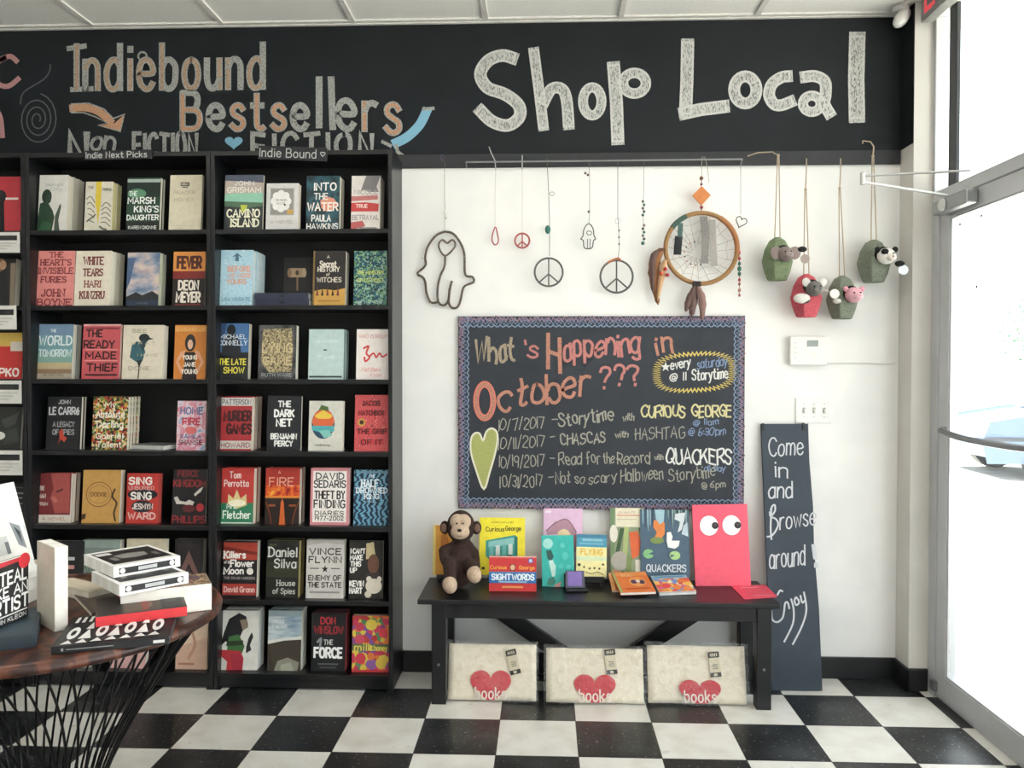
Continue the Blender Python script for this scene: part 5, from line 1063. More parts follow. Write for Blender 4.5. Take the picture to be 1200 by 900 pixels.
for i in range(20):
    a_ = 2*math.pi*i/20+rnd.uniform(-.08, .08); e = (822+41*math.cos(a_), 291+41*math.sin(a_)); s0 = .12+rnd.uniform(0, .1)
    m.tube(loc(t, [(cc[0]+(e[0]-cc[0])*s0, cc[1]+(e[1]-cc[1])*s0), e]), .0011, 5)
for rr in (12, 22, 32):
    m.tube(loc(t, [(cc[0]+(822-cc[0])*rr/42+(rr+(2 if i % 2 else -2))*math.cos(2*math.pi*i/20), cc[1]+(291-cc[1])*rr/42+(rr+(2 if i % 2 else -2))*math.sin(2*math.pi*i/20)) for i in range(20)]), .0008, 4, True)
m.build('web', mat('a19588', .7), t)
for i in range(9):
    a_ = 1.2+i*.42; m = MB(); m.ball(loc(t, [(cc[0]+14*math.cos(a_), cc[1]+14*math.sin(a_))])[0], .0042, 8, 6); m.build('bead', mat('b98a6a' if i % 2 else '4a4440', .4), t, smooth=True)
m = MB(); pt = loc(t, [(822, 219), (832, 229), (822, 240), (812, 229)]); th = Vector((0, .006, 0))
m.add([p-th for p in pt]+[p+th for p in pt], [(0, 1, 2, 3), (7, 6, 5, 4)]+[(i, (i+1) % 4, 4+(i+1) % 4, 4+i) for i in range(4)]); m.build('diamond', mat('c97a3f', .5), t, bevel=.002)
for y, c_, r in ((209, '6d4a2f', .009), (216, '5d3a28', .006), (243, '8a2f35', .008), (249, '5d4a3f', .007)):
    m = MB(); m.ball(loc(t, [(822, y)])[0], r); m.build('bead', mat(c_, .4), t, smooth=True)
def strip(t, pts, w, c_, nm, off=.012, sm=4):
    m = MB(); P_ = smooth2([p+Vector((0, -off, 0)) for p in loc(t, pts)], sm)
    L_, R2 = [], []
    for i, p in enumerate(P_): L_.append(p+Vector((-w/2, .003*math.sin(i*.9), 0))); R2.append(p+Vector((w/2, -.003*math.sin(i*.7), 0)))
    kx = len(P_); th = Vector((0, -.0016, 0))
    m.add(L_+R2+[p+th for p in L_]+[p+th for p in R2], [(i, i+1, kx+i+1, kx+i) for i in range(kx-1)]+[(2*kx+i, 3*kx+i, 3*kx+i+1, 2*kx+i+1) for i in range(kx-1)]+[(i, 2*kx+i, 2*kx+i+1, i+1) for i in range(kx-1)]+[(kx+i, kx+i+1, 3*kx+i+1, 3*kx+i) for i in range(kx-1)])
    return m.build(nm, c_, t, smooth=True)
GR = ramp_mat('grey_ribbon', ['5f5c5a', '8a8683', '6d6967'], 'noise', 60, (6, 1, 1), .8)
strip(t, [(824, 254), (826, 280), (825, 309)], .034, GR, 'ribbon'); strip(t, [(834, 258), (835, 285), (837, 312)], .03, ramp_mat('pale_ribbon', ['8f8a85', 'a9a49e'], 'noise', 60, (6, 1, 1), .8), 'ribbon', .006)
strip(t, [(797, 262), (796, 278)], .022, mat('4f6a66', .8), 'ribbon'); strip(t, [(795, 277), (793, 299)], .034, mat('1d2326', .7), 'tassel')
def feather(t, pts, wmax, c_, off=.01, nm='feather'):
    P_ = smooth2([p+Vector((0, -off, 0)) for p in loc(t, pts)], 5); m = MB(); kx = len(P_); L_, R2 = [], []
    for i, p in enumerate(P_):
        f = i/(kx-1); w = wmax*(math.sin(math.pi*min(1, f*.92+.08))**.6)*(1+.12*math.sin(i*2.3))
        L_.append(p+Vector((-w/2, .004, 0))); R2.append(p+Vector((w/2, .004, 0)))
    m.add(L_+P_+R2, [(i, i+1, kx+i+1, kx+i) for i in range(kx-1)]+[(kx+i, kx+i+1, 2*kx+i+1, 2*kx+i) for i in range(kx-1)])
    m.tube(P_, .0015, 5)
    o = m.build(nm, c_, t, smooth=True); s_ = o.modifiers.new('thick', 'SOLIDIFY'); s_.thickness = .0012; return o
F1 = ramp_mat('feather_brown', ['8a5a35', 'c98a52', '5d3f2c'], 'wave', 90, dist=4, rough=.8); F2 = ramp_mat('feather_dark', ['2b2322', '5d4a48', '3f3a3a', '8a6a62'], 'wave', 90, dist=4, rough=.8)
feather(t, [(775, 291), (768, 305), (766, 325), (771, 358)], .052, F1); feather(t, [(778, 292), (768, 296), (764, 310), (765, 345)], .03, F2, .016); feather(t, [(779, 305), (776, 318), (770, 352)], .03, ramp_mat('feather_tan', ['b08a62', 'd0a884'], 'wave', 90, dist=4, rough=.8), .02)
for x, y, c_ in ((779, 316, 'c0393a'), (774, 321, 'c9503a'), (781, 323, 'a8302f')): m = MB(); m.ball(loc(t, [(x, y)])[0]+Vector((0, -.024, 0)), .009); m.build('bead', mat(c_, .4), t, smooth=True)
m = MB(); m.box(-.018, .018, -.02, .004, -.012, .012); o = m.build('knot', mat('2a2422', .8), t, bevel=.003); o.location = loc(t, [(816, 333)])[0]
feather(t, [(815, 336), (812, 350), (810, 371)], .045, F2, .014); feather(t, [(817, 336), (822, 352), (822, 376)], .036, ramp_mat('feather_pink', ['8a6a64', 'b9958c', '6d5450'], 'wave', 90, dist=4, rough=.8), .02); feather(t, [(813, 336), (806, 352), (803, 366)], .03, F2, .022)
cord(t, [(862, 293), (866, 300), (867, 330), (866, 346)], .0016, mat('8a2f35', .7))
for y, c_, r in ((296, 'b0503f', .014), (303, 'a83a38', .008), (309, '3f6a58', .009), (315, '2f6b58', .012), (321, '3a5d50', .01), (328, 'a83035', .008), (333, '8a3f38', .007), (340, 'b07a6a', .009), (346, '9a4a44', .007)):
    m = MB(); m.ball(loc(t, [(865+(1.5 if y > 300 else 0), y)])[0], (r*.8, r*.8, r)); m.build('bead', mat(c_, .4), t, smooth=True)

# ------------------------------------------------------------------ felt pods with little animal heads
FELT_G = ramp_mat('green_felt', ['66745a', '7d8c6c', '5c6a50'], 'noise', 120, rough=.95, bump=.4); FELT_G2 = ramp_mat('grey_green_felt', ['666d60', '7c8374', '5a6155'], 'noise', 120, rough=.95, bump=.4); FELT_R = ramp_mat('red_felt', ['b84a56', 'cb5e68', 'a84450'], 'noise', 120, rough=.95, bump=.4)
def fuzz(h): return ramp_mat('fuzz_'+h, [h, h], 'noise', 200, rough=1, bump=.5)
TWINE = ramp_mat('jute_twine', ['a08f7a', 'c4b39c'], 'wave', 300, dist=2, rough=.9)
def pod(label, px, ytop, w_px, h_px, felt, animal, knot, hooks, yaw=-25):
    Yp = -.085; s = 3.72/F_PX
    t = thing('felt_ornament', label, 'ornament', P3(px, ytop, Yp), 'felt pods with animal heads on twine')
    W2, H = w_px*s/2, h_px*s
    m = MB(); prof = [(.16, 0), (.52, -.08), (.82, -.28), (1.0, -.56), (.86, -.78), (.62, -1.0)]
    vs, fs, n = [], [], 6
    for r, z in prof:
        for j in range(n):
            a = 2*math.pi*(j+.5)/n+math.radians(yaw); vs.append((r*W2*math.cos(a), r*W2*.9*math.sin(a), z*H))
    for i in range(len(prof)-1):
        for j in range(n): fs.append((i*n+j, (i+1)*n+j, (i+1)*n+(j+1) % n, i*n+(j+1) % n))
    fs.append(tuple(range(n))); fs.append(tuple((len(prof)-1)*n+j for j in range(n))[::-1])
    m.add(vs, fs); m.build('pod', felt, t, bevel=.004)
    # dark mouth of the pod
    hx_, hz_ = animal['at']; c = Vector((hx_*W2, -W2*.80, hz_*H))
    m = MB(); m.tube([c+Vector((0, .03, 0)), c+Vector((.003, -.006, .006))], [W2*.5, W2*.46], 14); m.build('opening', mat('1c1b1a', .9), t, smooth=True)
    hd = c+Vector((.006, -.02, -.004)); r = W2*.5
    m = MB(); m.ball(hd, (r, r*.9, r*.92)); head = m.build('animal_head', fuzz(animal['col']), t, smooth=True)
    m = MB(); m.ball(hd+Vector((r*.25, -r*.8, -r*.25)), (r*.55, r*.5, r*.42)); m.build('muzzle', fuzz(animal['muz']), head, smooth=True)
    for a in (-1, 1):
        m = MB(); ez = animal.get('earz', .7); m.ball(hd+Vector((a*r*animal.get('earx', .95), -.002, r*ez)), (r*animal.get('ear', .38), r*.18, r*animal.get('ear', .38)*1.1), M=Matrix.Rotation(a*.5, 3, 'Y')); m.build('ear', fuzz(animal['earc']), head, smooth=True)
        m = MB(); m.ball(hd+Vector((a*r*.36+r*.12, -r*.86, r*.2)), r*.11, 8, 6); m.build('eye', mat('111111', .2), head, smooth=True)
    if 'patch' in animal:
        m = MB(); m.ball(hd+Vector((-r*.4, -r*.62, r*.42)), (r*.42, r*.34, r*.36)); m.build('patch', fuzz(animal['patch']), head, smooth=True)
    m = MB(); m.ball(hd+Vector((r*.28, -r*1.22, -r*.2)), (r*.16, r*.1, r*.12), 8, 6); m.build('nose', mat(animal['nose'], .5), head, smooth=True)
    for (dx, dy, c_) in animal.get('tag', []):
        m = MB(); p = hd+Vector((W2*dx, -.01, H*dy)); m.tube([p+Vector((0, -.001, 0)), p+Vector((0, .001, 0))], W2*.28, 14); m.tube([hd+Vector((r*.8, 0, 0)), p], .0012, 5); m.build('tag', mat(c_, .5), t, smooth=True)
    for (dx, dy, rr, c_) in animal.get('extra', []):
        m = MB(); m.ball(hd+Vector((W2*dx, -.006, H*dy)), (W2*rr*1.3, W2*rr*.6, W2*rr*.8)); m.build('paw', fuzz(c_), t, smooth=True)
    top_ = [p-t.location for p in (P3(*knot, Yp), )][0]
    m = MB()
    for a in (-1, 1): m.tube([Vector((a*.012, 0, -.012)), top_+Vector((a*.003, 0, -.01)), top_], .0026, 6)
    m.tube([top_]+[P3(x, y, yy)-t.location for x, y, yy in hooks], .003, 6)
    m.ball(top_, .007, 8, 6); m.build('twine', TWINE, t, smooth=True)
pod('green felt pod with a grey elephant head, highest of the left three', 911, 278, 37, 50, FELT_G, dict(at=(.1, -.42), col='8a7d7a', muz='9a8d8a', earc='8f807c', ear=.75, earz=.1, earx=1.1, nose='6d605d', tag=[(1.15, -.12, '9a8a84')], extra=[(1.0, .1, .22, '1d1c1c')]), (912, 182), [(905, 178, -.05), (888, 179, -.03), (876, 183, -.016)])
pod('red felt pod with a grey koala head', 945, 321, 38, 50, FELT_R, dict(at=(.05, -.36), col='6d6a66', muz='8a8782', earc='d8d5d0', ear=.5, earz=.75, nose='2a2828', tag=[(1.15, -.12, 'dcdad4')], extra=[(-.75, -.22, .38, 'd8d5d0'), (-.6, -.26, .26, '4a4846'), (1.3, -.28, .2, 'b9b8b0')]), (944, 222), [(945, 200, -.06), (945, 188, -.03), (945, 186, -.015)])
pod('grey green felt pod with a pink pig head', 987, 323, 38, 50, FELT_G2, dict(at=(.22, -.46), col='e0a9b4', muz='eab9c2', earc='d898a6', ear=.32, nose='c97f8e'), (984, 221), [(985, 200, -.06), (985, 188, -.03), (985, 186, -.015)])
pod('grey green felt pod with a black and white cow head, rightmost', 1024, 281, 40, 49, FELT_G2, dict(at=(.2, -.42), col='e8e6e1', muz='e0d6cf', earc='1c1b1b', ear=.34, patch='1a1919', nose='7a6a64', tag=[(.9, -.32, 'd8dce4')], extra=[(.72, -.18, .22, '161515')]), (1023, 183), [(1024, 172, -.06), (1020, 166, -.045), (1011, 165, -.03), (1011, 168, -.016)])
# ================================================================== BENCH
ZT = .449; YFB = -.385; YBB = -.014
bench = thing('bench', 'long black wooden bench with diagonal braces under the chalkboard', 'bench', (.4, -.23, 0))
o_ = bench.location
def bb(nm, x0, x1, y0, y1, z0, z1, bev=.003):
    m = MB(); m.box(x0-o_.x, x1-o_.x, y0-o_.y, y1-o_.y, z0, z1); return m.build(nm, BLACKWOOD, bench, bevel=bev)
bb('seat', -.357, 1.157, YFB, YBB, ZT-.022, ZT, .004)
bb('apron', -.298, 1.124, -.366, -.345, .366, ZT-.0222); bb('apron', -.298, 1.124, -.062, -.045, .366, ZT-.0222)
for x in (-.298, 1.063):
    for y0, y1 in ((-.376, -.3165), (-.076, -.0165)):
        # the front legs carry the aprons flush inside their faces
        lg = bb('leg', x, x+.061, y0, y1, 0, ZT-.0222)
        if y0 < -.3:
            m = MB(); m.tube([(x+.03-o_.x, y0-.001-o_.y, .17), (x+.03-o_.x, y0+.002-o_.y, .17)], .006, 12); m.build('bolt_head', mat('8d8f90', .3, .8), lg)
    bb('end_rail', x+.02, x+.041, -.3165, -.076, .36, .42)
for a, b in ((-.15, .40), (.98, .43)):
    m = MB(); m.beam(Vector((a, -.085, .40))-o_, Vector((b, -.085, .03))-o_, .028, .072, (0, 0, 1)); m.build('diagonal_brace', BLACKWOOD, bench, bevel=.003)
bb('stretcher', -.237, 1.063, -.1, -.072, .0, .03)

# ------------------------------------------------------------------ canvas totes in clear sleeves
CANVAS = ramp_mat('cream_canvas', ['e8ddc8', 'f0e7d5', 'e2d6bf'], 'noise', 30, rough=.9, bump=.15)
PLASTIC, nt, b = newmat('clear_plastic_sleeve')
out = nt.nodes['Material Output']; tr = nt.nodes.new('ShaderNodeBsdfTransparent'); gl = nt.nodes.new('ShaderNodeBsdfGlossy'); gl.inputs['Roughness'].default_value = .16
tr.inputs[0].default_value = (.96, .96, .95, 1)
n = nt.nodes.new('ShaderNodeTexNoise'); n.inputs['Scale'].default_value = 26; n.inputs['Detail'].default_value = 3; n.inputs['Distortion'].default_value = 1.5
tc = nt.nodes.new('ShaderNodeTexCoord'); nt.links.new(tc.outputs['Object'], n.inputs['Vector'])
bp_ = nt.nodes.new('ShaderNodeBump'); bp_.inputs['Strength'].default_value = .6; bp_.inputs['Distance'].default_value = .02; nt.links.new(n.outputs['Fac'], bp_.inputs['Height']); nt.links.new(bp_.outputs['Normal'], gl.inputs['Normal'])
mx = nt.nodes.new('ShaderNodeMixShader'); mx.inputs[0].default_value = .07
nt.links.new(tr.outputs[0], mx.inputs[1]); nt.links.new(gl.outputs[0], mx.inputs[2]); nt.links.new(mx.outputs[0], out.inputs['Surface'])
def sheet(w, h, nx, nz, amp, seed, y=0, jag=0):
    rnd = random.Random(seed); f = [(rnd.uniform(8, 30), rnd.uniform(8, 30), rnd.uniform(0, 6)) for _ in range(4)]
    vs = []
    for j in range(nz+1):
        for i in range(nx+1):
            u, v = -w/2+w*i/nx, h*j/nz
            d = sum(math.sin(a*u+b_*v+c) for a, b_, c in f)/4*amp
            e = (rnd.uniform(-jag, jag) if j == nz else 0)
            vs.append((u+(rnd.uniform(-jag, jag)*.5 if i in (0, nx) else 0), y+d, v+e))
    return vs, [(j*(nx+1)+i, j*(nx+1)+i+1, (j+1)*(nx+1)+i+1, (j+1)*(nx+1)+i) for j in range(nz) for i in range(nx)]
def tote(label, x0, x1, ytop, ybot, heart_px, tag_px, seed, rz):
    p0, p1 = atz(x0, ybot, 0), atz(x1, ybot, 0); c = (p0+p1)/2; w = p1.x-p0.x; lean = math.radians(13)
    Ytop = c.y+.05
    h = (at((x0+x1)/2, ytop, Ytop).z)/math.cos(lean)
    t = thing('packaged_tote_bag', label, 'tote bag', (c.x, c.y+.004, .001), 'tote bags in clear sleeves under the bench', rot=(-lean, 0, math.radians(rz)))
    k_ = w/(x1-x0)
    m = MB(); v, f = sheet(w*.95, h*.93, 14, 10, .004, seed, 0); m.add(v, f)
    tb = m.build('tote', CANVAS, t, smooth=True); s_ = tb.modifiers.new('thick', 'SOLIDIFY'); s_.thickness = .018; s_.offset = 1
    tb.location = (0, .004, .004)
    hx, hy, hw_, hh_ = heart_px; u = (hx-(x0+x1)/2)*k_; v0 = (ybot-hy)*k_*1.0
    pts = [(x, max(.006, z)) for x, z in heart2(u, v0, hw_*k_, hh_*k_, 40)]
    m = MB(); w3 = lambda x, z, off=0: Vector((x, -.021-off, z))
    m.prism(pts[::-1], w3, -.002, .001, 0)
    st, W = layout('books', 2.6)
    for s in st: m.ribbon([(u+(p[0]/W-.5)*hw_*k_*.74, .012+p[1]/10*hw_*k_*.26) for p in s], hw_*k_*.036, w3, .0022, 1)
    m.build('heart_print', [mat('c93a46', .8), mat('f0e2da', .8)], t)['label'] = 'red heart print lettered books, cut by the fold'
    tx, ty, ang = tag_px; u = (tx-(x0+x1)/2)*k_; v0 = (ybot-ty)*k_
    m = MB(); M_ = Matrix.Translation((u, -.0235, v0)) @ Matrix.Rotation(math.radians(ang), 4, 'Y')
    m.box(-.022, .022, -.001, .001, -.052, .052, 0, M_); m.box(-.023, .023, -.0022, -.001, .026, .05, 1, M_); m.box(-.023, .023, -.0022, -.001, -.052, -.034, 1, M_); m.box(-.008, .006, -.003, -.0022, -.048, -.038, 0, M_)
    for i in range(3): m.box(-.01, .012, -.0022, -.001, -.004-.008*i, 0-.008*i, 2, M_)
    for i in range(4): m.box(-.014+.008*i, -.010+.008*i, -.003, -.0022, .032, .044, 0, M_)
    m.build('hang_tag', [mat('d8cdb4', .7), mat('1b1b1c', .6), mat('8a8272', .7)], t)['label'] = 'small paper tag with black ends'
    m = MB(); v, f = sheet(w*1.0, h, 26, 18, .008, seed+9, -.034, .004); m.add(v, f)
    v2, f2 = sheet(w*1.0, h, 26, 18, .004, seed+19, .026, .004); m.add(v2, f2)
    m.build('plastic_sleeve', PLASTIC, t, smooth=True)
tote('clear-wrapped cream tote with a red heart, leftmost under the bench', 522, 631, 752, 822, (575, 807, 48, 40), (601, 777, -14), 3, 0)
tote('clear-wrapped cream tote with a red heart, middle one under the bench', 637, 757, 757, 825, (697, 811, 49, 38), (716, 777, -6), 5, 0)
tote('clear-wrapped cream tote with a red heart, rightmost under the bench', 757, 877, 754, 826, (820, 815, 49, 34), (838, 780, -5), 8, 0)

# ================================================================== ON THE BENCH
def stand(name, label, px0, px1, ptop, Y, cover, art, t=.012, lean=8, yaw=0, pages=None, spine=None, group=None, z=ZT, rz=0, zb=None, soft=False):
    """an upright book standing on the bench, read off at its own depth Y"""
    pm = (px0+px1)/2
    a, b = at(px0, 640, Y), at(px1, 640, Y); w = (b.x-a.x)/math.cos(math.radians(yaw))
    zb = z if zb is None else zb
    h = (at(pm, ptop, Y+.02).z-zb)/math.cos(math.radians(lean))
    o = make_book(name, label, w, h, t, cover, art, spine, pages or PAGES_W, group, soft=soft)
    o.location = ((a.x+b.x)/2, Y, zb+.0008)
    o.rotation_mode = 'XYZ'
    o.matrix_world = Matrix.Translation(o.location) @ Matrix.Rotation(math.radians(yaw), 4, 'Z') @ Matrix.Rotation(-math.radians(lean), 4, 'X') @ Matrix.Rotation(math.radians(rz), 4, 'Y')
    return o
GB = "children's books on the bench"
# yellow-orange book behind the plush monkey
stand('picture_book', 'orange yellow book behind the plush monkey at the left end', 507, 530, 616, -.10, 'd99a3f', [R(0, 0, .14, 1, 'e6cf7a'), E(.6, .35, .2, .16, 'b5652f'), P([(.4, .2), (.7, .16), (.8, .6), (.5, .7)], 'c47a35')], .014, 5, 0, group=GB, zb=ZT+.032)
# yellow picture book with a teal bus
stand('picture_book', 'bright yellow picture book with a teal bus between monkey and lilac book', 561.5, 615, 607.5, -.10, 'f2e23a',
 [T_('MARGRET AND H.A. REY', .5, .08, .5, .025, 'a9972f', .2), S([(.15, .24), (.5, .16), (.86, .22)], .004, 'f2e23a')]+
 [T_('Curious', .34, .2, .4, .075, '4c4a22', .17), T_('George', .74, .185, .34, .075, '4c4a22', .17)]+
 [P([(.14, .4), (.78, .3), (.84, .34), (.82, .68), (.2, .72), (.14, .66)], '3f9a8e'), P([(.2, .42), (.76, .34), (.76, .46), (.2, .52)], '8fc9c4')]+[P([(.22+.14*i, .5-.012*i), (.31+.14*i, .49-.012*i), (.31+.14*i, .66-.008*i), (.22+.14*i, .67-.008*i)], 'd3ded8' if i % 2 else '6fb8b0') for i in range(4)]+[E(.3, .7, .06, .04, '3a4a4a'), E(.66, .68, .06, .04, '3a4a4a'), R(.14, .72, .2, .72, '3f9a8e'), R(.78, .33, .84, .66, '2f7a6e'), R(.06, .86, .12, .9, '2b2b1f')], .012, 7, 0, group=GB, zb=ZT+.034)
# red and blue word book
stand('board_book', 'red and blue word book standing in front of the bright yellow one', 573, 628.5, 652.5, -.245, 'cf3a3c',
 [R(0, 0, 1, .04, 'd95a50'), T_('Curious', .2, .3, .34, .1, 'f0a04a', .24), T_('George', .8, .3, .32, .1, 'f0a04a', .24), R(.44, .2, .56, .4, '8a3a2c'), E(.5, .3, .05, .08, 'd8b08f'), E(.88, .1, .06, .08, '6a5aa0'), E(.88, .1, .035, .05, 'd3cfe0'), R(0, .43, 1, .76, '2a6cae'), R(0, .43, 1, .46, '4c8cc4'), T_('SIGHT', .26, .58, .4, .16, 'e6f0f6', .26), T_('WORDS', .72, .58, .46, .16, 'e6f0f6', .26), R(.2, .7, .8, .74, '9ac0dc'), R(.28, .84, .72, .9, 'e89a5a')], .03, 4, 0, group=GB)
# lilac book
stand('picture_book', 'pale lilac picture book with a big hat, standing behind the teal one', 637, 683, 597, -.085, 'dcb8d4',
 [P([(.05, .3), (.3, .18), (.6, .14), (.82, .3), (.88, .56), (.78, .6), (.7, .4), (.4, .34), (.1, .36)], 'b58a9a'), E(.52, .42, .2, .14, 'e9cfa8'), S([(.08, .3), (.3, .2), (.6, .15), (.84, .32)], .03, '8f6a7c'), P([(.1, .4), (.34, .44), (.44, .62), (.2, .72)], 'e6c8dc'), S([(.3, .7), (.36, .56), (.46, .5)], .03, '5d4048'), S([(.46, .7), (.5, .54), (.6, .62)], .03, '5d4048'), E(.5, .74, .3, .12, 'ecd9a8'), R(.04, .03, .2, .06, 'ecdce8')], .012, 7, 0, group=GB)
# teal book
stand('picture_book', 'teal picture book with a pale dancing figure, leaning forward of the lilac one', 635.5, 673, 628.5, -.16, '3fbdb4',
 [E(.2, .16, .16, .1, 'a9e3dc'), P([(.14, .3), (.3, .28), (.38, .42), (.3, .5), (.18, .46)], '37605c'), P([(.22, .5), (.34, .48), (.44, .6), (.42, .76), (.34, .86), (.28, .7)], 'cdeee6'), P([(.2, .84), (.36, .8), (.44, .9), (.3, .98), (.14, .96)], '4a8a7c'), E(.66, .2, .08, .05, '62d0c8'), E(.74, .4, .1, .08, '5acac2'), E(.6, .6, .08, .05, '58c8c0'), E(.84, .62, .07, .05, '62d0c8'), P([(.4, .96), (.6, .9), (.56, 1), (.36, 1)], 'd8a0a0')], .01, 10, -8, group=GB, rz=-2.5)
# yellow and blue book on a little easel
bk = stand('picture_book', 'pale yellow picture book with a blue top band, standing on a black easel', 675, 711, 627.5, -.12, 'ece0a0',
 [R(0, 0, 1, .3, '4a94b0'), R(0, 0, 1, .08, '3a7a9a'), R(.2, .1, .86, .16, '86bccb'), R(.1, .2, .9, .24, '6fb0c4'), T_('FLYING', .5, .41, .7, .12, 'e0b84a', .24), R(0, .52, 1, .62, 'd3e0b8'), E(.1, .72, .05, .035, '2c2b24'), E(.26, .77, .03, .025, '3a382c'), E(.44, .8, .035, .025, '3a382c'), E(.6, .79, .03, .03, '3a382c'), E(.76, .8, .035, .025, '3a382c'), E(.88, .7, .035, .025, '3a382c'), S([(.3, .88), (.5, .92), (.7, .88), (.9, .94)], .03, '8a845a')], .01, 12, 4, group=GB, zb=ZT+.035, rz=2)
for x_, w_, y_, lab in ((521, .07, -.10, 'small black easel under the orange yellow book'), (588, .12, -.10, 'small black easel under the bright yellow book'), (736, .1, -.088, 'small black easel under the illustrated fox book'), (780, .13, -.098, 'small black easel under the blue grey duck book')):
    t = thing('book_easel', lab, 'easel', (at(x_, 670, y_).x, y_, ZT+.0008), 'black book easels on the bench')
    m = MB(); m.box(-w_/2, w_/2, -.014, .02, .02, .031); m.box(-w_/2, w_/2, -.019, -.014, .02, .038)
    for a in (-1, 1): m.box(a*w_*.36-.006, a*w_*.36+.006, -.012, .055, 0, .02)
    m.build('stand', mat('1c1b1d', .4), t, bevel=.002)
c = at(692, 684, -.12)
t = thing('book_easel', 'small black easel holding the pale yellow book', 'easel', (c.x, -.12, ZT+.0008))
m = MB()
for x in (-.045, .045): m.beam((x, -.03, .006), (x, .075, .006), .012, .012); m.beam((x, .012, .006), (x, .036, .12), .01, .01, (0, 1, 0))
m.box(-.06, .06, -.016, .006, .012, .032); m.box(-.06, .06, -.022, -.016, .012, .042)
m.build('stand', mat('1c1b1d', .4), t, bevel=.002)
# purple card on a black block
c = at(674, 690, -.215)
t = thing('card_holder', 'small black holder with a purple card in front of the teal book', 'card holder', (c.x, -.215, ZT+.0008), rot=(0, 0, math.radians(6)))
m = MB(); m.box(-.045, .05, -.03, .03, 0, .012); m.box(-.045, .045, .012, .022, .0, .075, M=Matrix.Rotation(-.3, 4, 'X')); m.build('stand', mat('1f2024', .45), t, bevel=.003)
m = MB(); m.box(-.042, .042, -.001, .001, .01, .083, 0, Matrix.Translation((0, -.012, .004)) @ Matrix.Rotation(-.38, 4, 'X')); m.box(-.032, .03, -.0022, -.001, .018, .08, 1, Matrix.Translation((0, -.012, .004)) @ Matrix.Rotation(-.38, 4, 'X')); m.build('card', [mat('4a4a5c', .5), mat('7a63a8', .5)], t)
# green and orange illustrated book
stand('picture_book', 'illustrated book of green stems, orange fox and grey animal, left of the blue-grey one', 715.5, 755, 596, -.088, '8f9a7c',
 [R(0, 0, .12, 1, '6f8a62'), R(.16, 0, .9, .28, 'e3dcc4'), T_('GIANT', .5, .07, .5, .03, 'c08a70', .2), R(.2, .1, .86, .12, 'd3a08a'), R(.2, .16, .8, .175, 'c9bfa4'), E(.1, .38, .12, .13, 'e0dccf'), P([(.3, .3), (.42, .3), (.26, .68), (.14, .68)], '3f5a3a'), P([(.42, .28), (.56, .28), (.5, .7), (.36, .7)], 'a9b87a'), P([(.56, .36), (.82, .34), (.92, .5), (.84, .7), (.64, .76), (.6, .55)], 'd9673a'), P([(.84, .3), (.96, .28), (.94, .44)], '4a5a3a'), E(.28, .78, .26, .14, 'a8a39a'), P([(.5, .66), (.66, .74), (.6, 1), (.44, 1)], '7f8f5a'), R(.74, .76, .9, .94, 'd8d3c6'), P([(.06, .9), (.4, .94), (.4, 1), (0, 1)], 'c0866a'), E(.36, .96, .05, .03, '2c2a26')], .012, 6, 0, group=GB, zb=ZT+.034)
# blue-grey duck book
stand('picture_book', 'blue grey picture book lettered QUACKERS with a white duck and lily pads', 751, 808.5, 598, -.098, '4a6276',
 [R(.0, .0, 1, .02, '3a4f60'), P([(.28, .16), (.42, .14), (.5, .2), (.5, .36), (.4, .46), (.26, .46), (.34, .34), (.26, .26)], 'dd8444'), E(.34, .46, .14, .05, '7a8f50'), P([(.3, .0), (.5, 0), (.48, .18), (.4, .22), (.32, .14)], '9fc0cc')]+[P([(.04+.05*i, 0), (.07+.05*i, 0), (.065+.05*i, .22+.06*(i % 3)), (.045+.05*i, .2+.05*(i % 2))], ['8fb0bc', '30485a', 'a9c8d0'][i % 3]) for i in range(5)]+[P([(.56+.045*i, .0), (.59+.045*i, 0), (.58+.045*i, .16+.07*(i % 3))], ['7fa08a', '2f4656', '9ab8b0'][i % 3]) for i in range(9)]+
 [P([(.72, .06), (.92, .04), (.9, .16), (.84, .3), (.76, .34), (.82, .18), (.7, .14)], 'd3dade'), P([(.88, .24), (.96, .18), (.98, .4), (.84, .36)], 'b9ccd6'), P([(.54, .34), (.62, .33), (.66, .4), (.64, .46), (.8, .46), (.78, .54), (.7, .58), (.56, .56), (.53, .46)], 'f0f2f0'), E(.16, .66, .11, .07, '86bf86'), P([(.16, .66), (.28, .62), (.27, .68)], '4a6276'), E(.7, .68, .11, .065, 'a9cf8a'), P([(.7, .68), (.6, .72), (.62, .66)], '4a6276'), T_('QUACKERS', .52, .87, .8, .1, 'd3dbe2', .17)], .014, 6, 0, group=GB, zb=ZT+.034)
# big pink book with two goggle eyes
stand('picture_book', 'large plain pink picture book with two round goggle eyes', 815.5, 880.5, 592.5, -.115, 'ef5a72',
 [E(.29, .258, .178, .132, 'c94a62'), E(.29, .258, .168, .124, 'f4f2f2'), E(.70, .258, .178, .132, 'c94a62'), E(.70, .258, .168, .124, 'f4f2f2'), E(.40, .258, .062, .043, '2a2024'), E(.405, .25, .02, .014, '57474c'), E(.81, .258, .062, .043, '2a2024'), E(.815, .25, .02, .014, '57474c')], .014, 7, 0, group=GB, rz=-1.5)
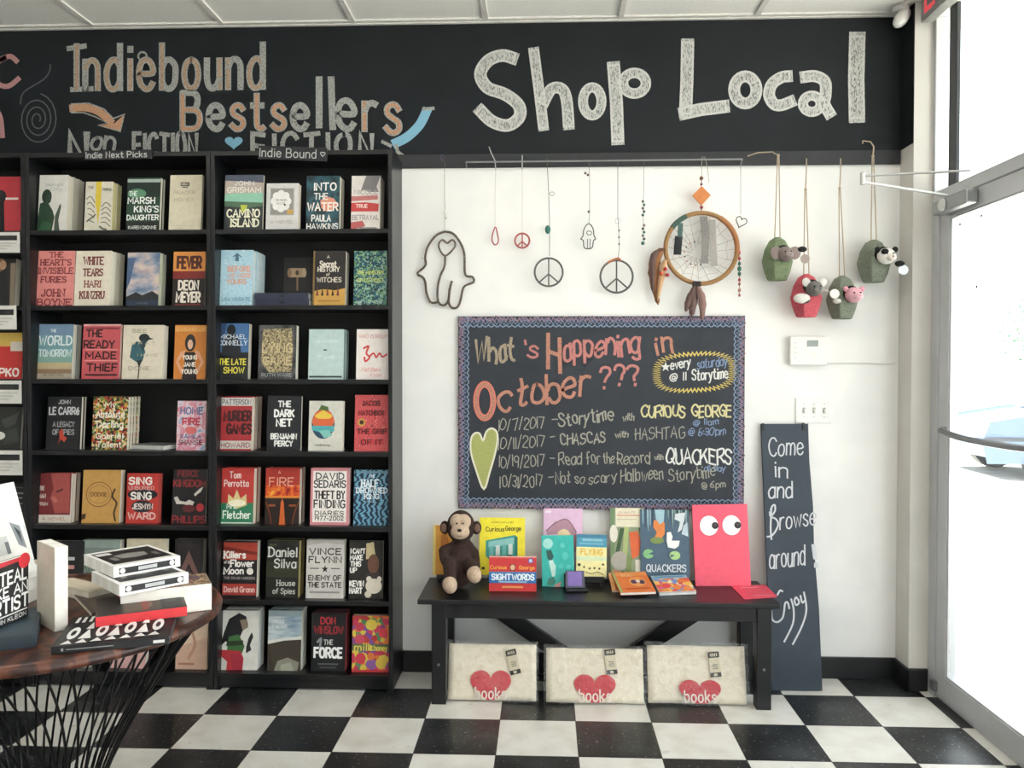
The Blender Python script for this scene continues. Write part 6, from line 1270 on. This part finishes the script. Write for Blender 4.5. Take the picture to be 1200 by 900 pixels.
# flat pink card beside it
a, b, c, d = [atz(*p, ZT) for p in ((857, 687.5), (897, 686), (911, 700), (872, 703))]
ctr = (a+b+c+d)/4
m = MB(); dn = Vector((0, 0, .0008)); up = Vector((0, 0, .0035))
m.add([p-ctr+dn for p in (d, c, b, a)]+[p-ctr+up for p in (d, c, b, a)], [(3, 2, 1, 0), (4, 5, 6, 7), (0, 1, 5, 4), (1, 2, 6, 5), (2, 3, 7, 6), (3, 0, 4, 7)], 0)
def cq(u, v, off=0): return (a-ctr)*(1-u)*(1-v)+(b-ctr)*u*(1-v)+(c-ctr)*u*v+(d-ctr)*(1-u)*v+Vector((0, 0, .0037+off))
m.ribbon([(.2, .2), (.36, .16), (.52, .22), (.7, .18)], .05, cq, .0003, 1); m.ribbon([(.4, .82), (.56, .8), (.7, .84), (.9, .86)], .03, cq, .0003, 1)
o = m.build('flat_card', [mat('d8485e', .4), mat('f0a9b4', .5)], None, loc=ctr); tag(o, 'pink card lying flat in front of the big pink book', 'card')
# books lying flat at the front
def lying(name, label, quad, z, t, cover, art, pages=PAGES_W):
    """a thin book lying on its back, its cover corners read off on the plane of its top"""
    # its far edge is propped on the easel ledges behind, its near edge rests on the seat
    c, d = [atz(*p, z+t) for p in quad[2:]]; a, b = [at(*p, -.128) for p in quad[:2]]
    ux = ((b-a)+(c-d))/2; uy = ((a-d)+(b-c))/2; w, h = ux.length, uy.length; ctr = (c+d)/2
    o = make_book(name, label, w, h, t, cover, art, None, pages, GB, soft=True)
    U = ux.normalized(); N = U.cross(uy).normalized(); V = N.cross(U)
    o.matrix_world = Matrix(((U.x, -N.x, V.x, ctr.x), (U.y, -N.y, V.y, ctr.y), (U.z, -N.z, V.z, ctr.z+.0012), (0, 0, 0, 1)))
    return o
lying('picture_book', 'orange picture book lying underneath, its left edge peeking out', ((712, 671.5), (752, 671.5), (760, 692), (717, 693)), ZT, .008, 'cf7a45', [R(0, 0, .1, 1, 'd9a06a')])
lying('picture_book', 'orange picture book with a dark-eyed creature lying on another orange one', ((716, 671), (757, 670.5), (768, 693), (728, 695.5)), ZT+.0092, .012, 'd9743a',
 [R(0, 0, .08, 1, '9a9a5a'), R(.1, 0, 1, .2, 'dd8a4a'), E(.62, .5, .24, .22, 'e39a5a'), E(.52, .5, .09, .1, '4a3050'), E(.74, .52, .09, .1, '4a3050'), E(.64, .48, .06, .07, 'e9dcd0'), R(.2, .8, .9, .86, 'b9552c'), T_('BOO', .4, .18, .3, .12, 'e9b07a', .2)])
lying('picture_book', 'picture book crowded with colourful animals lying in front of the blue grey one', ((769, 675), (809, 674), (817, 693), (772, 695.5)), ZT, .014, '8fa9b8', [R(0, .2, 1, 1, '@animals'), E(.3, .6, .12, .14, 'd94a52'), E(.55, .72, .12, .14, 'e0803f'), E(.8, .8, .1, .12, 'e08a4a'), E(.2, .86, .1, .1, 'd98f4a'), R(.1, .06, .9, .14, '5d87a8'), R(0, .96, 1, 1, 'd8d0c0')])

# ------------------------------------------------------------------ plush monkey
Ym = -.20
FUR = ramp_mat('brown_plush', ['241713', '3d2a24', '2c1d18'], 'noise', 170, rough=1, bump=.6); TANF = ramp_mat('tan_plush', ['b39a84', 'c9b29c', 'a58c76'], 'noise', 150, rough=1, bump=.4)
mk = thing('plush_monkey', 'dark brown plush monkey with tan face and feet sitting at the left end', 'plush toy', (at(537, 680, Ym).x, Ym, ZT))
def q3(px, py, Y): return at(px, py, Y)-mk.location
sc_ = 3.6/F_PX
def blend(m, a, b, r0, r1, n=9):
    for i in range(n): f = i/(n-1); m.ball(a.lerp(b, f), r0+(r1-r0)*f, 12, 8)
m = MB()
hd = q3(540, 617, Ym-.01)
m.ball(hd, (17*sc_, 16*sc_, 19.5*sc_), 18, 12)
body = [q3(540, 640, Ym), q3(538, 652, Ym-.01), q3(536, 668, Ym-.01)]
for p, r in zip(body, (12, 15, 17)): m.ball(p, (r*sc_, r*.85*sc_, r*.95*sc_))
blend(m, q3(531, 640, Ym), q3(519, 645, Ym-.03), .022, .02); blend(m, q3(519, 645, Ym-.03), q3(520, 655, Ym-.055), .02, .019)
blend(m, q3(547, 638, Ym), q3(556, 648, Ym+.0), .024, .022); blend(m, q3(556, 648, Ym), q3(558, 664, Ym-.02), .022, .021)
blend(m, q3(531, 668, Ym-.01), q3(527, 662, Ym-.07), .034, .032); blend(m, q3(527, 662, Ym-.07), q3(528, 679, Ym-.115), .032, .028)
blend(m, q3(543, 670, Ym-.01), q3(550, 662, Ym-.05), .034, .03); blend(m, q3(550, 662, Ym-.05), q3(555, 668, Ym-.08), .03, .026)
for p, r in zip([q3(536, 672, Ym)], [.06]): m.ball(Vector((p.x, p.y+.01, .05)), (.065, .05, .048))
bd = m.build('body', FUR, mk)
rm = bd.modifiers.new('knit', 'REMESH'); rm.mode = 'VOXEL'; rm.voxel_size = .006; rm.use_smooth_shade = True
sm = bd.modifiers.new('soft', 'SMOOTH'); sm.factor = .6; sm.iterations = 6
def soft(nm, balls, m_, par, vox=.005):
    m = MB()
    for c_, r in balls: m.ball(c_, r, 14, 9)
    o = m.build(nm, m_, par); rr = o.modifiers.new('knit', 'REMESH'); rr.mode = 'VOXEL'; rr.voxel_size = vox; rr.use_smooth_shade = True
    s2 = o.modifiers.new('soft', 'SMOOTH'); s2.factor = .5; s2.iterations = 5; return o
fc = q3(539.5, 617, Ym-.055)
face = soft('face', [(fc+Vector((-.014, 0, .022)), (.034, .022, .034)), (fc+Vector((.014, 0, .022)), (.034, .022, .034)), (fc+Vector((0, -.012, -.022)), (.043, .036, .032))], TANF, mk)
m = MB(); m.ball(fc+Vector((.001, -.046, -.008)), (.010, .006, .007)); m.build('nose', mat('2a1a18', .5), face, smooth=True)
for a_ in (-1, 1): m = MB(); m.ball(fc+Vector((a_*.013, -.026, .018)), .0045); m.build('eye', mat('30201c', .2), face, smooth=True)
m = MB(); m.tube(smooth2([fc+Vector((-.01, -.047, -.031)), fc+Vector((0, -.049, -.032)), fc+Vector((.01, -.047, -.031))], 4), .0014, 6); m.build('mouth', mat('5d4038', .8), face, smooth=True)
for a_ in (-1, 1):
    m = MB(); m.ball(hd+Vector((a_*.07, -.004, -.004)), (.022, .014, .03), 14, 9); ear = m.build('ear', FUR, mk, smooth=True)
    m = MB(); m.ball(hd+Vector((a_*.074, -.016, -.004)), (.013, .006, .02), 12, 8); m.build('ear_lining', mat('7a6055', 1), ear, smooth=True)
for (px, py, Y, tz) in ((527, 685, Ym-.14, 0), (555.5, 673, Ym-.105, 0)):
    p = q3(px, py, Y); p.z = max(p.z, .036)
    soft('foot', [(p, (.033, .03, .034)), (p+Vector((.004, -.012, -.004)), (.03, .028, .032)), (p+Vector((0, .016, .004)), (.028, .03, .03))], TANF, mk)
p = q3(521, 658, Ym-.062); soft('hand', [(p, (.018, .016, .02))], FUR, mk); p = q3(558, 668, Ym-.03); soft('hand', [(p, (.02, .018, .022))], FUR, mk)
# ================================================================== ROUND WIRE TABLE
TC = Vector((-1.19, -1.604, 0)); TR = .447; TZ = .722
tbl = thing('round_table', 'round dark wood table on a black wire rod base, lower left', 'table', TC)
WOOD = ramp_mat('walnut', ['2c1712', '4a271c', '3a1d16', '5d3424'], 'wave', 5, (1, 7, 1), .3, dist=5, bump=.03)
m = MB(); m.lathe([(.02, TZ), (TR-.006, TZ), (TR+.004, TZ+.006), (TR+.006, TZ+.016), (TR, TZ+.026), (TR-.01, TZ+.03), (TR-.012, TZ+.0275), (.02, TZ+.0275)], 72); m.build('tabletop', WOOD, tbl, smooth=True, angle=50)
WIRE = mat('141416', .35, .6)
TT = TZ+.0275
NR = 48
rings = [(.405, TZ-.006, .006, 'top_ring'), (.13, .24, .005, 'waist_ring'), (.28, .008, .006, 'base_ring')]
for r, z, tr_, nm in rings:
    m = MB(); m.tube([(r*math.cos(2*math.pi*i/60), r*math.sin(2*math.pi*i/60), z) for i in range(60)], tr_, 7, True); m.build(nm, WIRE, tbl, smooth=True)
proto = None
for i in range(NR):
    if proto is None:
        pts = []
        for j in range(13):
            f = j/12
            if f < .65: g_ = f/.65; r = .405+(.13-.405)*(1-(1-g_)**1.3); z = (TZ-.006)+(.24-TZ+.006)*g_
            else: g_ = (f-.65)/.35; r = .13+(.15)*g_**1.5; z = .24+(.008-.24)*g_
            an = .5*f
            pts.append((r*math.cos(an), r*math.sin(an), z))
        m = MB(); m.tube(smooth2(pts, 2), .0034, 6); proto = m.build('wire_rod', WIRE, tbl, smooth=True)
    else:
        o = proto.copy(); C.objects.link(o); o.rotation_euler.z = 2*math.pi*i/NR

# ------------------------------------------------------------------ things on the table
GT = 'books on the round table'
def lay(name, label, quad, z, t, cover, art=(), spine=None, pages=PAGES_W, spine_art=(), soft=True, front_edge='spine', sidecol=None):
    """book lying flat; quad = top cover corners: far-left, far-right, near-right, near-left; the near edge shows the spine"""
    a, b, c, d = [atz(*p, z+t) for p in quad]
    ux = ((b-a)+(c-d))/2; uy = ((a-d)+(b-c))/2; L_, D = ux.length, uy.length
    U = ux.normalized(); N = Vector((0, 0, 1)); V = N.cross(U); ctr = (a+b+c+d)/4
    # book local: x = spine->fore-edge (away from viewer), z = along the spine, y = down through the thickness
    o = make_book(name, label, D, L_, t, cover, art, spine, pages, GT, spine_art=spine_art, soft=soft)
    lx = V; lz = U*-1; ly = N*-1
    # handedness: lx x ly = lz
    if lx.cross(ly).dot(lz) < 0: lz = U; 
    base = ctr-lz*(L_/2)
    o.matrix_world = Matrix(((lx.x, ly.x, lz.x, base.x), (lx.y, ly.y, lz.y, base.y), (lx.z, ly.z, lz.z, z+t+.0006), (0, 0, 0, 1)))
    return o, lz.dot(U)
# big black and white pattern book, front of the table
D_PAT = [R(.0, .0, 1, 1, '1d1e21')]
zig = []
for i in range(7):
    v0 = .06+.125*i
    zig += [P([(.18, v0), (.5, v0+.055), (.18, v0+.11)], 'e4e4e2') if i % 2 else E(.4, v0+.055, .2, .05, 'e4e4e2'), E(.4, v0+.055, .09, .022, '1d1e21') if i % 2 == 0 else P([(.5, v0+.02), (.74, v0+.055), (.5, v0+.09)], 'e4e4e2'), R(.76, v0, .96, v0+.03, 'e4e4e2'), R(.76, v0+.06, .96, v0+.09, 'e4e4e2'), P([(.04, v0), (.16, v0+.05), (.04, v0+.1)], 'e4e4e2')]
lay('pattern_book', 'large book with a bold black and white pattern at the table front', ((88, 722), (205, 716), (203, 744), (57, 761)), TT, .018, '1d1e21', zig, '202124', mat('3a3a3c', .8), spine_art=[R(.3, .08, .7, .1, '9a9a9c'), R(.42, .12, .56, .52, '8a8a8c'), R(.3, .86, .7, .96, 'd8d8d6')])
# fat colourful book with white page block, right of the pile
lay('hardback_book', 'fat book with a crowded colour cover and white page edge, right side of the table', ((150, 681), (240, 672), (249, 683), (130, 697)), TT, .075, '8a7a6c', [R(.02, .02, .98, .98, '@picture'), R(.1, .1, .4, .4, 'c98a5a'), R(.5, .5, .8, .9, '5d4a5a')], 'f0ece4', mat('ece7dc', .85))
# red book in front of it
lay('hardback_book', 'red-spined book with a dark photo cover, lying on the patterned book', ((118, 701), (214, 690), (217, 711), (106, 724)), TT+.0195, .026, '4a3b34', [R(.02, .02, .98, .3, '35302c'), R(.02, .3, .98, .5, '5d4c40'), R(.2, .52, .9, .62, '7a5a48'), R(.02, .72, .98, .96, '241f1e'), R(.05, .5, .95, .58, '8a3a30'), E(.9, .36, .1, .12, 'd9353a')], 'd8343c', mat('d8d2c6', .8))
# three white journals with black labels
def journal(label, quad, z, t, art):
    return lay('journal', label, quad, z, t, 'ecebe8', art, 'f0efec', PAGES_W, spine_art=[R(.22, .08, .78, .92, '1b1c20'), E(.5, .13, .25, .04, 'e4e4e2'), E(.5, .87, .25, .04, 'e4e4e2'), R(.34, .36, .66, .64, 'b9babd')])
jart = [R(.12, .06, .9, .94, '1b1b1d'), P([(.4, .3), (.6, .26), (.66, .5), (.6, .74), (.4, .7), (.34, .5)], '8f8d8a'), R(.7, .08, .84, .3, 'd8d6d2'), R(.3, .16, .5, .24, '8a8885'), R(.3, .78, .5, .86, '6d6b69')]
z0 = TT+.0765
journal('white journal with black spine label, lower one of the stack', ((119, 667), (200, 656), (205, 672), (127, 689)), z0, .030, jart)
journal('white journal with black cover panel, upper one of the stack', ((112, 648), (185, 637), (199, 653), (118, 667)), z0+.0312, .030, jart)
# standing white book showing spine and pages
P_ = atz(64, 741, TT); h = .216
o = make_book('paperback_book', 'thick white paperback standing upright on the table, spine to the right', .115, h, .032, 'd9cfbf', [R(.1, .14, .8, .4, '8a8074'), T_('TREES', .46, .5, .6, .08, '9a8f80'), R(.2, .6, .7, .64, 'b5aa9a')], 'e9e5dc', PAGES_W, GT, spine_art=[R(.2, .1, .8, .104, 'c9c4ba'), R(.3, .5, .7, .506, 'c0bab0')], soft=True)
# spine corner towards the viewer on the right
o.matrix_world = Matrix.Translation((P_.x, P_.y, TT+.0008)) @ Matrix.Rotation(math.radians(142), 4, 'Z') @ Matrix.Rotation(math.radians(-1.5), 4, 'Y') @ Matrix.Translation((.0575, -.032, 0))
# open-faced cream paperback lying behind it
lay('paperback_book', 'cream paperback lying behind the standing white one', ((92, 676), (112, 675), (104, 690), (66, 703)), TT, .028, 'cfc5ad', [R(.1, .1, .9, .9, 'ddd4be')], 'd9d0bc', PAGES)
# brown-grey flat book under the pile
lay('paperback_book', 'brown grey paperback lying between the standing white book and the pile', ((108, 694), (150, 688), (140, 712), (84, 722)), TT, .012, '5d544c', [R(.1, .1, .9, .9, '6b6258')], '5d544c', PAGES)
# dark slate book lying at the left front
lay('hardback_book', 'dark slate hardcover lying flat at the table front, cut by the frame', ((-46, 722), (47, 712), (45, 742), (-60, 756)), TT, .032, '2c3a44', [R(.06, .06, .94, .94, '354550')], '27343e', mat('3a4650', .7))
# black square book standing on it, turned to face right
def facing_right(o, far, z, lean, roll=0, w=.2, turn=90):
    """stand a book so that its cover looks to the right, its fore-edge at the far end"""
    o.matrix_world = Matrix.Translation((far.x, far.y, z)) @ Matrix.Rotation(math.radians(turn), 4, 'Z') @ Matrix.Rotation(-math.radians(lean), 4, 'X') @ Matrix.Rotation(math.radians(roll), 4, 'Y') @ Matrix.Translation((-w/2, 0, 0))
zs = TT+.034
o = make_book('paperback_book', 'black square paperback with slanted white words and a red dot, at the left edge', .21, .160, .014, '1b1c1f',
 [P([(0, 0), (1, 0), (1, .05), (0, .1)], 'c0303c'), T_('STEAL', .68, .27, .56, .19, 'f0f0ee', .2), T_('LIKE AN', .64, .48, .68, .15, 'f0f0ee', .2), T_('ARTIST', .64, .7, .7, .2, 'f0f0ee', .2), R(.1, .84, .98, .86, 'e4e4e2'), T_('AUSTIN KLEON', .6, .92, .7, .06, 'e4e4e2', .2), E(.92, .07, .1, .12, 'd8343f')], 'b02a35', PAGES_W, GT, soft=True)
far = atz(33, 722, zs); facing_right(o, far, zs, -1, 0, .21, 86)
# a low pile in the middle of the table carries two white picture books
fa = atz(40, 655, TT+.111)
for i, (lab, col) in enumerate((('lowest grey book of the low pile behind the black square book', '8d8f92'), ('white book in the middle of the low pile behind the black square book', 'dcdad5'), ('topmost cream book of the low pile behind the black square book', 'd5cbb8'))):
    o = make_book('paperback_book', lab, .19, .215, .036, col, [R(.1, .1, .9, .9, 'c4c2bd')], None, PAGES_W, GT, soft=True)
    o.matrix_world = Matrix(((0, 0, 1, fa.x-.185+.006*i), (1, 0, 0, fa.y-.105+.004*i), (0, 1, 0, TT+.0006+.0365*i), (0, 0, 0, 1)))
fb = atz(43, 668, TT+.111)
for i, (fr0, w_, h_, lean, lab, col) in enumerate(((fa, .20, .235, 15, 'white book with a grey round emblem, tallest at the left edge of the table', 'eeeeec'), (fb, .15, .165, 17, 'white book with a grey photograph, just behind the black square one', 'e6e4e0'))):
    o = make_book('paperback_book', lab, w_, h_, .016, col, [E(.78, .6, .2, .13, 'b9bdc4'), E(.82, .61, .14, .09, '8d939c'), R(.1, .12, .6, .16, 'd3d3d1'), P([(0, .86), (.8, .8), (.84, .84), (0, .94)], 'd8b79a')] if i == 0 else [P([(.66, .1), (.9, .2), (.92, .6), (.74, .5)], '8a8f94'), P([(.74, .18), (.86, .3), (.84, .5)], '3a3c40'), R(.2, .3, .5, .6, 'c9cac8'), R(.4, .4, .5, .6, '6d7074')], None, PAGES_W, GT, soft=True)
    facing_right(o, fr0, TT+.1115, lean, 0, w_, 88)
import OpenImageIO as oi,sys
b=oi.ImageBuf('/workdir/render_main.png'); w=b.spec().width; s=w/1200
for n,x,y in [('ceilL',150,12),('ceilR',800,8),('band',520,60),('bandR',900,170),('wall',600,230),('wallL',490,600),('wallR',1010,600),('wall corner',1040,500),('pier',1078,500),('under bench',700,745),('casein',350,195),('case side',466,500),('white tile',830,865),('white tile L',350,855),('black tile',720,860),('board',700,400+120),('plank',925,780),('seat',600,703),('pink',845,650),('jamb',1098,600),('rail',1160,215),('basebd',1000,785),('sky',1170,100),('ground',1170,700)]:
    x0,y0=int(x*s),int(y*s); acc=[0,0,0];k=0
    for i in range(-2,3):
        for j in range(-2,3):
            p=b.getpixel(min(w-1,max(0,x0+i)),max(0,y0+j)); acc=[a+c for a,c in zip(acc,p)];k+=1
    print(n,[round(255*a/k) for a in acc])
